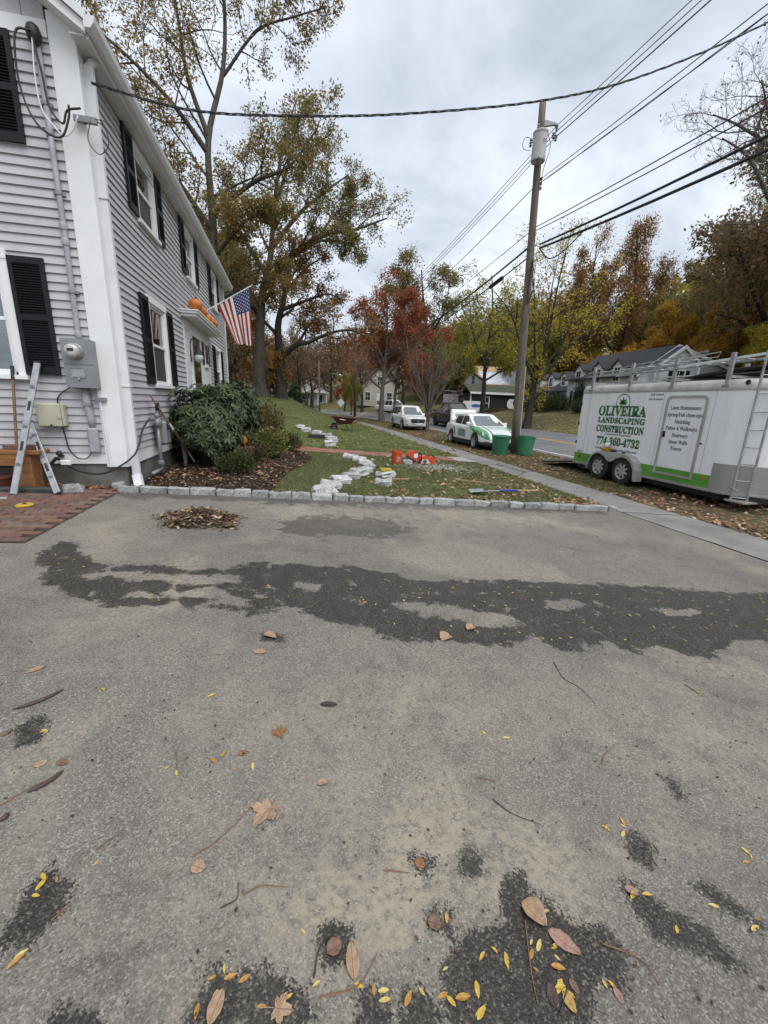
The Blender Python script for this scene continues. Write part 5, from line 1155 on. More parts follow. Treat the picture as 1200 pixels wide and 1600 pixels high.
# ------------------------------------------------------------------ wheels
M_TYRE = pmat('tyre_rubber', (0.014, 0.014, 0.015), (0.03, 0.029, 0.027), 20, .85)
M_RIM = pmat('alloy_rim', (0.46, 0.47, 0.48), (0.34, 0.345, 0.35), 12, .35, metal=.25)
M_RIMW = pmat('dusty_steel_rim', (0.46, 0.45, 0.42), (0.30, 0.29, 0.26), 10, .55)
M_RIMD = pmat('black_rim', (0.03, 0.03, 0.032), (0.05, 0.05, 0.05), 10, .4)
def wheel(parent, loc, r, w, side, rimmat, spokes=5, rimf=.66):
    """axis along local y; outer face at side*w/2"""
    t = thing('wheel', '', '', loc); del t['label'], t['category']; t.parent = parent; rr = r*rimf
    MB().lathe([(rr, -w/2), (r*.93, -w/2), (r, -w*.33), (r, w*.33), (r*.93, w/2), (rr, w/2), (rr*.97, w*.3), (rr*.97, -w*.3)], 28, axis='y', cap=False).build('tyre', M_TYRE, t, smooth=False)
    mb = MB(); s = side
    mb.lathe([(rr, s*w*.5), (rr*.95, s*w*.42), (rr*.9, s*w*.28), (rr*.9, -s*w*.2)], 28, axis='y', cap=False)
    mb.lathe([(.0, s*w*.42), (r*.13, s*w*.42), (r*.15, s*w*.34), (r*.15, s*w*.1)], 14, axis='y')
    for k in range(spokes):
        a = 2*PI*k/spokes+.3; c, sn = math.cos(a), math.sin(a)
        mb.obox((c*r*.12, s*w*.36, sn*r*.12), (c*rr*.92, s*w*.33, sn*rr*.92), r*.17, w*.10, (0, s, 0))
    mb.build('rim', rimmat, t)
    MB().lathe([(rr*.9, s*w*.05), (0.0, s*w*.05)], 20, axis='y').build('brake_disc', M_RIMD, t)
    return t

# ------------------------------------------------------------------ landscaping trailer
def trailer():
    X0 = 8.40; W = 2.05; Y1 = 11.0; YF = 6.72; Z0, Z1 = .27, 2.32; RC = .72
    M_TW = pmat('trailer_white', (0.83, 0.84, 0.85), (0.66, 0.665, 0.66), 2.2, .38, coat=.12, stretch=(3, 3, .35), lo=.5, hi=.95)
    M_TG = pmat('trailer_green', (0.11, 0.33, 0.045), (0.09, 0.28, 0.04), 3, .4)
    M_ALU = pmat('dull_aluminium', (0.48, 0.47, 0.45), (0.34, 0.33, 0.31), 3, .5, metal=.35)
    M_ROOFT = pmat('weathered_roof_skin', (0.56, 0.55, 0.52), (0.38, 0.36, 0.33), 2.5, .5, metal=.25)
    M_GREENL = pmat('letter_green', (0.045, 0.20, 0.04), (0.035, 0.16, 0.035), 6, .45)
    M_INK = pmat('letter_black', (0.012, 0.016, 0.014), (0.02, 0.02, 0.02), 6, .5)
    T = thing('cargo_trailer', 'white enclosed landscaping trailer with green stripe and lettering parked on the verge', 'trailer', (X0, Y1, 0))
    def B(mb, nm, mat, par=T, **k):
        mb.v = [(x-X0, y-Y1, z) for x, y, z in mb.v]; return mb.build(nm, mat, par, **k)
    def outline(g=0.0):     # plan from rear near corner round the nose
        P = [(X0-g, Y1), (X0-g, YF)]
        for k in range(1, 13):
            a = PI/2*k/12; P.append((X0+RC-(RC+g)*math.cos(a), YF-(RC+g)*math.sin(a)))
        for k in range(0, 13):
            a = PI/2*k/12; P.append((X0+W-RC+(RC+g)*math.sin(a), YF-(RC+g)*math.cos(a)))
        P += [(X0+W+g, YF), (X0+W+g, Y1)]
        return P
    O = outline()
    body = B(MB().prism(O, Z0+.04, Z1, 'xy'), 'body', M_TW); shade_auto(body, 30)
    # vertical panel seams and rivets
    for yy in (10.66, 9.45, 8.2, 6.98):
        B(MB().box(X0-.003, X0+.002, yy-.004, yy+.004, Z0+.3, Z1-.02), 'panel_seam', M_ALU)
    mb = MB()
    for yy in (10.62, 6.94):
        for zz in np.arange(.75, 2.3, .115): mb.lathe([(.006, 0), (.004, -.004)], 6, (X0, yy, zz), 'x')
    stuff(B(mb, 'rivets', M_ALU))
    # roof cove and top rail
    def ringsurf(profile, nm, mat):
        P = []
        for g, z in profile:
            P.append([(x, y, z) for x, y in outline(g)])
        o = B(MB().grid(P), nm, mat); shade_auto(o, 50); return o
    ringsurf([(.012, Z1-.03), (.016, Z1), (.012, Z1+.02)], 'top_trim', M_ALU)
    ringsurf([(.004, Z1+.015), (-.005, Z1+.08), (-.04, Z1+.14), (-.10, Z1+.175), (-.3, Z1+.2)], 'roof_cove', M_ROOFT)
    B(MB().prism(outline(-.29), Z1+.17, Z1+.199, 'xy'), 'roof', M_ROOFT)
    ringsurf([(.006, Z0), (.012, Z0+.02), (.012, Z0+.055), (.002, Z0+.06)], 'bottom_rail', M_ALU)
    # green stripe along the foot of both sides (thin vinyl)
    st = B(MB().box(X0-.004, X0+.002, YF-.02, Y1, Z0+.062, .60), 'green_stripe', M_TG)
    B(MB().box(X0+W-.002, X0+W+.004, YF-.02, Y1, Z0+.062, .60), 'green_stripe', M_TG)
    # stone guard round the nose: diamond plate
    mg, nt, b = base_mat('tread_plate'); v = coord(nt, 'Object', (1, 1, 1)); ck = nt.nodes.new('ShaderNodeTexChecker'); ck.inputs['Scale'].default_value = 42; nt.links.new(v, ck.inputs['Vector'])
    nt.links.new(ramp(nt, ck.outputs['Fac'], [(0, (0.30, 0.30, 0.30)), (1, (0.42, 0.42, 0.42))]), b.inputs['Base Color']); b.inputs['Metallic'].default_value = .5; b.inputs['Roughness'].default_value = .4; bump(nt, b, ck.outputs['Fac'], .003, .6)
    P = [[(x, y, z) for x, y in outline(.007)[1:-1]] for z in (Z0+.0, Z0+.60)]; shade_auto(B(MB().grid(P), 'stone_guard', mg), 40)
    # side door with frame, latch, hinges
    y0, y1, z0, z1 = 7.11, 8.10, .44, 2.20
    def rr(y0, y1, z0, z1, r, n=6):
        P = []
        for cy, cz, a0 in ((y1-r, z1-r, 0), (y0+r, z1-r, PI/2)):
            for k in range(n+1):
                a = a0+PI/2*k/n; P.append((cy+r*math.cos(a), cz+r*math.sin(a)))
        return P+[(y0, z0), (y1, z0)]
    A, C = rr(y0, y1, z0, z1, .11), rr(y0+.05, y1-.05, z0+.05, z1-.05, .08)
    mb = MB(); n = len(A)
    for d0, d1 in ((0, -.028),):
        V = [(X0+d1, *q) for q in A]+[(X0+d1, *q) for q in C]+[(X0, *q) for q in A]+[(X0, *q) for q in C]
        F = [(i, (i+1) % n, n+(i+1) % n, n+i) for i in range(n)]+[(i, 2*n+i, 2*n+(i+1) % n, (i+1) % n) for i in range(n)]+[(n+i, n+(i+1) % n, 3*n+(i+1) % n, 3*n+i) for i in range(n)]
        mb.add(V, F)
    door = B(MB().prism(rr(y0+.05, y1-.05, .602, z1-.05, .08), X0-.009, X0, 'yz'), 'side_door', M_TW)
    B(MB().box(X0-.009, X0, y0+.05, y1-.05, z0+.05, .60), 'door_stripe', M_TG, door)
    B(mb, 'door_frame', M_ALU, door)
    B(MB().box(X0-.03, X0-.008, 7.98, 8.04, 1.28, 1.42), 'door_latch', M_INK, door, bevel=.008)
    B(MB().tube([(X0-.02, 7.06, 1.22), (X0-.05, 7.06, 1.22)], .018, 8), 'door_stop', M_INK, door)
    # lettering on the side (reads from rear to nose)
    def fr(yl, zb, d=.006): return lambda u, v: (X0-d-X0, yl-u-Y1, zb+v)
    big = [('OLIVEIRA', 10.24, 1.72, 1.62, .235), ('LANDSCAPING', 10.22, 1.525, 1.61, .135), ('CONSTRUCTION', 10.23, 1.285, 1.63, .165), ('774-360-4732', 10.15, .945, 1.49, .19)]
    for s, yl, zb, w, h in big:
        print_text('lettering', s, M_INK, T, fr(yl+.012, zb-.014, .0055), w+.012, h+.004, .022)
        print_text('lettering', s, M_GREENL, T, fr(yl, zb, .008), w, h, .008)
    print_text('lettering', 'Commercial & Residential', M_INK, T, fr(9.88, 1.195), .90, .05)
    print_text('lettering', 'oliveiralandscapingconstruction.com', M_INK, T, fr(10.16, .80), 1.46, .062)
    for s, yl, zb, w in (('Fully Insured', 8.60, 2.205, .36), ('Free Estimates', 8.63, 2.105, .41)): print_text('lettering', s, M_INK, T, fr(yl, zb), w, .05, 0, True, .2)
    for s, yl, zb, w in (('Lawn Maintenance', 7.97, 1.90, .73), ('Spring/Fall clean-ups', 8.02, 1.75, .84), ('Mulching', 7.80, 1.60, .38), ('Patios & Walkways', 8.0, 1.455, .77), ('Stairways', 7.80, 1.305, .39), ('Stone Walls', 7.85, 1.155, .47), ('Fences', 7.77, 1.015, .28)):
        print_text('lettering', s, M_INK, door, fr(yl, zb, .0125), w, .085, .004)
    B(MB().box(X0-.006, X0, 10.66, 10.90, .622, .634).box(X0-.006, X0, 10.72, 10.90, .645, .665), 'maker_mark', pmat('letter_blue', (.04, .12, .32), None, 5, .5))
    # emblem: black arch with green leaves
    mb = MB(); cy, cz = 9.42, 2.035; n = 22
    for k in range(n):
        a0 = -.15*PI+1.3*PI*k/n; a1 = -.15*PI+1.3*PI*(k+1)/n
        P = [(X0-.006, cy-r*math.cos(a)*.235, cz+r*math.sin(a)*.225) for a, r in ((a0, 1), (a1, 1), (a1, .92), (a0, .92))]; mb.add(P, [(0, 1, 2, 3)])
    mb.add([(X0-.006, cy+.62, cz-.075), (X0-.006, cy-.62, cz-.075), (X0-.006, cy-.62, cz-.083), (X0-.006, cy+.62, cz-.083)], [(0, 1, 2, 3)])
    em = B(mb, 'emblem', M_INK); mb = MB()
    for a, l in ((90, .17), (128, .17), (52, .17), (158, .15), (22, .15), (108, .12), (72, .12)):
        c, s = math.cos(R(a)), math.sin(R(a)); bx, bz = cy, cz-.055
        P = [(X0-.009, bx-c*l*t+s*w*l, bz+s*l*t*1.1+c*w*l) for t, w in ((.1, 0), (.4, .17), (.7, .16), (1.05, 0), (.7, -.16), (.4, -.17))]; mb.add(P, [(0, 1, 2, 3, 4, 5)])
    B(mb, 'emblem_leaf', M_GREENL, em, fix=False)
    # tandem wheels under one fender
    for yy in (9.71, 8.87):
        wheel(T, (-.10, yy-Y1, .345), .345, .2, 1, M_RIMW, 8, .60).rotation_euler = (0, 0, PI/2)
        wheel(T, (W+.10, yy-Y1, .345), .345, .2, -1, M_RIMW, 8, .60).rotation_euler = (0, 0, PI/2)
    for sx in (0, 1):
        xa, xb = (X0-.23, X0) if sx == 0 else (X0+W, X0+W+.23)
        pr = []
        for k in range(13): a = PI*.96*k/12; pr.append((9.71+.42*math.cos(a), .36+.41*math.sin(a))) if k <= 6 else None
        top = [(10.16, .22), (10.12, .42), (10.03, .60), (9.88, .72), (9.68, .77), (9.29, .775), (8.88, .775), (8.68, .73), (8.52, .62), (8.42, .42), (8.39, .16)]
        inn = [(y-(.035 if y > 9.3 else -.035), z-.02) for y, z in top]; inn[5] = (9.29, .755)
        B(MB().grid([[(xa, y, z) for y, z in top], [(xb, y, z) for y, z in top]]), 'fender', M_ALU)
        low = [(10.12, .24), (10.06, .44), (9.97, .60), (9.84, .68), (9.70, .70), (9.50, .64), (9.40, .56), (9.29, .52), (9.18, .56), (9.08, .64), (8.88, .70), (8.72, .67), (8.58, .58), (8.48, .42), (8.44, .18)]
        xs = xa if sx == 0 else xb
        poly = top+low[::-1]; B(MB().prism(poly, xs-.004, xs+.004, 'yz'), 'fender_side', M_ALU)
    B(MB().box(X0+.12, X0+W-.12, YF-.2, Y1-.05, .14, .28), 'chassis', M_INK)
    for xx in (X0+.18, X0+W-.18): B(MB().box(xx-.04, xx+.04, 8.3, 10.3, .28, .36), 'axle_beam', M_INK)
    # lamps, tongue, steps
    B(MB().box(X0-.012, X0, 6.83, 6.93, .50, .55), 'marker_lamp', pmat('amber_lens', (.55, .20, .02), None, 5, .25)); B(MB().box(X0-.012, X0, 10.72, 10.80, .44, .53), 'marker_lamp', pmat('red_lens', (.28, .02, .015), None, 5, .25))
    B(MB().obox((X0+.3, 6.2, .24), (X0+W/2, 4.6, .24), .08, .10).obox((X0+W-.3, 6.2, .24), (X0+W/2, 4.6, .24), .08, .10), 'tongue', M_INK)
    B(MB().tube([(X0-.01, 6.3, .42), (X0-.05, 6.18, .45), (X0-.02, 6.1, .40)], .012, 6), 'hook', M_ALU)
    # rear door leaning out as the ramp
    B(MB().obox((X0+W/2, Y1+.02, .31), (X0+W/2, Y1+1.75, .06), W-.15, .06), 'ramp_door', M_INK); B(MB().obox((X0+.05, Y1+.02, .345), (X0+.05, Y1+1.75, .095), .03, .05), 'ramp_edge', M_ALU)
    for zz in (.85, 1.4, 1.95): B(MB().box(X0-.012, X0+.01, Y1-.02, Y1+.03, zz, zz+.09), 'hinge', M_INK)
    # roof rack: stanchions, rails, cross bars
    PY = (10.70, 9.33, 8.09, 6.85); rk = None
    for yy in PY:
        for xx in (X0+.03, X0+W-.03):
            B(MB().obox((xx, yy, Z1+.04), (xx+(.0), yy, 3.0), .05, .075, (0, 1, 0)), 'rack_post', M_STEEL)
        B(MB().box(X0-.005, X0+W+.005, yy-.028, yy+.028, Z1+.21, Z1+.26), 'rack_crossbar', M_STEEL)
        B(MB().box(X0-.015, X0+.06, yy-.07, yy+.07, Z1+.03, Z1+.075), 'rack_foot', M_STEEL)
    for zz in (2.74, 2.84):
        B(MB().tube([(X0+.03, PY[0]+.25, zz), (X0+.03, 8.0, zz+.03)], .017, 8), 'rack_rail', M_STEEL)
    B(MB().tube([(X0+W-.03, PY[0]+.25, 2.80), (X0+W-.03, 6.6, 2.80)], .017, 8), 'rack_rail', M_STEEL)
    # ladder fixed at the nose
    la = [(X0+.055, 6.265, .20), (X0+.055, 6.265, 2.98)]; lb = [(X0+.225, 6.085, .20), (X0+.225, 6.085, 2.98)]
    LAD = B(MB().tube(la, .022, 8).tube(lb, .022, 8), 'nose_ladder', M_STEEL)
    for k in range(9):
        f = .02+.118*k; p = Vector(la[0]).lerp(Vector(la[1]), f); q = Vector(lb[0]).lerp(Vector(lb[1]), f); B(MB().tube([p, q], .014, 6), 'rung', M_STEEL, LAD)
    B(MB().box(X0+.02, X0+.46, 5.98, 6.36, .17, .20), 'ladder_step', M_ALU, LAD)
    B(MB().lathe([(.05, 0), (.045, -.01), (.0, -.014)], 14, (X0+.02, 6.45, 2.43), 'x'), 'vent', M_INK)
trailer()
def on_trailer():
    # things lying on the roof rack
    la = thing('aluminium_ladder', 'aluminium extension ladder lying on the trailer roof rack', 'ladder', (8.75, 8.0, 2.80))
    for dx in (0, .38):
        MB().obox((dx, 2.7, 0), (dx, -1.2, .12), .025, .055).build('rail', M_STEEL, la)
    for k in range(13): MB().tube([(0, 2.55-.3*k, .004+.0092*k), (.38, 2.55-.3*k, .004+.0092*k)], .014, 6).build('rung', M_STEEL, la)
    l2 = thing('scaffold_section', 'light aluminium scaffold section on top of the rack ladder', 'scaffold', (8.72, 8.5, 2.93))
    for dx in (0, .34):
        MB().tube([(dx, 1.7, -.04), (dx, -.8, .10)], .012, 6).tube([(dx, 1.5, .03), (dx, -.85, .2), (dx, -.8, .10)], .01, 6).build('rail', M_STEEL, l2)
    for k in range(9): MB().tube([(0, 1.5-.27*k, -.03+.0145*k), (.34, 1.5-.27*k, -.03+.0145*k)], .008, 5).tube([(0, 1.5-.27*k, -.03+.0145*k), (0, 1.36-.27*k, .05+.0165*k)], .007, 5).build('brace', M_STEEL, l2)
    tp = tag(MB().grid([[(8.9+.75*i, 8.3-3.2*j/6, 2.62+.05*j+.03*math.sin(i*2+j)) for j in range(7)] for i in range(3)]).build('tarpaulin', M_BLACK, smooth=True), 'black tarpaulin folded on the front of the trailer roof', 'tarpaulin')
    sol = tp.modifiers.new('s', 'SOLIDIFY'); sol.thickness = .04
    tag(MB().obox((8.46, 8.3, 2.80), (8.62, 5.2, 3.02), .05, .045).build('white_board', M_WHITE2), 'long white board reaching forward over the trailer nose', 'board')
    tag(MB().obox((9.3, 9.2, 2.62), (9.3, 5.9, 2.70), .3, .03).obox((9.7, 8.9, 2.63), (9.6, 5.8, 2.74), .2, .04).build('scaffold_plank', M_STEEL), 'weathered scaffold plank on the trailer roof under the tarpaulin', 'plank')
    tag(MB().lathe([(.03, 0), (.06, .01), (.075, .05), (.07, .10), (.04, .13), (.0, .14)], 14, (8.31, 9.62, .865)).build('baseball_hat', M_WHITE, smooth=True), 'white hat lying on yellow block atop trailer fender', 'hat')
    tag(MB().box(8.22, 8.37, 9.50, 9.74, .778, .865).build('yellow_block', pmat('yellow_tool', (.45, .26, .03), (.3, .16, .02), 9, .5), bevel=.015), 'small yellow block on the trailer fender above the rear wheel', 'block')
    g = thing('work_gloves', 'dark work gloves lying on the trailer fender', 'gloves', (8.29, 9.3, .78))
    MB().lathe([(.03, 0), (.06, .015), (.05, .04), (.0, .05)], 10, (0, .02, 0)).build('glove', M_BLACK, g, smooth=True).scale = (1, 2, 1)
    MB().lathe([(.02, 0), (.045, .01), (.04, .03), (.0, .035)], 10, (0, -.22, 0)).build('glove', M_BLACK, g, smooth=True).scale = (1, 1.4, 1)
on_trailer()
# ------------------------------------------------------------------ vehicles (local x forward, z up)
M_GLASS = glass_dark('car_glass', (0.035, 0.042, 0.045))
M_GLASSL = glass_dark('windscreen_glass', (0.10, 0.115, 0.115))
M_LENS = glass_dark('headlamp_lens', (0.45, 0.46, 0.46), .1)
M_CARW = pmat('white_car_paint', (0.76, 0.77, 0.76), (0.72, 0.73, 0.72), 2, .25, coat=.5)
M_CARB = pmat('black_car_paint', (0.016, 0.017, 0.019), (0.022, 0.023, 0.025), 2, .25, coat=.5)
M_PLAST = pmat('black_plastic', (0.02, 0.02, 0.021), (0.03, 0.03, 0.03), 8, .6)
M_CHROME = pmat('chrome', (0.6, 0.6, 0.61), None, 4, .2, metal=.9)
def interp(P, x):
    if x <= P[0][0]: return P[0][1]
    for (a, p), (b, q) in zip(P, P[1:]):
        if a <= x <= b: return p+(q-p)*(x-a)/(b-a+1e-9)
    return P[-1][1]
def car(name, label, loc, rz, L, W, axf, axr, r, top, width, sill, cab, paint, group=None, rim=None, roofpaint=None, cladding=None, wheelw=.22, tumble=.80, ws_glass=None):
    """top: height of hood/belt/deck along x; cab: dict with base/roof x's, roof height"""
    T = thing(name, label, 'car' if 'pickup' not in name else 'truck', loc, rz, group)
    xs = set(np.linspace(-L/2, L/2, 46)); 
    for ax in (axf, axr):
        for k in range(15): xs.add(ax-(r+.075)*math.cos(PI*k/14))
    xs |= {-L/2+.03, -L/2+.09, L/2-.03, L/2-.09, L/2-.18}
    xs = sorted(xs)
    def zlow(x):
        z = interp(sill, x)
        for ax in (axf, axr):
            d = abs(x-ax); q = r+.075
            if d < q: z = max(z, r*.95+math.sqrt(max(q*q-d*d, 0)))
        return z
    P = []
    for x in xs:
        w = interp(width, x)*W/2; zt = interp(top, x); zl = min(zlow(x), zt-.06); h = zt-zl
        P.append([(x, s*w*a, z) for s, a, z in
                  [(-1, .93, zl-.0), (-1, .985, zl+.12*h), (-1, 1.0, zl+.40*h), (-1, .985, zl+.68*h), (-1, .95, zl+.88*h), (-1, .87, zt-.012), (-1, .6, zt+.02), (-1, .25, zt+.035), (1, .25, zt+.035), (1, .6, zt+.02), (1, .87, zt-.012), (1, .95, zl+.88*h), (1, .985, zl+.68*h), (1, 1.0, zl+.40*h), (1, .985, zl+.12*h), (1, .93, zl-.0)]])
    P = [[tuple(v) for v in path(row, 3)] for row in P]
    mb = MB().grid(P); n = len(P[0]); mb.f.append(tuple(range(n))); mb.f.append(tuple((len(xs)-1)*n+k for k in range(n-1, -1, -1)))
    body = mb.build('body', paint, T); shade_auto(body, 58)
    MB().box(-L/2+.25, L/2-.25, -W*.40, W*.40, .20, .50).build('underbody', M_PLAST, T)
    for ax in (axf, axr): MB().box(ax-r-.05, ax+r+.05, -W*.36, W*.36, .3, r*2+.04).build('wheel_well', M_PLAST, T)
    # cabin
    wb = W/2*.875; wr = W/2*tumble*.86; zb = cab['zb']; zr = cab['zr']; b0, r0, r1, b1 = cab['b0'], cab['r0'], cab['r1'], cab['b1']
    def wz(z): return wb+(wr-wb)*(z-zb)/(zr-zb)
    prof = [(b0, zb), (r0, zr-.05), (r0+.12, zr-.008), ((r0+r1)/2, zr+.012), (r1-.12, zr-.004), (r1, zr-.045), (b1, zb)]
    rows = []
    for x, z in prof:
        w = wz(z); rows.append([(x, -w, z), (x, -w*.90, z+(.022 if z > zr-.1 else 0)), (x, 0, z+(.04 if z > zr-.1 else .0)), (x, w*.90, z+(.022 if z > zr-.1 else 0)), (x, w, z)])
    mb = MB().grid(rows)
    k = len(prof); mb.f.append(tuple(i*5 for i in range(k))); mb.f.append(tuple(i*5+4 for i in range(k-1, -1, -1)))
    c = mb.build('cabin', roofpaint or paint, T); shade_auto(c, 35)
    def quad(nm, pts, mat, par=c): return MB().add(pts, [(0, 1, 2, 3)]).build(nm, mat, par, fix=False)
    def lerp(a, b, t): return a+(b-a)*t
    def slope(x0, z0, x1, z1, nm, mat, sgn):     # windscreen / rear window, 12 mm proud
        a, b = .07, .90; xa, za = lerp(x0, x1, a), lerp(z0, z1, a); xb, zb_ = lerp(x0, x1, b), lerp(z0, z1, b)
        nx, nz = (z1-z0)*sgn, abs(x1-x0); l = math.hypot(nx, nz)+1e-6; dx, dz = abs(nx)/l*.012*sgn, nz/l*.012
        P = [[(xx+dx, t*wz(zz)*.86, zz+dz+.025*(1-t*t)*(zz > (zb+zr)/2)) for t in (-1, -.5, 0, .5, 1)] for xx, zz in ((xa, za), (xb, zb_))]
        return MB().grid(P).build(nm, mat, c, smooth=True)
    slope(b1, zb, r1, zr-.045, 'windshield', ws_glass or M_GLASSL, 1); slope(b0, zb, r0, zr-.05, 'rear_window', M_GLASS, -1)
    zlo, zhi = zb+.03, zr-.085
    def xe(e, z): # x of front/rear slope at z
        return lerp(b1, r1, (z-zb)/(zr-zb)) if e else lerp(b0, r0, (z-zb)/(zr-zb))
    for s in (-1, 1):
        cuts = cab['cuts']
        for i in range(len(cuts)-1):
            g = .035; u0, u1 = cuts[i]+g, cuts[i+1]-g
            xl0, xl1 = max(u0, xe(0, zlo)+.08), min(u1, xe(1, zlo)-.10); xh0, xh1 = max(u0, xe(0, zhi)+.08), min(u1, xe(1, zhi)-.08)
            if xl1-xl0 < .05 or xh1-xh0 < .02: continue
            quad('side_window', [(xl0, s*(wz(zlo)+.006), zlo), (xl1, s*(wz(zlo)+.006), zlo), (xh1, s*(wz(zhi)+.006), zhi), (xh0, s*(wz(zhi)+.006), zhi)], M_GLASS)
        mx = cab['mirror']; m = MB().box(mx-.06, mx+.06, s*(wb+.02), s*(wb+.20), zb+.02, zb+.17).build('wing_mirror', roofpaint or paint, T, bevel=.03)
        for dx in cab.get('doors', []):
            w = interp(width, dx)*W/2; z0, z1 = interp(sill, dx)+.12, interp(top, dx)-.04
            MB().add([(dx-.006, s*(w*1.0+.004), z0+.25*(z1-z0)), (dx+.006, s*(w*1.0+.004), z0+.25*(z1-z0)), (dx+.006, s*(w*.955+.004), z1), (dx-.006, s*(w*.955+.004), z1)], [(0, 1, 2, 3)]).build('door_seam', M_PLAST, T, fix=False)
        for dx in cab.get('handles', []):
            w = interp(width, dx)*W/2; zz = interp(top, dx)-.14; MB().box(dx-.09, dx+.09, s*w*.97, s*(w*.985+.03), zz-.015, zz+.015).build('door_handle', paint, T, bevel=.008)
    for ax in (axf, axr):
        for s in (-1, 1): wheel(T, (ax, s*(W/2-wheelw/2-.005), r), r, wheelw, s, rim or M_RIM)
    return T
def plate(T, pts, nm, mat, th=.012):
    """thin piece from a polygon on the front (x = const list of (x,y,z))"""
    n = len(pts); V = pts+[(x+th, y, z) for x, y, z in pts]
    return MB().add(V, [tuple(range(n)), tuple(range(2*n-1, n-1, -1))]+[(i, (i+1) % n, n+(i+1) % n, n+i) for i in range(n)]).build(nm, mat, T)
FACE = -PI/2       # nose towards the camera (-Y)
def suv():
    L, W = 5.05, 1.93
    T = car('parked_suv', 'white crossover parked on the verge behind the small bare tree', (8.85, 31.3, 0), FACE, L, W, 1.53, -1.40, .37,
        [(-2.52, .80), (-2.46, 1.06), (-1.2, 1.10), (.85, 1.04), (1.3, 1.0), (2.2, .93), (2.42, .84), (2.52, .62)], [(-2.52, .80), (-2.35, .92), (-1.6, 1.0), (1.5, 1.0), (2.1, .95), (2.4, .82), (2.52, .66)],
        [(-2.52, .45), (-2.2, .34), (-1, .27), (1, .27), (2.2, .26), (2.52, .30)],
        dict(zb=1.02, zr=1.69, b0=-2.45, r0=-1.95, r1=.30, b1=1.32, cuts=[-2.4, -1.5, -.55, .45, 1.3], mirror=.78, doors=[.72, -.42, -1.2], handles=[-.2, -1.0]), M_CARW, ws_glass=M_GLASSL)
    for s in (-1, 1):
        plate(T, [(2.36, s*.90, .78), (2.47, s*.55, .72), (2.50, s*.52, .78), (2.30, s*.86, .87)], 'headlight', M_LENS, .03)
        MB().box(2.30, 2.45, s*.66-.14, s*.66+.14, .37, .43).build('bumper_vent', M_PLAST, T, bevel=.01)
        MB().box(-1.6, 1.1, s*.945-.02, s*.945+.02, .26, .36).build('sill_trim', M_PLAST, T)
    plate(T, [(2.505, -.55, .72), (2.515, -.44, .50), (2.515, .44, .50), (2.505, .55, .72), (2.49, .48, .82), (2.49, -.48, .82)], 'grille', M_PLAST, .03)
    MB().tube([(2.53, -.56, .73), (2.545, -.44, .49), (2.545, .44, .49), (2.53, .56, .73)], .018, 6).build('grille_trim', M_CHROME, T)
    MB().box(2.44, 2.54, -.9, .9, .24, .33).build('lower_bumper', M_PLAST, T, bevel=.02); MB().box(2.53, 2.555, -.16, .16, .40, .50).build('number_plate', M_WHITE, T)
    MB().tube([(2.555, .0, .66), (2.56, .0, .66)], .07, 14).build('badge', M_CHROME, T)
suv()
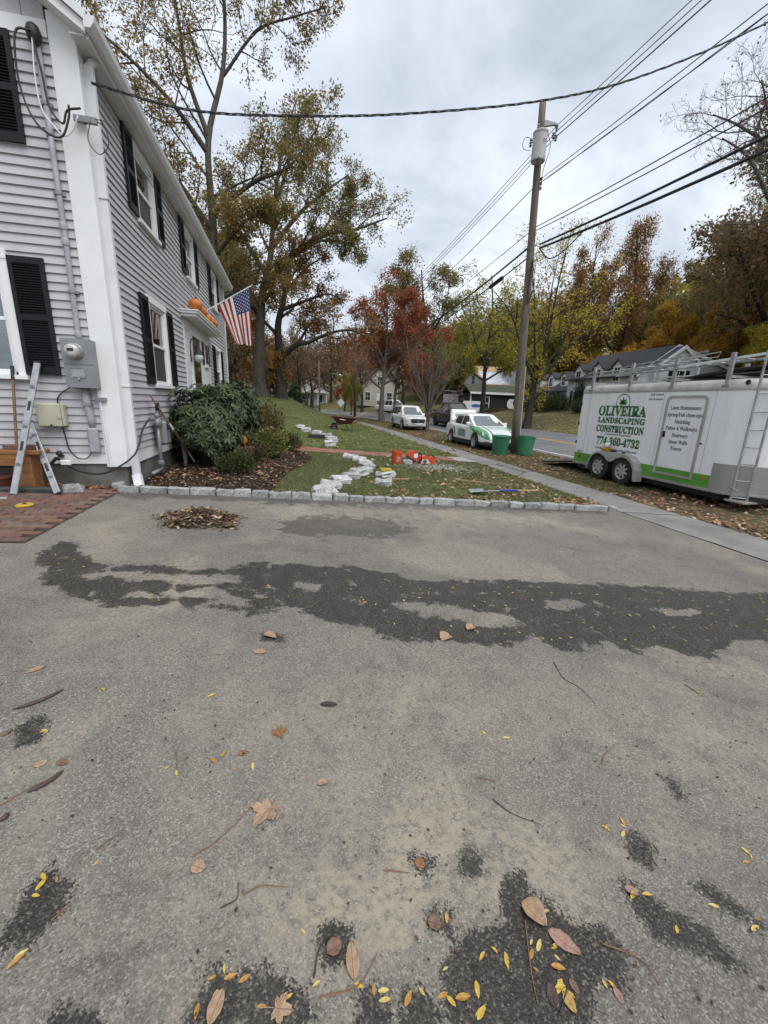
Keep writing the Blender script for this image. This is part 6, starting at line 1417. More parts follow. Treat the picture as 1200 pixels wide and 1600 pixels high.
def sedan():
    m, nt, b = base_mat('livery_paint'); b.inputs['Roughness'].default_value = .28; b.inputs['Coat Weight'].default_value = .5
    sp = nt.nodes.new('ShaderNodeSeparateXYZ'); nt.links.new(coord(nt, 'Object'), sp.inputs[0])
    ay = mathn(nt, 'ABSOLUTE', sp.outputs[1])
    wav = mathn(nt, 'MULTIPLY_ADD', mathn(nt, 'SINE', mathn(nt, 'MULTIPLY', sp.outputs[0], 2.2)), .05, sp.outputs[2])
    # printed wrap: white, green flash over the front wing and along the bonnet edge, dark swoosh before the rear wheel
    g1 = mathn(nt, 'MULTIPLY', smooth(nt, mathn(nt, 'MULTIPLY_ADD', sp.outputs[0], .34, wav), 1.20, 1.21), smooth(nt, ay, .60, .62))
    g1 = mathn(nt, 'MULTIPLY', g1, smooth(nt, sp.outputs[0], .55, .75))
    edge = mathn(nt, 'MULTIPLY', smooth(nt, mathn(nt, 'ABSOLUTE', mathn(nt, 'SUBTRACT', ay, .47)), .035, .03), smooth(nt, sp.outputs[0], .95, 1.0))
    sw = mathn(nt, 'MULTIPLY', smooth(nt, mathn(nt, 'ABSOLUTE', mathn(nt, 'SUBTRACT', mathn(nt, 'MULTIPLY_ADD', sp.outputs[2], .55, sp.outputs[0]), -.52)), .07, .06), smooth(nt, mathn(nt, 'ABSOLUTE', mathn(nt, 'SUBTRACT', sp.outputs[2], .64)), .20, .19))
    low = smooth(nt, sp.outputs[2], .36, .35)
    col = mixc(nt, g1, (0.72, 0.76, 0.74), (0.05, 0.30, 0.10)); col = mixc(nt, edge, col, (0.05, .08, .06)); col = mixc(nt, sw, col, (0.05, .09, .07)); col = mixc(nt, low, col, (.03, .035, .035))
    nt.links.new(col, b.inputs['Base Color'])
    L, W = 4.86, 1.84
    T = car('parked_sedan', 'white sedan with green company livery and raised trunk lid on the verge', (8.78, 18.55, 0), FACE, L, W, 1.42, -1.36, .325,
        [(-2.43, .70), (-2.38, .98), (-1.5, 1.03), (-.5, 1.0), (.8, .96), (1.15, .95), (2.0, .80), (2.28, .70), (2.43, .52)], [(-2.43, .78), (-2.2, .92), (-1.4, 1.0), (1.4, 1.0), (2.0, .94), (2.3, .80), (2.43, .62)],
        [(-2.43, .36), (-2.1, .26), (-1, .20), (1, .20), (2.2, .19), (2.43, .22)],
        dict(zb=.955, zr=1.46, b0=-1.78, r0=-1.02, r1=.12, b1=1.18, cuts=[-1.7, -1.2, -.35, .55, 1.15], mirror=.72, doors=[.68, -.35], handles=[-.15, -1.05]), m, roofpaint=M_CARW)
    for s in (-1, 1):
        plate(T, [(2.08, s*.86, .64), (2.31, s*.56, .58), (2.30, s*.54, .68), (1.98, s*.82, .79)], 'headlight', M_LENS, .03)
        MB().box(2.20, 2.38, s*.62-.15, s*.62+.15, .28, .36).build('fog_lamp', M_PLAST, T, bevel=.02)
    MB().box(2.28, 2.44, -.46, .46, .50, .60).build('grille', M_PLAST, T, bevel=.02); MB().box(2.42, 2.45, -.46, .46, .585, .61).build('grille_trim', M_CHROME, T)
    MB().box(2.18, 2.42, -.80, .80, .19, .40).build('lower_bumper', M_PLAST, T, bevel=.05)
    MB().box(-1.0, 1.0, -.93, .93, .17, .24).build('sill_trim', M_PLAST, T)
    # trunk lid swung up behind the rear window
    lid = MB().grid([[(-1.95-.16*t-.05*math.sin(PI*t), y, 1.02+.62*t) for y in (-.66, -.6, -.3, 0, .3, .6, .66)] for t in (0, .25, .5, .75, 1)]); o = lid.build('trunk_lid', M_CARW, T, smooth=True); so = o.modifiers.new('s', 'SOLIDIFY'); so.thickness = .06
    MB().box(-2.12, -1.98, -.70, -.62, 1.0, 1.55).box(-2.12, -1.98, .62, .70, 1.0, 1.55).build('lid_edge', M_CARW, T)
    MB().box(-2.02, -1.995, -.45, .45, 1.12, 1.42).build('lid_lining', pmat('lid_green', (.20, .38, .28), None, 4, .5), T)
    MB().box(2.44, 2.455, -.15, .15, .40, .49).build('number_plate', M_WHITE, T)
    inkg = pmat('livery_ink', (.04, .13, .06), None, 5, .4)
    for s in (-1, 1):
        for q, (tx, zz, hh) in enumerate((('OLIVEIRA', .66, .13), ('LANDSCAPING', .56, .085), ('CONSTRUCTION', .46, .085))):
            f = (lambda u, v, zz=zz: (.48-u, -(.926+.006), zz+v)) if s < 0 else (lambda u, v, zz=zz: (-.40+u, .926+.006, zz+v))
            if s < 0: f = (lambda u, v, zz=zz: (-.40+u, -.932, zz+v))
            if s > 0: f = (lambda u, v, zz=zz: (.48-u, .932, zz+v))
            print_text('lettering', tx, inkg, T, f, .88, hh, .02)
    print_text('lettering', 'OLIVEIRA', inkg, T, lambda u, v: (1.45+v*.98, -.36+u, .965-.19*((.45+v)-.45)/.9+.03-.045), .72, .11, .02)
sedan()
def pickup(name, label, loc, rz, paint, rimm, cover=True, H=1.95):
    T = car(name, label, loc, rz, 5.85, 2.02, 1.95, -1.72, .40,
        [(-2.92, .95), (-2.88, 1.22), (-.75, 1.24), (.9, 1.20), (1.4, 1.20), (2.5, 1.14), (2.8, 1.08), (2.92, .8)], [(-2.92, .92), (-2.8, .97), (-1.6, 1.0), (1.9, 1.0), (2.6, .96), (2.92, .86)],
        [(-2.92, .52), (-2.4, .48), (-1, .40), (1, .40), (2.4, .42), (2.92, .42)],
        dict(zb=1.20, zr=H, b0=-.92, r0=-.80, r1=.62, b1=1.36, cuts=[-.9, .02, .85, 1.35], mirror=.95, doors=[.95, .02, -.88], handles=[.2, -.7]), paint, rim=rimm, wheelw=.27)
    MB().box(-2.85, -1.0, -.84, .84, 1.23, 1.31 if cover else 1.262).build('bed_cover', M_PLAST, T, bevel=.02)
    MB().box(2.84, 2.95, -.62, .62, .72, 1.05).build('grille', M_PLAST, T, bevel=.03); MB().box(2.80, 3.0, -.95, .95, .45, .66).build('bumper', M_PLAST if cover else M_CHROME, T, bevel=.04)
    for s in (-1, 1): MB().box(2.72, 2.93, s*.78-.16, s*.78+.16, .84, 1.04).build('headlight', M_LENS, T, bevel=.02); MB().box(-1.0, 1.0, s*1.0-.07, s*1.0+.07, .34, .40).build('side_step', M_PLAST, T)
    return T
pickup('pickup_truck', 'black pickup truck driving toward the camera in the near lane', (13.3, 33.4, ground(13.3, 33)), FACE, M_CARB, M_RIMD)
p2 = pickup('pickup_truck', 'white pickup truck with tan cargo box far down the street', (14.6, 60.5, ground(14.6, 60.5)), FACE+.5, M_CARW, M_RIM, False)
MB().box(-2.7, -1.05, -.85, .85, 1.27, 1.80).build('cargo_box', pmat('tan_canvas', (.30, .22, .15), None, 4, .7), p2, bevel=.03)
sd = car('parked_car', 'dark blue car standing in the drive beside the black shed', (25.2, 40.0, ground(25.2, 40)), R(-12), 4.7, 1.82, 1.4, -1.32, .33,
    [(-2.35, .75), (-2.3, 1.0), (-1.4, 1.04), (.8, .98), (1.15, .97), (2.0, .86), (2.35, .6)], [(-2.35, .8), (-2.1, .93), (1.4, 1.0), (2.1, .93), (2.35, .68)], [(-2.35, .36), (-1, .22), (1, .22), (2.35, .26)],
    dict(zb=.98, zr=1.50, b0=-1.9, r0=-1.2, r1=.1, b1=1.15, cuts=[-1.8, -1.2, -.35, .55, 1.1], mirror=.7, doors=[.66, -.35], handles=[-.1]), pmat('navy_paint', (.012, .015, .024), None, 3, .25, coat=.5))
# ------------------------------------------------------------------ utility poles and wires
M_POLE = pmat('weathered_pole_wood', (0.20, 0.165, 0.135), (0.075, 0.058, 0.047), 5, .9, .02, 30, stretch=(5, 5, .35), lo=.3, hi=.7)
M_WIRE = pmat('black_wire', (0.010, 0.010, 0.011), (0.016, 0.016, 0.017), 3, .5)
M_TRANS = pmat('transformer_grey', (0.46, 0.475, 0.48), (0.36, 0.37, 0.375), 4, .45)
M_PORC = pmat('grey_porcelain', (0.22, 0.23, 0.24), None, 5, .25)
PB, PT = Vector((9.03, 15.6, 0)), Vector((8.60, 15.6, 11.9))
def onpole(z): return PB.lerp(PT, z/11.9)
def pole():
    T = thing('utility_pole', 'weathered wooden utility pole with grey transformer between the bins and trailer', 'utility pole', PB)
    rr = [.175, .165, .155, .145, .135, .125, .115, .112]; zz = [-.1, 1.5, 3.2, 5, 7, 9, 11.2, 11.88]
    MB().tube([onpole(z)-PB for z in zz], rr, 16).build('post', M_POLE, T, smooth=True)
    c = onpole(10.45)-PB+Vector((-.19, -.34, 0))
    MB().lathe([(.0, -.46), (.215, -.45), (.235, -.42), (.235, .34), (.25, .35), (.255, .40), (.22, .43), (.12, .47), (0, .48)], 22, c).build('transformer', M_TRANS, T, smooth=False)
    MB().box(c.x-.06, c.x+.06, c.y+.22, c.y+.34, c.z-.3, c.z+.3).build('transformer_bracket', M_GALV, T)
    print_text('lettering', '25', M_WIRE, T, lambda u, v: (c.x-.03+u, c.y-.262, c.z+.02+v), .12, .1)
    MB().lathe([(.035, 0), (.06, .03), (.03, .06), (.055, .09), (.028, .12), (.05, .15), (.02, .2)], 12, c+Vector((-.12, -.02, .42))).build('bushing', M_PORC, T)
    a = onpole(11.35)-PB
    MB().prism([(a.x+.08, a.z+.06), (a.x+.08, a.z-.13), (a.x+.50, a.z-.02), (a.x+.62, a.z-.03), (a.x+.62, a.z+.03)], -.05, .05).build('steel_arm', M_GALV, T)
    for k, (dx, dz) in enumerate(((.62, -.06), (.52, -.28), (.62, -.34))):
        MB().lathe([(.02, .06), (.05, .03), (.03, 0), (.055, -.03), (.03, -.06), (.05, -.10), (.01, -.14)], 12, (a.x+dx, 0, a.z+dz)).build('insulator', M_PORC, T)
    MB().tube([(a.x+.60, 0, a.z-.02), (a.x+.60, 0, a.z-.32), (a.x+.5, 0, a.z-.24)], .014, 6).build('hanger', M_GALV, T)
    q = onpole(10.75)-PB; MB().box(q.x-.28, q.x-.13, -.12, .0, q.z-.05, q.z+.25).build('fuse_mount', M_GALV, T)
    MB().lathe([(.03, 0), (.05, .04), (.03, .08), (.05, .12), (.03, .16), (.05, .2), (.02, .26)], 12, (q.x-.36, -.05, q.z-.2)).build('fuse_cutout', M_PORC, T)
    MB().tube([tuple(v) for v in path([(q.x-.36, -.05, q.z+.05), (q.x-.55, -.05, q.z+.05), (q.x-.66, -.06, q.z-.12), (q.x-.6, -.06, q.z-.3), (q.x-.36, -.06, q.z-.3)], 6)], .009, 6).build('jumper', M_WIRE, T)
    d = onpole(9.6)-PB
    for k in range(3): MB().lathe([(.03, -.05), (.055, -.02), (.035, 0), (.055, .02), (.03, .05)], 10, (d.x+.15, -.05, d.z+.14*k-.2)).build('spool_insulator', M_PORC, T)
    MB().tube([tuple(v) for v in path([c+Vector((.2, -.1, .36)), c+Vector((.36, -.08, 0)), c+Vector((.3, .1, -.6)), d+Vector((.16, -.05, -.05))], 7)], .01, 6).build('drop_wire', M_WIRE, T)
    MB().tube([tuple(v) for v in path([c+Vector((-.12, -.24, -.4)), c+Vector((-.1, 0, -.8)), d+Vector((-.1, -.12, -.1))], 7)], .012, 6).build('drop_wire', M_WIRE, T)
    e = onpole(7.55)-PB
    for s in (-.25, .1): MB().tube([(e.x+.12, 0, e.z+s), (e.x+.34, -.05, e.z+s*.4)], .014, 6).build('cable_bracket', M_GALV, T)
    MB().tube([tuple(v) for v in path([e+Vector((.05, -.17, -.4)), e+Vector((.1, -.2, -1.0)), e+Vector((.12, -.2, -1.6)), e+Vector((.02, -.18, -1.9)), e+Vector((-.02, -.17, -1.2)), e+Vector((.05, -.17, -.4))], 6)], .02, 6).build('cable_loop', M_WIRE, T)
    MB().tube([onpole(z)-PB+Vector((.15+.0*z, -.09, 0)) for z in (0, 1.6, 3.4)], .022, 8).build('ground_moulding', M_TRANS, T)
pole()
def far_pole(label, x, y, h, r):
    z = ground(x, y); T = thing('utility_pole', label, 'utility pole', (x, y, z-.1)); MB().tube([(0, 0, 0), (-.1, 0, h)], [r, r*.65], 10).build('post', M_POLE, T, smooth=True)
    MB().box(-.9, .9, -.06, .06, h-.7, h-.58).build('cross_arm', M_POLE, T)
    for dx in (-.8, -.3, .5): MB().lathe([(.03, 0), (.05, .05), (.02, .12)], 8, (dx-.1, 0, h-.58)).build('insulator', M_PORC, T)
far_pole('second wooden utility pole farther along the verge left of the red maple', 7.45, 50, 10.6, .16)
far_pole('thin wooden utility pole at the end of the street', 5.0, 76, 8.6, .14)
def wire(label, pts, r, sag=0.0, n=26, cat='wire', twist=0, group=None, name='overhead_wire'):
    """pts: control points; single span gets a sag"""
    if len(pts) == 2:
        a, b = Vector(pts[0]), Vector(pts[1]); P = [a.lerp(b, i/n)-Vector((0, 0, sag*4*(i/n)*(1-i/n))) for i in range(n+1)]
    else: P = [Vector(v) for v in path(pts, 8)]
    if not twist: return tag(MB().tube(P, r, 6).build(name, M_WIRE, smooth=True), label, cat, group)
    T = thing(name, label, cat, P[0], 0, group); m = len(P)*5
    for k in range(twist):
        Q = []
        for i in range(m):
            f = i/(m-1)*(len(P)-1); j = min(int(f), len(P)-2); p = P[j].lerp(P[j+1], f-j); a = i*.36+2*PI*k/twist
            Q.append(p+Vector((0, math.cos(a), math.sin(a)))*r*1.5-P[0])
        MB().tube(Q, r, 5).build('strand', M_WIRE, T, smooth=True)
    return T
def wires():
    a = onpole(11.35); P2 = Vector((7.3, 50, 10.0))
    near = lambda x, z: (x+.3, -28, z)
    for lab, dx, dz, zf in (('upper thin wire running from the pole arm toward the camera', .62, .0, 12.3), ('middle thin wire running from the pole arm toward the camera', .64, -.16, 12.0), ('lower thick wire running from the pole arm toward the camera', .62, -.34, 11.7)):
        wire(lab, [(a.x+dx, 15.6, a.z+dz), near(a.x+dx, zf)], .011 if 'thin' in lab else .016, .9)
    for lab, dx, dz in (('upper wire running from the pole arm away down the street', .62, .0), ('middle wire running from the pole arm away down the street', .64, -.16), ('lower wire running from the pole arm away down the street', .62, -.34)):
        wire(lab, [(a.x+dx, 15.6, a.z+dz), (P2.x+dx*.6, 50, P2.z+dz+.1)], .012, .7)
    d = onpole(9.65)
    wire('bare neutral wire above the twisted cable, pole to upper right edge', [(d.x+.17, 15.55, d.z+.06), (d.x+.9, -28, 10.3)], .011, .8); wire('twisted secondary cable from below the transformer to the upper right edge', [(d.x+.17, 15.55, d.z-.06), (d.x+.9, -28, 10.0)], .010, .85, 40, 'cable', 2)
    wire('secondary cable from below the transformer away down the street', [(d.x+.1, 15.7, d.z-.06), (P2.x, 50, 8.4)], .014, .8)
    c = onpole(8.2)
    for lab, dz, zf in (('upper of two thin cables below the transformer toward the right edge', .0, 8.9), ('lower of two thin cables below the transformer toward the right edge', -.12, 8.4)): wire(lab, [(c.x+.12, 15.55, c.z+dz), (c.x+.8, -28, zf)], .014, 1.1)
    wire('thin telephone wire from the pole away down the street', [(c.x, 15.7, c.z-.1), (P2.x, 50, 7.4)], .012, .7)
    t = onpole(7.6)
    wire('upper thick black cable bundle from the pole to the right edge', [(t.x+.3, 15.5, t.z+.05), (t.x+.9, -28, 8.6)], .032, 1.25, cat='cable'); wire('lower thick black cable bundle from the pole to the right edge', [(t.x+.3, 15.5, t.z-.08), (t.x+.9, -28, 7.9)], .036, 1.3, cat='cable')
    wire('thick black cable from the pole away past the red maple', [(t.x, 15.7, t.z), (P2.x-.1, 50, 6.3)], .034, .9, cat='cable'); wire('second black cable with splice closure going away from the pole', [(t.x, 15.7, t.z-.35), (P2.x+.1, 50, 5.9)], .024, .8, cat='cable')
    s0 = Vector((t.x, 15.7, t.z-.35)).lerp(Vector((P2.x+.1, 50, 5.9)), .05)-Vector((0, 0, .16)); s1 = Vector((t.x, 15.7, t.z-.35)).lerp(Vector((P2.x+.1, 50, 5.9)), .085)-Vector((0, 0, .255))
    tag(MB().tube([s0, s0.lerp(s1, .1), s0.lerp(s1, .9), s1], [.03, .085, .085, .03], 10).build('splice_closure', M_WIRE), 'black cylindrical splice closure hanging on the cable left of the pole', 'cable splice')
    wire('slack cable loop right of the pole under the thick cables', [(t.x+.3, 15.5, t.z-.1), (t.x+.45, 15.0, t.z-.55), (t.x+.5, 14.2, t.z-.5), (t.x+.5, 13.2, t.z-.2)], .02, cat='cable')
    wire('twisted service drop crossing the sky from the house corner to the right', [(-2.12, 6.32, 5.18), (-1.07, 6.3, 5.08), (.2, 6.3, 5.22), (1.59, 6.3, 5.46), (3.44, 6.3, 5.89), (4.94, 6.3, 6.41), (6.94, 6.3, 7.39), (9.2, 6.3, 8.75)], .0062, n=40, cat='cable', twist=3, name='service_drop')
    wire('thin second wire leaving the white corner board under the service drop', [(-2.2, 6.40, 4.88), (-2.0, 6.5, 4.86), (-1.9, 7.6, 4.75), (-1.85, 9.0, 4.72)], .004)
    tag(MB().box(-2.38, -2.14, 6.40, 6.45, 4.84, 4.90).build('wire_bracket', M_GALV), 'small grey bracket holding the service drop on the corner board', 'bracket')
wires()

# ------------------------------------------------------------------ houses across the street
M_HWHITE = pmat('pale_clapboard', (0.74, 0.75, 0.76), (0.66, 0.67, 0.68), 3, .6, .006, 9, stretch=(.1, .1, 9))
M_HGREY = pmat('light_grey_siding', (0.60, 0.63, 0.66), (0.52, 0.55, 0.58), 3, .6, .006, 9, stretch=(.1, .1, 9))
M_SLATE = pmat('charcoal_shingles', (0.050, 0.053, 0.06), (0.032, 0.034, 0.04), 14, .9, .01, 40)
M_WRAP = pmat('white_house_wrap', (0.60, 0.61, 0.66), (0.44, 0.45, 0.52), 2.2, .5)
M_PLY = pmat('plywood', (0.52, 0.39, 0.23), (0.38, 0.27, 0.15), 4, .7)
M_BLKS = pmat('black_boards', (0.013, 0.013, 0.014), (0.02, 0.02, 0.022), 8, .6)
M_MOSS = pmat('mossy_roof', (0.065, 0.075, 0.04), (0.04, 0.045, 0.03), 6, .9)
M_BRICKC = pmat('chimney_brick', (0.16, 0.085, 0.065), (0.10, 0.055, 0.045), 9, .9)
def far_window(par, c, w, h, axis, shut=None, mat=M_WHITE):
    """c centre; axis 'x' faces -X, 'y' faces -Y; frame, pane, meeting rail, optional shutters"""
    def bx(mb, u0, u1, v0, v1, d0, d1):
        if axis == 'x': return mb.box(c[0]-d1, c[0]-d0, c[1]+u0, c[1]+u1, c[2]+v0, c[2]+v1)
        return mb.box(c[0]+u0, c[0]+u1, c[1]-d1, c[1]-d0, c[2]+v0, c[2]+v1)
    o = bx(bx(bx(bx(MB(), -w/2-.09, -w/2, -h/2-.09, h/2+.09, 0, .06), w/2, w/2+.09, -h/2-.09, h/2+.09, 0, .06), -w/2, w/2, h/2, h/2+.09, 0, .058), -w/2, w/2, -h/2-.09, -h/2, 0, .07).build('window', mat, par)
    bx(MB(), -w/2, w/2, -h/2, h/2, .0, .02).build('pane', M_FPANE, o); bx(bx(MB(), -w/2, w/2, -.025, .025, .02, .045), -.015, .015, -h/2, h/2, .02, .04).build('glazing_bar', mat, o)
    if shut:
        for s in (-1, 1): bx(MB(), s*(w/2+.29)-.19, s*(w/2+.29)+.19, -h/2-.05, h/2+.05, 0, .045).build('shutter', shut, par)
M_FPANE = glass_dark('far_window_glass', (0.02, 0.023, 0.026), .05)
def colonial():
    gz = ground(27, 33)-.1; T = thing('white_house', 'white dormered house with charcoal roof behind the trailer, across the street', 'house', (28, 34, gz))
    o = (28, 34, gz)
    def B(mb, nm, mat, par=T, **k): mb.v = [(x-o[0], y-o[1], z-o[2]) for x, y, z in mb.v]; return mb.build(nm, mat, par, **k)
    def W(c, w, h, ax, sh=None): far_window(T, (c[0]-o[0], c[1]-o[1], c[2]-o[2]), w, h, ax, sh)
    # main block: ridge along the street at X 28.9, front wall X 25.6, back slope shallow
    xf, xr, xb, y0, y1, ze, zr = 25.9, 28.86, 33.6, 28.0, 36.4, 4.75, 6.85
    B(MB().prism([(xf, gz), (xf, ze), (xr, zr-.1), (xb, 5.5), (xb, gz)], y0, y1), 'main_wall', M_HGREY)
    B(MB().prism([(xf-.35, ze-.28), (xf-.35, ze-.16), (xr, zr+.06), (xb+.3, 5.5), (xb+.3, 5.38), (xr, zr-.08)], y0-.2, y1+.2), 'main_roof', M_SLATE)
    B(MB().prism([(xf-.36, ze-.32), (xf-.36, ze-.14), (xr, zr+.08), (xb+.31, 5.53), (xb+.31, 5.33), (xr, zr-.18)], y0-.26, y0-.2), 'rake_trim', M_WHITE)
    # smaller front gable standing forward of the end wall
    B(MB().prism([(26.9, gz), (26.9, 5.4), (28.6, 6.55), (30.3, 5.4), (30.3, gz)], y0-.9, y0+.4), 'gable_wing', M_HGREY)
    B(MB().prism([(26.7, 5.28), (26.7, 5.42), (28.6, 6.72), (30.5, 5.42), (30.5, 5.28), (28.6, 6.58)], y0-1.05, y0+.6), 'gable_roof', M_SLATE); B(MB().prism([(26.68, 5.2), (26.68, 5.44), (28.6, 6.76), (30.52, 5.44), (30.52, 5.2), (28.6, 6.5)], y0-1.12, y0-1.05), 'rake_trim', M_WHITE)
    B(MB().box(28.45, 28.75, y0-.94, y0-.9, 5.75, 6.15), 'gable_vent', M_WHITE); W((28.6, y0-.9, 4.3), .9, 1.3, 'y', M_SHUT)
    # wall dormers
    for y, zc in ((30.2, 4.95), (32.4, 4.95), (34.9, 4.9)):
        B(MB().prism([(y-.55, 3.9), (y-.55, 5.35), (y, 5.85), (y+.55, 5.35), (y+.55, 3.9)], xf-.06, xf+1.6, 'yz'), 'dormer', M_HWHITE)
        B(MB().prism([(y-.7, 5.22), (y-.7, 5.32), (y, 5.96), (y+.7, 5.32), (y+.7, 5.22), (y, 5.86)], xf-.2, xf+1.7, 'yz'), 'dormer_roof', M_SLATE)
        W((xf-.06, y, 4.75), .6, 1.0, 'x')
    for y in (30.2, 32.4, 34.9): W((xf, y, 2.9), .8, 1.2, 'x', M_SHUT)
    # lower wing to the left
    B(MB().prism([(26.4, gz), (26.4, 3.75), (29.2, 5.6), (32, 3.75), (32, gz)], y1, 44.5), 'wing_wall', M_HWHITE)
    B(MB().prism([(26.1, 3.52), (26.1, 3.66), (29.2, 5.72), (32.2, 3.66), (32.2, 3.52), (29.2, 5.58)], y1+.2, 44.8), 'wing_roof', M_SLATE)
    for y in (38.3, 40.4, 42.6):
        B(MB().prism([(y-.5, 4.0), (y-.5, 5.0), (y, 5.45), (y+.5, 5.0), (y+.5, 4.0)], 26.75, 28.6, 'yz'), 'dormer', M_HWHITE); B(MB().prism([(y-.62, 4.9), (y-.62, 5.0), (y, 5.55), (y+.62, 5.0), (y+.62, 4.9), (y, 5.45)], 26.65, 28.7, 'yz'), 'dormer_roof', M_SLATE); W((26.75, y, 4.6), .55, .8, 'x')
    for y in (37.6, 39.6, 41.6, 43.4): W((26.4, y, 2.75), .75, 1.35, 'x', M_SHUT)
    B(MB().prism([(27.0, gz), (27.0, 2.9), (28.8, 3.9), (31, 2.9), (31, gz)], 44.5, 47.5), 'porch_wall', M_HWHITE); B(MB().prism([(26.7, 2.7), (26.7, 2.85), (28.8, 4.05), (31.2, 2.85), (31.2, 2.7), (28.8, 3.9)], 44.8, 47.7), 'porch_roof', M_SLATE)
    B(MB().box(29.4, 30.3, 36.6, 37.6, 5, 7.0), 'chimney', M_BRICKC)
colonial()
def site_house():
    gz = .8; o = (24, 50, gz); T = thing('unfinished_house', 'house under construction in white sheeting with bare plywood roof', 'house', o)
    def B(mb, nm, mat, par=T, **k): mb.v = [(x-o[0], y-o[1], z-o[2]) for x, y, z in mb.v]; return mb.build(nm, mat, par, **k)
    B(MB().prism([(50, gz), (50, 4.7), (54, 7.1), (58, 4.7), (58, gz)], 24.0, 33.0, 'yz'), 'sheeted_wall', M_WRAP)
    for k in range(4): B(MB().obox((23.85+2.3*k+1.15, 49.7, 4.45), (23.85+2.3*k+1.15, 54.0, 7.08), 2.28, .06), 'roof_sheet', M_PLY)
    B(MB().obox((28.4, 58.4, 4.4), (28.4, 54.0, 7.06), 9.2, .06), 'roof_sheet', M_PLY)
    B(MB().obox((23.72, 49.7, 4.36), (23.72, 54, 6.98), .12, .26), 'rafter', M_PLY)
    B(MB().prism([(27.2, 4.7), (27.2, 6.6), (31.6, 6.6), (31.6, 4.7)], 50.0, 53.0), 'roof_dormer', M_WRAP); B(MB().obox((29.4, 49.8, 6.55), (29.4, 53.6, 7.1), 4.8, .06), 'roof_sheet', M_PLY)
    for c in ((28.3, 49.99, 5.7), (30.3, 49.99, 5.7)): far_window(T, (c[0]-o[0], c[1]-o[1], c[2]-o[2]), .8, 1.1, 'y')
    for c in ((24.0, 53.9, 5.2), (24.0, 52, 2.6), (24.0, 56, 2.6)): far_window(T, (c[0]-o[0], c[1]-o[1], c[2]-o[2]), .9, 1.3, 'x', None, M_WRAP)
    B(MB().box(21.2, 24.0, 51, 57.5, .8, 3.4), 'low_wing', M_WRAP); B(MB().obox((22.5, 50.7, 3.35), (22.5, 57.8, 3.9), 3.0, .12), 'low_roof', M_SLATE)
site_house()
def black_shed():
    gz = .75; o = (22.7, 45, gz); T = thing('black_shed', 'small black building with white trim and an apple shaped sign', 'shed', o)
    def B(mb, nm, mat, par=T, **k): mb.v = [(x-o[0], y-o[1], z-o[2]) for x, y, z in mb.v]; return mb.build(nm, mat, par, **k)
    B(MB().box(19.4, 26.2, 44, 47.5, gz, 3.25), 'wall', M_BLKS)
    for k in range(22): B(MB().box(19.42+.31*k, 19.44+.31*k, 43.98, 44, gz, 3.2), 'batten', M_BLKS)
    B(MB().prism([(43.7, 3.22), (43.7, 3.36), (45.75, 4.35), (47.8, 3.36), (47.8, 3.22), (45.75, 4.2)], 19.2, 26.4, 'yz'), 'roof', M_MOSS)
    B(MB().box(19.2, 26.4, 43.66, 43.72, 3.2, 3.42), 'eave_trim', M_WHITE); B(MB().box(19.36, 19.5, 43.95, 44.0, gz, 3.2), 'corner_trim', M_WHITE)
    far_window(T, (21.2-o[0], 44-o[1], 2.25-o[2]), .8, 1.25, 'y')
    s = B(MB().box(24.0, 24.9, 43.9, 43.97, 1.45, 1.6).box(24.3, 24.6, 43.9, 43.97, 3.0, 3.12), 'apple_sign_board', M_BRICKC)
    P = []
    for k in range(28):
        a = 2*PI*k/28; r = .62*(1-.10*math.cos(2*a+PI)*.6); dip = .10*math.exp(-((a-PI/2)/.35)**2)
        P.append((24.45+r*.92*math.cos(a), 2.25+(r-dip)*math.sin(a)*1.05))
    B(MB().prism(P, 43.88, 43.93), 'apple_sign', M_WHITE)
    # gabled entrance at the right end
    B(MB().prism([(27.0, gz), (27.0, 3.0), (28.8, 4.5), (30.6, 3.0), (30.6, gz)], 43.2, 47), 'gable_wall', M_BLKS); B(MB().prism([(26.8, 2.86), (26.8, 3.02), (28.8, 4.7), (30.8, 3.02), (30.8, 2.86), (28.8, 4.52)], 43.0, 47.2), 'gable_roof', M_WHITE)
    B(MB().box(27.6, 27.8, 43.1, 43.2, gz, 3.2), 'door_post', M_WHITE); B(MB().box(26.2, 27.0, 44.5, 47, gz, 3.0), 'link_wall', M_BLKS)
black_shed()
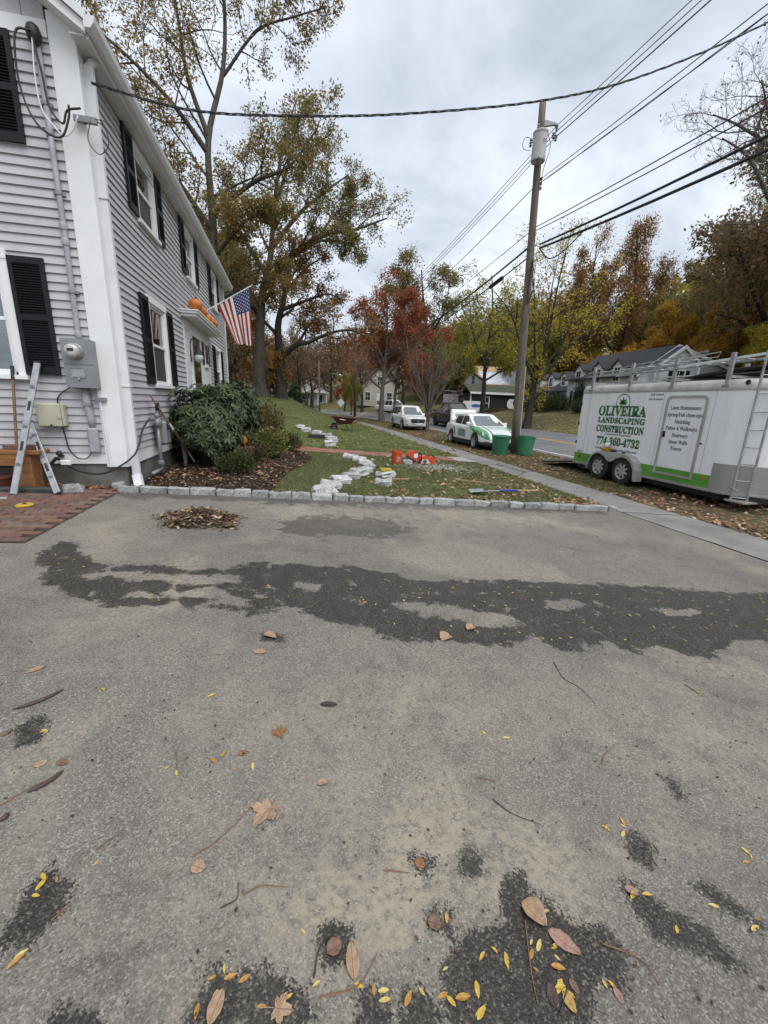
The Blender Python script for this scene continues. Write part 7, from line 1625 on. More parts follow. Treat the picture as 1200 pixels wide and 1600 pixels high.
def street_house():
    gz = ground(15, 76); o = (12.6, 76, gz); T = thing('cream_house', 'cream gabled house at the bend of the street beyond the parked cars', 'house', o)
    def B(mb, nm, mat, par=T, **k): mb.v = [(x-o[0], y-o[1], z-o[2]) for x, y, z in mb.v]; return mb.build(nm, mat, par, **k)
    M_CREAM = pmat('cream_siding', (0.50, 0.48, 0.42), (0.43, 0.41, 0.36), 3, .6)
    B(MB().prism([(12.4, gz), (12.4, gz+3.6), (15.8, gz+6.6), (19.2, gz+3.6), (19.2, gz)], 76, 84), 'wall', M_CREAM); B(MB().prism([(12.0, gz+3.3), (12.0, gz+3.5), (15.8, gz+6.85), (19.6, gz+3.5), (19.6, gz+3.3), (15.8, gz+6.6)], 75.7, 84.3), 'roof', M_SLATE)
    for c in ((13.6, 76, gz+1.7), (17.6, 76, gz+1.7), (15.8, 76, gz+4.4)): far_window(T, (c[0]-o[0], c[1]-o[1], c[2]-o[2]), .9, 1.4, 'y')
    B(MB().box(15.2, 16.2, 75.93, 76, gz, gz+2.2), 'door', M_WHITE)
    T2 = thing('white_porch_house', 'white house with columned porch at the street end behind the diamond sign', 'house', (4.5, 92, ground(4.5, 92)+.6)); o2 = T2.location
    MB().prism([(-3.4, 0), (-3.4, 3), (0, 5.4), (3.4, 3), (3.4, 0)], 1.5, 9).build('wall', M_HWHITE, T2); MB().prism([(-3.8, 2.7), (-3.8, 2.95), (0, 5.65), (3.8, 2.95), (3.8, 2.7), (0, 5.4)], 1.2, 9.2).build('roof', M_SLATE, T2)
    for x in (-3.0, -1.2, 1.2, 3.0): MB().tube([(x, .3, 0), (x, .3, 2.6)], .14, 8).build('porch_column', M_WHITE, T2)
    MB().box(-3.6, 3.6, 0, 1.5, 2.6, 2.85).build('porch_roof', M_WHITE, T2); MB().box(-2.2, -1.1, 1.46, 1.5, .7, 2.2).box(1.1, 2.2, 1.46, 1.5, .7, 2.2).build('window', M_FPANE, T2)
street_house()
s = thing('road_sign', 'white diamond shaped sign seen from behind at the bend of the street', 'road sign', (6.0, 52, ground(6.0, 52)))
MB().tube([(0, 0, 0), (0, 0, 2.5)], .03, 8).build('post', M_GALV, s); MB().prism([(0, 1.2), (.48, 1.72), (0, 2.24), (-.48, 1.72)], -.045, -.03).build('plate', M_WHITE, s)
b = thing('site_sign', 'white board with a blue oval lettered sign behind the black pickup', 'sign', (18.6, 41.5, ground(18.6, 41.5)-.85))
MB().box(-1.05, 1.05, -.04, .04, 1.5, 2.6).build('board', M_WHITE, b)
MB().lathe([(.0, 0), (.5, 0)], 24, (.35, -.05, 2.3), 'y', False).build('blue_oval', pmat('sign_blue', (.05, .14, .42), None, 4, .4), b).scale = (1.1, 1, .34)
for dx in (-.95, .95): MB().tube([(dx, 0, 0), (dx, 0, 1.4)], .05, 8).build('leg', M_POLE, b)
bpy.data.objects['blue_oval'].location = (0, 0, 1.35)
# ------------------------------------------------------------------ shrubs
def whorl_shrub(name, label, lobes, nw, leaf, mat, stemmat, loc, per=8, asp=.34, seed=1, droop=.25):
    """broad-leaved evergreen: rosettes of long leaves on branch tips"""
    rng = np.random.default_rng(seed); loc = np.array(loc, float); V = []; br = []
    for (c, r, k) in lobes:
        c = np.array(c)-loc; r = np.array(r)
        for _ in range(int(nw*k)):
            d = rng.normal(0, 1, 3); d /= np.linalg.norm(d)
            if d[2] < -.55: d[2] *= -.6
            f = rng.uniform(.55, 1.0)**.5*(1+.30*mnoise.noise(Vector(d*2.3)+Vector(c))); p = c+d*r*f
            ax = d*np.array([1, 1, .9])+np.array([0, 0, .45]); ax /= np.linalg.norm(ax)
            a = np.cross(ax, [.3, .9, .1]); a /= np.linalg.norm(a); b = np.cross(ax, a); ph = rng.uniform(0, 6)
            for j in range(per):
                t = ph+2*PI*j/per; o = a*math.cos(t)+b*math.sin(t); dr = o*.9+ax*rng.uniform(-.15, .5)-np.array([0, 0, droop]); dr /= np.linalg.norm(dr)
                s = np.cross(dr, ax); s /= np.linalg.norm(s)+1e-9; L = leaf*rng.uniform(.7, 1.2); w = L*asp/2; up = np.cross(s, dr)
                q = p+o*.01
                V.append([q, q+dr*L*.35+s*w*.85+up*L*.05, q+dr*L*.7+s*w*.8+up*L*.03, q+dr*L-up*L*.08, q+dr*L*.7-s*w*.8+up*L*.03, q+dr*L*.35-s*w*.85+up*L*.05])
            if rng.random() < .35: br.append((np.array([c*[1, 1, 0]+rng.normal(0, .05, 3)*[1, 1, 0], (c*[1, 1, .4]+p*.4)*.75, p]), np.array([.018, .012, .005]), 4))
    n = len(V); V = np.array(V).reshape(-1, 3); I = np.arange(n)[:, None]*6
    F = np.concatenate([I+np.array([[0, 1, 2, 3]]), I+np.array([[0, 3, 4, 5]])])
    T = thing(name, label, 'shrub', tuple(loc)); me = raw_mesh('foliage', V, F); new_obj('foliage', me, mat, T)
    VV, FF = tubes_np(br); new_obj('stems', raw_mesh('stems', VV, FF), stemmat, T)
def leaf_shrub(name, label, c, r, n, leaf, mat, seed=1, asp=.5, stems=18, group=None, cat='shrub', shell=.45):
    rng = np.random.default_rng(seed); c = np.array(c, float); r = np.array(r)
    d = rng.normal(0, 1, (n, 3)); d /= np.linalg.norm(d, axis=1, keepdims=True)
    nz = np.array([mnoise.noise(Vector(v*2.6)+Vector((seed, 0, 0))) for v in d]); f = rng.random(n)**shell*(1+.35*nz)
    P = d*r*f[:, None]; P = P[P[:, 2] > -r[2]*.85]; d = d[:len(P)]
    V, F = leaf_quads(rng, P+[0, 0, r[2]], P/np.linalg.norm(P, axis=1, keepdims=True)+[0, 0, .4], leaf, asp, 0)
    T = thing(name, label, cat, tuple(c), 0, group); new_obj('foliage', raw_mesh('foliage', V, F), mat, T)
    br = []
    for _ in range(stems):
        a = rng.uniform(0, 2*PI); e = np.array([math.cos(a)*r[0]*.7, math.sin(a)*r[1]*.7, r[2]*rng.uniform(1.1, 1.8)]); br.append((np.array([[0, 0, 0], e*[.35, .35, .5], e]), np.array([.014, .01, .004]), 4))
    VV, FF = tubes_np(br); new_obj('stems', raw_mesh('stems', VV, FF), M_BARK, T)
L_RHODO = island_mat('rhododendron_leaves', [(0, (0.020, 0.034, 0.014)), (.4, (0.036, 0.056, 0.022)), (.75, (0.058, 0.082, 0.034)), (1, (0.10, 0.125, 0.058))], .5, .08, False, .3)
L_BOX = island_mat('boxwood_leaves', [(0, (0.022, 0.034, 0.012)), (.5, (0.045, 0.062, 0.02)), (1, (0.085, 0.105, 0.035))], .55, .2)
L_VARI = island_mat('variegated_leaves', [(0, (0.05, 0.065, 0.018)), (.45, (0.10, 0.12, 0.03)), (.75, (0.20, 0.20, 0.06)), (1, (0.36, 0.32, 0.12))], .5, .25)
L_YSH = island_mat('yellowing_shrub_leaves', [(0, (0.065, 0.062, 0.02)), (.5, (0.14, 0.12, 0.04)), (1, (0.25, 0.19, 0.07))], .6, .3)
L_BRSH = island_mat('bronze_shrub_leaves', [(0, (0.04, 0.03, 0.014)), (.5, (0.075, 0.058, 0.024)), (1, (0.12, 0.10, 0.04))], .6, .2)
whorl_shrub('rhododendron', 'large dark green rhododendron against the house front below the door', [((-1.72, 9.1, 1.22), (.66, .85, .74), 1.0), ((-1.55, 10.3, 1.45), (.72, .9, .74), .8), ((-1.4, 11.3, 1.45), (.66, .8, .78), .6), ((-1.55, 9.0, .95), (.6, .7, .5), .4)], 430, .14, L_RHODO, M_BARK, (-1.7, 9.8, .45), seed=3)
leaf_shrub('box_shrub', 'small round dark green box shrub in the front of the mulch bed', (-1.02, 8.15, .42), (.35, .33, .20), 3000, .045, L_BOX, 1)
leaf_shrub('variegated_shrub', 'yellow-green variegated shrub at the curve of the mulch bed', (-.55, 10.7, .38), (.50, .48, .36), 3200, .065, L_VARI, 2)
leaf_shrub('low_shrub', 'low dark shrub between the rhododendron and the brick path', (-.95, 11.9, .40), (.45, .5, .30), 2600, .05, L_BOX, 3)
leaf_shrub('bronze_shrub', 'bronze green shrub at the corner of bed and brick path', (-.12, 12.15, .33), (.42, .40, .30), 2400, .055, L_BRSH, 4)
leaf_shrub('bronze_shrub', 'thin brown stemmed shrub in front of the variegated shrub', (-.75, 9.75, .38), (.34, .32, .26), 900, .05, L_BRSH, 9)
leaf_shrub('tall_shrub', 'loose yellowing shrub right of the rhododendron before the lawn', (-.75, 14.4, .40), (.55, .6, .62), 2600, .10, L_YSH, 5, .4)
leaf_shrub('clipped_hedge', 'rounded dark hedge before the white dormered house', (24.6, 36.4, ground(24.6, 36.4)-.1), (1.5, 1.7, .85), 7000, .12, L_BOX, 6)
leaf_shrub('clipped_hedge', 'smaller rounded hedge beside the drive of the white house', (23.9, 38.6, ground(23.9, 38.6)-.1), (1.0, 1.2, .6), 3500, .12, L_BOX, 7)
leaf_shrub('clipped_hedge', 'dark rounded bush left of the trailer rear, nearer the street', (24.4, 32.2, ground(24.4, 32.2)-.1), (.9, 1.0, .65), 3000, .11, L_BOX, 8)
leaf_shrub('cone_shrub', 'narrow pointed evergreen in front of the white house wall', (25.7, 34.2, ground(25.7, 34.2)-.1), (.55, .55, 1.35), 4000, .10, L_DARKG, 10)
leaf_shrub('orange_shrub', 'low orange brown bush beside the black shed', (26.2, 41.5, ground(26.2, 41.5)-.1), (1.2, 1.2, .7), 3000, .13, L_RUST, 11)
leaf_shrub('hedge', 'low brown hedge under the wall of the black shed', (21.8, 42.8, ground(21.8, 42.8)-.1), (2.6, .5, .35), 3000, .09, L_BRSH, 12)

# ------------------------------------------------------------------ pumpkins, flag
M_PUMP = pmat('pumpkin_skin', (0.55, 0.17, 0.02), (0.42, 0.11, 0.015), 4, .45, .004, 18)
M_STEM = pmat('pumpkin_stem', (0.16, 0.12, 0.05), (0.09, 0.07, 0.03), 9, .8)
def pumpkin(label, c, r, sq=.8, group=None):
    T = thing('pumpkin', label, 'pumpkin', c, random.Random(int(c[1]*97)).uniform(0, 6), group); P = []
    for i in range(13):
        th = PI*i/12; row = []
        for k in range(41):
            a = 2*PI*k/40; rr = r*math.sin(th)**.9*(1-.07*(1-abs(math.cos(a*5)))**1.2); row.append((rr*math.cos(a), rr*math.sin(a), r*sq*(1+math.cos(th)*(1-.18*math.exp(-(th/.35)**2)))*1.0))
        P.append(row)
    MB().grid(P).build('body', M_PUMP, T, smooth=True); MB().tube([(0, 0, r*sq*1.75), (.01, 0, r*sq*2.0), (r*.12, .01, r*sq*2.25)], [r*.16, r*.10, r*.12], 7).build('stem', M_STEM, T)
HN = ['largest pumpkin at the left end of the door hood', 'second pumpkin from the left on the door hood', 'third pumpkin from the left on the door hood', 'fourth pumpkin from the left on the door hood', 'fifth pumpkin from the left on the door hood', 'last small pumpkin at the far end of the door hood']
for k, (y, r) in enumerate(((10.62, .16), (10.98, .14), (11.32, .14), (12.02, .125), (12.5, .13), (12.9, .12))): pumpkin(HN[k], (HX+.30, y, 3.626), r*.9, .92, 'pumpkins on the door hood')
pumpkin('round orange pumpkin on the ground beside the rhododendron', (-1.13, 9.95, .74), .145, .92)
tag(MB().box(-1.36, -.84, 9.74, 10.14, .40, .74).build('brick_step', pmat('step_brick', (.22, .11, .08), (.15, .075, .055), 8, .9), bevel=.01), 'low reddish brick step under the orange pumpkin', 'step')
T = thing('garden_figure', 'small pumpkin headed garden figure in green among the shrubs', 'figure', (-1.22, 10.3, .43))
MB().tube([(0, 0, 0), (0, 0, .35)], .012, 6).build('stake', M_STEM, T); MB().lathe([(.02, 0), (.10, .05), (.06, .2), (.02, .26)], 12, (0, 0, .08)).build('green_dress', pmat('green_cloth', (.05, .09, .035), None, 9, .9), T); MB().lathe([(0, -.06), (.05, -.05), (.07, 0), (.05, .05), (0, .06)], 14, (0, 0, .38)).build('pumpkin_head', M_PUMP, T, smooth=True)
def flag():
    T = thing('house_flag', 'United States flag on an angled pole beside the front door', 'flag', (-2.31, 12.45, 3.85)); o = Vector((-2.31, 12.45, 3.85))
    tip = Vector((-.93, 12.52, 4.70)); MB().tube([(0, 0, 0), tip-o], .014, 8).build('flag_pole', M_WHITE2, T); MB().lathe([(0, -.03), (.028, 0), (0, .03)], 10, tip-o).build('finial', M_CHROME, T); MB().tube([(.02, 0, -.04), (.1, 0, .05)], .024, 8).build('pole_bracket', M_WHITE2, T)
    a = o.lerp(tip, .35); b = o.lerp(tip, .955); bl = Vector((-1.45, 12.5, 3.24)); br = Vector((-1.0, 12.56, 3.22))
    def P(u, v):
        q = a.lerp(b, u).lerp(bl.lerp(br, u), v); g = v*(.3+.7*u)
        return q+Vector((.012*math.sin(u*16)*v, .055*math.sin(u*13+v*2.2)*g+.03*math.sin(v*5+u*3)*v, .02*math.sin(u*14)*v))-o
    M_R = pmat('flag_red', (.30, .022, .032), (.24, .018, .026), 9, .8); M_W = pmat('flag_white', (.66, .65, .62), None, 9, .8); M_B = pmat('flag_blue', (.028, .038, .13), None, 9, .8)
    for nm, mat, par in (('red_stripes', M_R, 0), ('white_stripes', M_W, 1)):
        mb = MB()
        for k in range(13):
            if k % 2 != par: continue
            v0 = .4 if k >= 6 else 0
            mb.grid([[P((k+i/4)/13, v0+(1-v0)*j/18) for j in range(19)] for i in range(5)])
        mb.build(nm, mat, T, smooth=True, fix=False)
    mb = MB(); mb.grid([[P((6+7*i/24)/13, .4*j/10) for j in range(11)] for i in range(25)]); mb.build('canton', M_B, T, smooth=True, fix=False)
    mb = MB()
    for r in range(9):
        for c in range(6 if r % 2 == 0 else 5):
            u = (6+7*(r+1)/10)/13; v = .4*(c+(.5 if r % 2 == 0 else 1))/6.2; pc = P(u, v); e1 = (P(u+.01, v)-pc).normalized(); e2 = (P(u, v+.01)-pc).normalized(); n = e1.cross(e2).normalized()
            for sgn in (1, -1):
                V = [pc+n*.004*sgn]+[pc+n*.004*sgn+(e1*math.cos(t*PI/5)+e2*math.sin(t*PI/5))*(.019 if t % 2 == 0 else .008) for t in range(10)]
                mb.add(V, [(0, 1+t, 1+(t+1) % 10) for t in range(10)])
    mb.build('stars', M_W, T, fix=False)
flag()

# ------------------------------------------------------------------ tools by the gable wall
M_WOODH = pmat('ash_handle', (0.23, 0.115, 0.06), (0.13, 0.065, 0.035), 8, .6, stretch=(6, 6, .6))
M_WOODL = pmat('pale_wood', (0.46, 0.34, 0.20), (0.34, 0.24, 0.13), 8, .75, stretch=(6, 6, .6))
M_CEDAR = pmat('cedar_wood', (0.30, 0.13, 0.045), (0.19, 0.08, 0.03), 5, .7, stretch=(.6, 5, 5))
M_VIAL = pmat('blue_vial', (0.17, 0.21, 0.25), None, 6, .3)
def spirit_level(label, a, b):
    a, b = Vector(a), Vector(b); T = thing('spirit_level', label, 'level', a); d = b-a; L = d.length; e = d/L
    MB().obox((0, 0, 0), d, .075, .028, (0, -1, .2)).build('beam', M_STEEL, T, bevel=.004)
    sd = e.cross(Vector((0, -1, .2))).normalized(); n = sd.cross(e).normalized()
    if n.y > 0: n = -n
    for f in (.22, .50, .80): MB().lathe([(.028, -.004), (.028, .004)], 14, e*(L*f)+n*.0155, 'y').build('vial', M_VIAL, T)
    for f in (.36, .66): MB().obox(e*(L*f-.06)+n*.013, e*(L*f+.06)+n*.013, .03, .008, n).build('hand_slot', M_BLACK, T)
    for f in (.004, .996): MB().obox(e*(L*f-.01), e*(L*f+.01), .080, .033, (0, -1, .2)).build('end_cap', M_BLACK, T)
spirit_level('long silver spirit level leaning upright against the gable wall', (-3.37, 5.82, .545), (-3.16, 6.42, 2.16))
spirit_level('shorter dark spirit level leaning left across the longer one', (-2.93, 5.90, .54), (-3.36, 6.40, 1.40))
t = thing('tool_handle', 'brown wooden tool handle with black grip leaning by the window', 'handle', (-3.47, 6.12, .55)); MB().tube([(0, 0, 0), (0, .30, 1.38)], .017, 8).build('shaft', M_WOODH, t); MB().tube([(0, .30, 1.38), (0, .335, 1.55)], .021, 8).build('grip', M_BLACK, t)
b = thing('wooden_bench', 'cedar bench top on a post leg at the left edge by the gable wall', 'bench', (-3.6, 6.2, .54))
MB().box(-.95, .44, -.12, .16, .47, .52).build('top_board', M_CEDAR, b, bevel=.006); MB().box(-.95, .25, -.115, -.085, .33, .47).build('apron', M_CEDAR, b, bevel=.004); MB().box(.12, .33, -.10, .12, -.03, .47).build('leg', M_CEDAR, b, bevel=.006); MB().box(-.95, -.75, -.10, .12, -.03, .47).build('leg', M_CEDAR, b, bevel=.006)
for k, (lab, x, z) in enumerate((('red brick lying on the cedar bench, nearer the levels', -3.30, 1.062), ('red brick lying on the cedar bench, nearer the left edge', -3.52, 1.062))):
    br = new_obj('loose_brick', brick_mesh('brick', .2, .095, .06, 3+k), None); br.location = (x, 6.26, z); br.rotation_euler = (0, 0, .1-.3*k); tag(br, lab, 'brick')
pt = thing('flower_pot', 'dark red plastic pot under the cedar bench', 'pot', (-3.66, 6.16, .55)); MB().lathe([(.10, 0), (.135, .16), (.15, .16), (.15, .20), (.135, .20), (.12, .15), (.09, .02)], 20).build('pot', pmat('red_plastic', (.10, .028, .022), None, 7, .5), pt)
tag(MB().obox((-4.6, 5.93, .60), (-2.98, 6.02, .56), .11, .09).build('black_beam', pmat('rubber_beam', (.03, .031, .033), (.05, .05, .052), 9, .6), bevel=.02), 'long black plastic beam lying on the bricks under the levels', 'beam')
st = new_obj('grey_stone', rough_block('grey_stone', .22, .16, .12, 41, .03, .02), M_GRAN); st.location = (-2.88, 6.16, .49); st.rotation_euler = (0, 0, .4); tag(st, 'grey stone lying at the end of the black beam', 'stone')
yr = thing('tape_reel', 'yellow round reel lying on the brick paving', 'reel', (-2.98, 5.30, .523)); MB().lathe([(.018, 0), (.07, .0), (.085, .012), (.085, .022), (.07, .034), (.018, .034)], 22).build('disc', pmat('yellow_plastic', (.52, .33, .04), (.40, .24, .03), 9, .45), yr); MB().lathe([(.016, 0), (.02, .04), (.006, .045)], 10).build('hub', M_BLACK, yr)
tag(MB().tube([(-3.48, 5.60, .56), (-3.32, 5.62, .55)], .018, 8).build('short_pipe', M_STEEL), 'short pale pipe end on the paving beside the long level', 'pipe')
# spades by the gas meter
sp = thing('long_spade', 'wooden handled spade leaning across the gas meter', 'spade', (-1.78, 8.55, .46)); A0, B0 = Vector((0, 0, .0)), Vector((-.44, -1.05, 1.38))
MB().tube([A0.lerp(B0, .24), A0.lerp(B0, .97)], .017, 8).build('shaft', M_WOODH, sp, smooth=True); MB().tube([A0.lerp(B0, .10), A0.lerp(B0, .26)], .014, 8).build('socket', M_GALV, sp)
MB().tube([A0.lerp(B0, .56), A0.lerp(B0, .64)], .0185, 8).build('label_band', M_WHITE, sp); MB().tube([A0.lerp(B0, .225), A0.lerp(B0, .255)], .0185, 8).build('red_band', pmat('red_paint', (.35, .03, .03), None, 8, .5), sp)
q = A0.lerp(B0, .86); MB().lathe([(.03, -.02), (.06, -.02), (.06, .02), (.03, .02)], 14, q+Vector((0, .02, -.02)), 'x').build('d_grip', M_BLACK, sp).scale = (1, 1, 1)
MB().grid([[(-.12+.24*i/5+.0, .10-.26*j/5, -.02+.05*j/5+.03*((i-2.5)/2.5)**2) for j in range(6)] for i in range(6)]).build('blade', M_GALV, sp, smooth=True)
s2 = thing('shovel_blade', 'grey shovel standing blade up against the house foundation', 'shovel', (-2.02, 8.75, .46)); P = []
for i in range(9):
    z = .62*i/8; w = .13*math.sqrt(max(1-((z-.44)/.19)**2, .05)) if z > .44 else .04+.09*(z/.44); P.append([(.05*math.cos(k*PI/6-PI/2)*1.2-.05, w*math.sin((k-3)/3*PI/2), z) for k in range(7)])
MB().grid(P).build('blade', M_GALV, s2, smooth=True).modifiers.new('s', 'SOLIDIFY').thickness = .006; MB().tube([(-.06, 0, .60), (-.14, .02, .85)], .018, 8).build('neck', M_GALV, s2)

# ------------------------------------------------------------------ things on the lawn
BL = [('white granite block touching the kerb, first of the curved row', .50, 6.60, .37, .27, .15, .05), ('white granite block second from the kerb in the curved row', .66, 7.10, .36, .27, .15, -.1), ('white granite block third from the kerb in the curved row', .90, 7.68, .36, .26, .15, .2), ('white granite block fourth from the kerb in the curved row', 1.16, 8.22, .34, .26, .14, .3),
      ('white granite block fifth from the kerb in the curved row', 1.40, 8.66, .36, .28, .16, .55), ('white granite block sixth from the kerb in the curved row', 1.62, 9.15, .34, .26, .14, .7), ('white granite block seventh from the kerb in the curved row', 1.76, 9.75, .34, .27, .15, .3), ('white granite block eighth from the kerb in the curved row', 1.82, 10.35, .36, .26, .14, .1), ('white granite block ninth from the kerb in the curved row', 1.78, 11.0, .36, .27, .14, -.3), ('white granite block at the path end of the curved row', 1.62, 11.6, .40, .28, .12, -.5),
      ('granite block on the lawn beyond the path, nearest the path', 1.30, 14.6, .40, .3, .2, .1), ('granite block second beyond the path', 1.46, 15.6, .40, .3, .2, .3), ('granite block third beyond the path', 1.56, 16.8, .40, .3, .2, .2), ('granite block fourth beyond the path, right of the black tray', 1.48, 18.2, .42, .3, .2, -.2), ('granite block just behind the black tray', 1.16, 19.4, .42, .3, .22, -.5), ('granite block farthest left behind the tray', .70, 20.4, .42, .3, .2, -.3), ('granite block at the far end of the upper row', .42, 21.4, .4, .3, .18, .4),
      ('white granite block carrying the yellow sponge', 1.98, 8.62, .36, .28, .15, .4), ('single white granite block nearest the leaf strewn kerb, right of the row', 1.74, 7.75, .35, .25, .13, -.3), ('small pale paver beside the orange saw', 3.16, 11.1, .26, .14, .12, .1)]
for k, (lab, x, y, l, w, h, rz) in enumerate(BL):
    o = new_obj('granite_block', rough_block('granite_block', l, w, h, 200+k, .022, .028), M_GRANW); o.location = (x, y, ground(x, y)+.008); o.rotation_euler = (random.Random(k).uniform(-.04, .04), random.Random(k+50).uniform(-.03, .08), rz); tag(o, lab, 'granite block', 'granite blocks on the lawn')
tag(MB().box(1.86, 2.10, 8.54, 8.68, .385, .45).build('yellow_sponge', pmat('sponge_yellow', (.50, .36, .03), (.38, .26, .02), 30, .9, .006, 60), bevel=.015), 'yellow sponge on top of a white granite block', 'sponge')
ty = thing('black_tray', 'black rectangular plastic tray on the lawn beyond the path', 'tray', (1.02, 17.6, ground(1.02, 17.6)+.01)); MB().box(-.34, .34, -.22, .22, 0, .03).build('base', M_PLAST, ty)
for q in ((-.34, -.31, -.22, .22), (.31, .34, -.22, .22), (-.31, .31, -.22, -.19), (-.31, .31, .19, .22)): MB().box(*q, .03, .15).build('side', M_PLAST, ty)
tag(MB().obox((1.97, 8.35, ground(2, 8.35)+.03), (2.48, 8.5, ground(2.4, 8.5)+.035), .06, .02).build('wood_strip', M_WOODL), 'short wooden strip on the lawn beside the sponge block', 'wood strip')
tag(MB().obox((3.66, 8.76, ground(3.66, 8.7)+.035), (4.95, 8.39, ground(4.95, 8.4)+.03), .035, .022).build('wooden_stake', M_WOODL), 'long thin wooden stake lying across the near lawn', 'stake')
bk = thing('orange_bucket', 'orange bucket with white lettering beside the cut-off saw', 'bucket', (2.80, 10.95, ground(2.8, 10.9)+.02)); bk.rotation_euler = (0, .06, 0)
M_ORB = pmat('orange_plastic', (.58, .085, .025), (.50, .07, .02), 5, .4); MB().lathe([(.0, .006), (.126, .0), (.148, .30), (.156, .305), (.156, .335), (.149, .34), (.153, .37), (.143, .37), (.138, .30), (.118, .02), (.0, .018)], 26, cap=False).build('shell', M_ORB, bk, smooth=False)
MB().tube([(.152*math.cos(a), .152*math.sin(a)-.0, .33-.16*math.sin((a+PI)/1.0)) for a in [-PI+PI*k/12 for k in range(13)]], .004, 5).build('bail_handle', M_GALV, bk)
for k, (tx, z) in enumerate((('THE', .20), ('HOME', .155), ('DEPOT', .11))):
    def fb(u, v, z=z, k=k):
        s = (u-.08)*.84+(v)*.25; zz = z+v*.85+(u-.08)*.45; r = .126+.074*zz+.003; a = -PI/2+.25+s/r; return (r*math.cos(a), r*math.sin(a), zz)
    print_text('lettering', tx, M_WHITE, bk, fb, .08+.03*k, .04, .03, False)
sw = thing('cut_off_saw', 'orange petrol cut-off saw resting on the lawn by the brick path', 'saw', (3.55, 11.25, ground(3.55, 11.2)+.02)); M_SAWG = pmat('saw_grey', (.10, .105, .11), None, 8, .5); M_SAWW = pmat('saw_white', (.60, .60, .58), None, 8, .5)
MB().lathe([(0, -.004), (.175, -.004), (.175, .004), (0, .004)], 28, (-.22, 0, .19), 'y').build('blade', M_SAWG, sw); MB().lathe([(0, -.012), (.04, -.012), (.04, .012), (0, .012)], 14, (-.22, -.004, .19), 'y').build('blade_flange', M_STEEL, sw)
gp_ = [(-.22+.2*math.cos(a), .19+.2*math.sin(a)) for a in [R(-35)+R(190)*k/14 for k in range(15)]]+[(-.30, .22), (-.12, .10)]; MB().prism(gp_, -.045, .045).build('blade_guard', M_ORB, sw); MB().box(-.17, -.06, -.052, -.045, .19, .30).build('guard_label', M_WHITE, sw)
MB().prism([(.02, .05), (.06, .20), (.20, .235), (.42, .19), (.46, .08), (.40, .03), (.1, .03)], -.10, .10).build('engine_body', M_ORB, sw, bevel=.02); MB().prism([(.03, .03), (.06, .15), (.22, .15), (.30, .03)], -.115, -.10).build('starter_cover', M_SAWW, sw); MB().lathe([(0, -.01), (.055, -.01), (.06, .01)], 18, (.14, -.115, .09), 'y').build('recoil_grille', M_SAWG, sw)
MB().obox((-.08, 0, .12), (.08, 0, .12), .06, .07).build('cutting_arm', M_SAWG, sw); MB().tube([tuple(v) for v in path([(.05, -.1, .10), (.02, -.11, .26), (.03, 0, .33), (.02, .11, .26), (.05, .1, .10)], 5)], .014, 7).build('front_handle', M_BLACK, sw); MB().tube([(.24, 0, .23), (.36, 0, .27), (.48, 0, .18), (.46, 0, .10)], .02, 8).build('rear_handle', M_BLACK, sw); MB().lathe([(.03, 0), (.03, .05), (.0, .055)], 12, (.22, .03, .22)).build('fuel_cap', M_ORB, sw)
dsts = lambda rng, n: (lambda x, y: np.stack([x, y, zl(x, y)+.03], 1))(3.9+rng.normal(0, .62, n), 10.75+rng.normal(0, .42, n))
litter('stone_dust', 2600, dsts, .03, island_mat('stone_dust', [(0, (.38, .40, .38)), (1, (.58, .60, .58))], .9, 0), 'pale stone dust sprayed over the grass beside the saw', 21, .012, 'dust')
sh = thing('flat_shovel', 'flat shovel with blue collar and wooden handle lying on the near lawn', 'shovel', (3.48, 7.15, ground(3.48, 7.1)+.03)); MB().grid([[(-.16+.33*i/6, -.13+.26*j/6+.05*i/6, .05+.035*((j-3)/3)**2-.03*i/6*0) for j in range(7)] for i in range(7)]).build('blade', M_STEEL, sh, smooth=True).modifiers.new('s', 'SOLIDIFY').thickness = .006
MB().tube([(.14, .04, .05), (.55, .2, .03)], .016, 8).build('socket', M_GALV, sh); MB().tube([(.55, .2, .03), (1.0, .30, .01)], .02, 8).build('blue_collar', pmat('blue_plastic', (.03, .05, .30), None, 6, .4), sh); MB().tube([(1.0, .30, .01), (1.58, .44, -.03)], .017, 8).build('shaft', M_WOODL, sh)
fl = thing('marker_flag', 'small yellow marker flag on a wire at the sidewalk edge', 'flag', (5.80, 15.6, ground(5.8, 15.6))); MB().tube([(0, 0, 0), (.04, 0, .45)], .004, 5).build('wire_stake', M_GALV, fl); MB().grid([[(.04+.07*i/3, .01*math.sin(i*2), .38+.06*j) for j in range(2)] for i in range(4)]).build('pennant', pmat('flag_yellow', (.6, .45, .04), None, 8, .6), fl)
# wheelbarrow
wb = thing('wheelbarrow', 'maroon wheelbarrow standing on the lawn with a tool in it', 'wheelbarrow', (2.75, 22.9, ground(2.75, 22.9))); M_MAR = pmat('maroon_paint', (.075, .018, .024), (.055, .014, .018), 6, .45)
P0 = [(-.28, -.20), (.42, -.20), (.42, .20), (-.28, .20)]; P1 = [(-.62, -.36), (.72, -.34), (.72, .34), (-.62, .36)]
MB().add([(x, y, .36) for x, y in P0]+[(x, y, .68 if x > 0 else .76) for x, y in P1]+[(x*.96, y*.94, .68 if x > 0 else .76) for x, y in P1]+[(x, y, .38) for x, y in P0], [(0, 1, 2, 3), (0, 4, 5, 1), (1, 5, 6, 2), (2, 6, 7, 3), (3, 7, 4, 0), (8, 11, 15, 12), (9, 8, 12, 13), (10, 9, 13, 14), (11, 10, 14, 15), (4, 8, 9, 5), (5, 9, 10, 6), (6, 10, 11, 7), (7, 11, 8, 4), (12, 15, 14, 13)]).build('tray', M_MAR, wb)
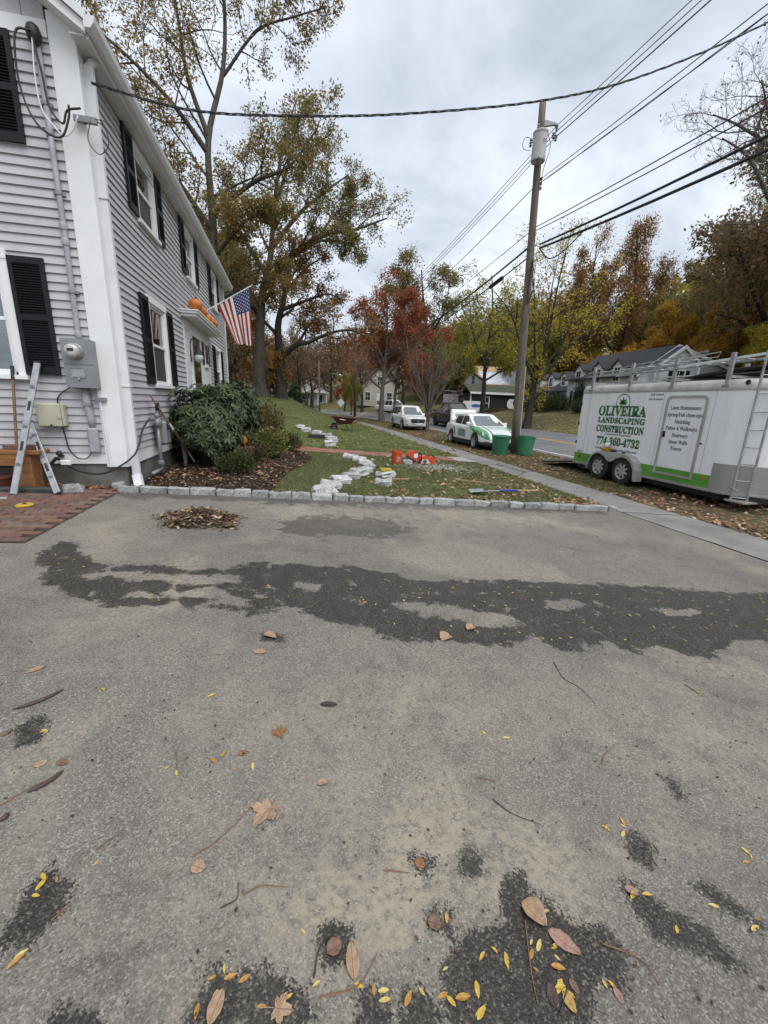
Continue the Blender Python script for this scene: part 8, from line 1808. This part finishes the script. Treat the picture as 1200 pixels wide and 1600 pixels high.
for s in (-1, 1): MB().obox((-.62, s*.08, .24), (1.30, s*.30, .56), .04, .04).build('handle', M_WOODH, wb); MB().tube([(.45, s*.2, .42), (.55, s*.24, .0), (.30, s*.24, .0), (.18, s*.17, .38)], .014, 7).build('leg', M_PLAST, wb)
MB().tube([(.42, -.24, .12), (.42, .24, .12)], .012, 6).build('leg_brace', M_PLAST, wb); MB().obox((-.50, -.09, .20), (-.30, -.12, .40), .03, .03).obox((-.50, .09, .20), (-.30, .12, .40), .03, .03).build('wheel_bracket', M_PLAST, wb); w = wheel(wb, (-.48, 0, .20), .20, .10, -1, M_RIMW, 6, .5); MB().prism([(-.2, .60), (.1, .55), (.1, .58), (-.2, .63)], -.352, -.345).build('label_plate', M_WHITE, wb)
tag(MB().tube([(2.95, 23.0, ground(2.9, 23)+.5), (4.15, 23.1, ground(4.1, 23)+1.18)], .017, 7).build('tool_handle', M_WOODL), 'pale tool handle sticking up out of the wheelbarrow', 'handle')
# green bins by the pole
M_GBIN = pmat('green_plastic', (.032, .18, .092), (.026, .15, .075), 4, .5)
def bin_(label, loc, rot):
    T = thing('green_bin', label, 'bin', loc); T.rotation_euler = rot; T.scale = (1.08, 1.08, 1.08); P = []; n = 96
    for z, r in ((0, .235), (.04, .25), (.62, .315), (.64, .335), (.70, .34), (.71, .325), (.66, .305), (.1, .23)):
        P.append([((r-(.010 if (k//2) % 2 and z < .6 and z > .02 else 0))*math.cos(2*PI*k/n), (r-(.010 if (k//2) % 2 and z < .6 and z > .02 else 0))*math.sin(2*PI*k/n), z) for k in range(n+1)])
    MB().grid(P).build('shell', M_GBIN, T); MB().lathe([(0, .02), (.24, .02)], 24, cap=False).build('floor', M_GBIN, T)
    for s in (-1, 1): MB().tube([(s*.33, -.08, .6), (s*.38, -.07, .61), (s*.38, .07, .61), (s*.33, .08, .6)], .014, 6).build('side_handle', M_GBIN, T)
bin_('green ribbed bin standing upright left of the utility pole', (8.02, 14.95, -.01), (.02, 0, .3)); bin_('green ribbed bin tilted to the right of the utility pole', (8.98, 14.75, .0), (.03, .13, 1.0))

# ------------------------------------------------------------------ leaves, twigs and the swept pile on the driveway
def dz(x, y): return .057*(5.95-x)
M_LV = {'tan': ((.36, .25, .16), (.24, .15, .09)), 'brown': ((.20, .115, .075), (.11, .06, .04)), 'plum': ((.075, .045, .042), (.045, .028, .026)), 'pink': ((.33, .20, .16), (.24, .13, .10)), 'rust': ((.28, .12, .05), (.17, .07, .03)), 'gold': ((.42, .27, .08), (.30, .17, .05)), 'dark': ((.04, .032, .026), (.025, .02, .018))}
def leaf_mat(name, a, b_):
    m, nt, b = base_mat(name); v = coord(nt, 'Object'); n = noise_node(nt, v, 55, 5, .65); col = ramp(nt, n, [(.32, b_), (.6, a), (.8, tuple(min(c*1.25, .8) for c in a))])
    sp = nt.nodes.new('ShaderNodeSeparateXYZ'); nt.links.new(v, sp.inputs[0]); ax = mathn(nt, 'ABSOLUTE', sp.outputs[0])
    rib = smooth(nt, ax, .0014, .0006); side = mathn(nt, 'MULTIPLY', smooth(nt, mathn(nt, 'SINE', mathn(nt, 'MULTIPLY_ADD', mathn(nt, 'SUBTRACT', sp.outputs[1], mathn(nt, 'MULTIPLY', ax, .8)), 620, 0)), .86, .97), .45)
    col = mixc(nt, mathn(nt, 'MAXIMUM', rib, side), col, tuple(c*.62 for c in b_)); nt.links.new(col, b.inputs['Base Color']); b.inputs['Roughness'].default_value = .65; bump(nt, b, noise_node(nt, v, 120, 4), .003, .7); return m
M_LV = {k: leaf_mat('leaf_'+k, a, b_) for k, (a, b_) in M_LV.items()}
def oval_leaf(name, L, w, seed, mat, point=1.0):
    rng = random.Random(seed); P = []; n = 9; cu = rng.uniform(.15, .85); bow = rng.uniform(-.1, .4); tw = rng.uniform(-.5, .5)
    for i in range(n+1):
        t = i/n; hw = w/2*math.sin(PI*t**.85)**.8*(1+.06*rng.uniform(-1, 1))+.0004
        P.append([(s*hw, (t-.5)*L+rng.uniform(-.001, .001), abs(s)**1.5*hw*cu+bow*L*.4*((t-.5)**2)*2+s*hw*tw*(t-.3)) for s in (-1, -.5, 0, .5, 1)])
    zm = min(p[2] for r in P for p in r); P = [[(x, y, z-zm+.0015) for x, y, z in r] for r in P]
    mb = MB().grid(P); m = mb.build(name, mat, smooth=True); md = m.modifiers.new('s', 'SOLIDIFY'); md.thickness = .0008
    return m
OL = [('long tan oval leaf pointing away at the bottom centre', 'tan', .40), ('large pinkish oval leaf across the bottom right wet patch', 'pink', .45), ('crumpled tan leaf at the top of the bottom right wet patch', 'tan', .75), ('dark plum leaf in the bottom right wet patch', 'plum', .5), ('brown leaf right of the yellow cluster in the wet patch', 'brown', .5), ('yellowed leaf lying on the plum leaf side of the wet patch', 'gold', .6), ('pink brown leaf at the right rim of the big wet patch', 'pink', .5), ('pale oval leaf just below the wet band, upper of a pair', 'tan', .55), ('pale oval leaf just below the wet band, lower of a pair', 'tan', .5), ('pale leaf with dark damp rim near the left edge', 'tan', .4), ('big tan leaf on the small wet patch at the bottom edge', 'tan', .5), ('round tan leaf lying inside the wet band', 'tan', .8), ('curled tan leaf left of the long oval leaf', 'brown', .8), ('small round grey brown leaf above the big wet patch', 'brown', .9), ('small reddish leaf on a damp spot right of centre', 'rust', .8), ('small round tan leaf left of centre in the foreground', 'tan', .9), ('tan leaf near the left edge, upper of two', 'tan', .6), ('small tan leaf near the left edge, right of its neighbour', 'brown', .6), ('tiny curled tan leaf in the middle of the driveway', 'tan', .7), ('tiny rust leaf by a forked twig left of centre', 'rust', .6), ('thin dark leaf in the middle of the dry driveway', 'dark', .35), ('brown leaf at the very left edge of the picture', 'brown', .5), ('pink leaf at the tip of the right hand wet streak', 'pink', .55), ('small pale leaf in the right part of the wet band', 'tan', .8)]
for k, (x0, y0, x1, y1) in enumerate(OVAL):
    lab, c, asp = OL[k]; L = max(math.hypot(x1-x0, y1-y0), .035); o = oval_leaf('fallen_leaf', L, L*asp, 300+k, M_LV[c]); x, y = (x0+x1)/2, (y0+y1)/2
    o.location = (x, y, dz(x, y)+.001); o.rotation_euler = (0, .057, math.atan2(y1-y0, x1-x0)-PI/2); tag(o, lab, 'leaf')
def maple_leaf(name, L, seed, mat):
    rng = random.Random(seed); tips = [(-115, .55), (-62, .8), (0, 1.0), (60, .82), (112, .6)]; pts = []
    for i, (a, r) in enumerate(tips):
        for da, f in ((-26, .58), (-15, .80), (-7, .80), (0, 1.0), (7, .80), (15, .78), (25, .58)): pts.append((math.sin(R(a+da))*r*f*L*.6, math.cos(R(a+da))*r*f*L*.6))
    pts.append((.03*L, -.12*L)); pts.append((-.03*L, -.12*L)); mb = MB(); V = [(0, 0, .002)]+[(x, y, .001+rng.uniform(0, .10)*math.hypot(x, y)+.35*abs(x)*rng.uniform(.2, .9)) for x, y in pts]; n = len(pts)
    mb.add(V, [(0, i+1, (i+1) % n+1) for i in range(n)]); mb.tube([(0, -.1*L, .003), (.02*L, -.35*L, .004), (.05*L, -.6*L, .003)], .0012, 4); o = mb.build(name, mat); o.modifiers.new('s', 'SOLIDIFY').thickness = .0008; return o
for k, ((x0, y0, x1, y1), lab, c) in enumerate(zip(MAPLE, ('large dry maple leaf lying alone in the middle foreground', 'small orange maple leaf beyond the large dry one', 'crumpled brown maple leaf on the wet patch at the bottom edge'), ('tan', 'rust', 'tan'))):
    L = math.hypot(x1-x0, y1-y0)*1.0; o = maple_leaf('maple_leaf', L, 20+k, M_LV[c]); x, y = (x0+x1)/2, (y0+y1)/2; o.location = (x, y, dz(x, y)+.002); o.rotation_euler = (0, .057, 2.4+k); tag(o, lab, 'leaf')
for k, ((x0, y0, x1, y1), lab) in enumerate(zip(POD, ('dark purple seed pod at the left edge, nearer the camera', 'dark flat seed pod at the left edge, farther from the camera', 'tip of a dark seed pod at the very left edge'))):
    a, b_ = Vector((x0, y0, dz(x0, y0)+.006)), Vector((x1, y1, dz(x1, y1)+.006)); L = (b_-a).length; s = (b_-a).normalized().cross(Vector((0, 0, 1))); P = []
    for i in range(13):
        t = i/12; q = a.lerp(b_, t)+s*(.10*L*math.sin(PI*t)); P.append(q)
    tag(MB().tube(P, [.0015+.0075*math.sin(PI*(i/12))**.6 for i in range(13)], 6).build('seed_pod', M_LV['plum'], smooth=True), lab, 'seed pod')
def leaflet_mesh(i):
    o = oval_leaf('yellow_leaflet', 1.0, .36, 700+i, None); o.modifiers.clear(); me = o.data; bpy.data.objects.remove(o); return me
LFM = [leaflet_mesh(i) for i in range(6)]
L_Y = [pmat('leaflet_yellow', (.50, .36, .05), (.40, .26, .035), 3, .6), pmat('leaflet_pale', (.52, .42, .14), (.42, .32, .09), 3, .6), pmat('leaflet_ochre', (.40, .22, .045), (.30, .15, .03), 3, .6)]
rl = random.Random(77)
def leaflet(x, y, L, lab, grp):
    o = new_obj('yellow_leaflet', LFM[rl.randrange(6)]); 
    if not o.data.materials: o.data.materials.append(L_Y[0])
    sl(o, L_Y[rl.choice([0, 0, 1, 2])]); o.scale = (L, L, L*.8); o.location = (x, y, dz(x, y)+.002); o.rotation_euler = (rl.uniform(-.1, .1), .057+rl.uniform(-.1, .1), rl.uniform(0, 6.28)); tag(o, lab, 'leaf', grp)
for x, y, n in CLUST:
    for k in range(n): leaflet(x+rl.gauss(0, .010+.0045*n), y+rl.gauss(0, .008+.003*n), rl.uniform(.016, .042), 'narrow yellow leaflet on the near part of the driveway', 'yellow leaflets on the near driveway')
cnt = 0
while cnt < 175:
    x, y = rl.uniform(-2, 4.6), rl.uniform(1.95, 4.0)
    A = np.array([[x]]); B_ = np.array([[y]])
    if poly_sd(WET, A, B_)[0, 0] < .02 or rl.random() > (.35 if x < .4 else 1): continue
    leaflet(x, y, rl.uniform(.014, .034), 'small yellow leaflet lying on the wet band', 'yellow leaflets on the wet band'); cnt += 1
TWL = ['long branching twig below the right part of the wet band', 'pale straight stalk beside the dark seed pod at left', 'short upright stalk left of centre above the large maple leaf', 'dark bent twig in the lower left foreground', 'curved brown twig right of the dark bent one', 'brown twig crossing behind the long tan oval leaf', 'curved stalk right of centre above the big wet patch', 'straight brown stalk standing through the big wet patch', 'brown forked stalk at the right rim of the big wet patch', 'short stalk under the plum leaf at the bottom edge', 'straight twig running to the small round tan leaf', 'small crooked dark twig in the right middle distance', 'thin twig beside the curled tan leaf at bottom centre', 'short straight twig in the left foreground', 'short twig near the damp patch at the lower left', 'thin dark twig at the right below the wet band end', 'short level twig just above the damp spots at centre', 'short dark twig right of the middle of the driveway']
for k, P in enumerate(TWIGS):
    Q = [Vector((x, y, dz(x, y)+.004)) for x, y in P]
    if len(Q) > 2: Q = [Vector(v) for v in path(Q, 5)]
    tag(MB().tube(Q, [.0022-.0012*i/(len(Q)-1) for i in range(len(Q))], 5).build('twig', M_WOODH if k % 3 else M_LV['dark']), TWL[k], 'twig', 'twigs on the driveway')
def pile(rng, n):
    a = rng.uniform(0, 2*PI, n); r = np.sqrt(rng.random(n))*(.85+.35*np.sin(a*3+1)*np.sin(a*2))*np.exp(rng.normal(0, .10, n)); x = -1.08+.46*r*np.cos(a)+rng.normal(0, .03, n); y = 4.98+.34*r*np.sin(a)+rng.normal(0, .03, n)
    z = np.array([dz(u, 0) for u in x])+.11*np.clip(1-r**2, 0, 1)*rng.random(n); return np.stack([x, y, z], 1)
def pile2(rng, n):
    x = -1.0+rng.normal(0, .5, n); y = 4.98+rng.normal(0, .35, n); return np.stack([x, y, np.array([dz(u, 0) for u in x])+.001], 1)
litter('leaf_pile', 1250, pile, .055, island_mat('pile_bits', [(0, (.035, .026, .02)), (.4, (.11, .07, .045)), (.75, (.25, .17, .10)), (1, (.44, .36, .25))], .8, .1), 'swept pile of leaves and wood chips on the driveway near the kerb', 31, .03, 'leaf pile')
litter('grit', 900, pile2, .012, M_CHIP, 'fine debris scattered round the swept leaf pile', 32, .001, 'debris')
def grit(rng, n):
    y = .5+5.6*rng.random(n)**1.3; x = -2.2+rng.random(n)*8; k = x < 5.9; x, y = x[k], y[k]; return np.stack([x, y, np.array([dz(u, 0) for u in x])], 1)
litter('grit', 2600, grit, .011, M_CHIP, 'tiny dark crumbs and seeds scattered over the driveway', 33, .001, 'debris')
structure(MB().box(5.35, 5.93, 12.62, 13.86, -.05, .045).build('path_threshold', pmat('pale_concrete', (.36, .355, .345), (.26, .257, .25), 5, .85, .004, 60), bevel=.01))
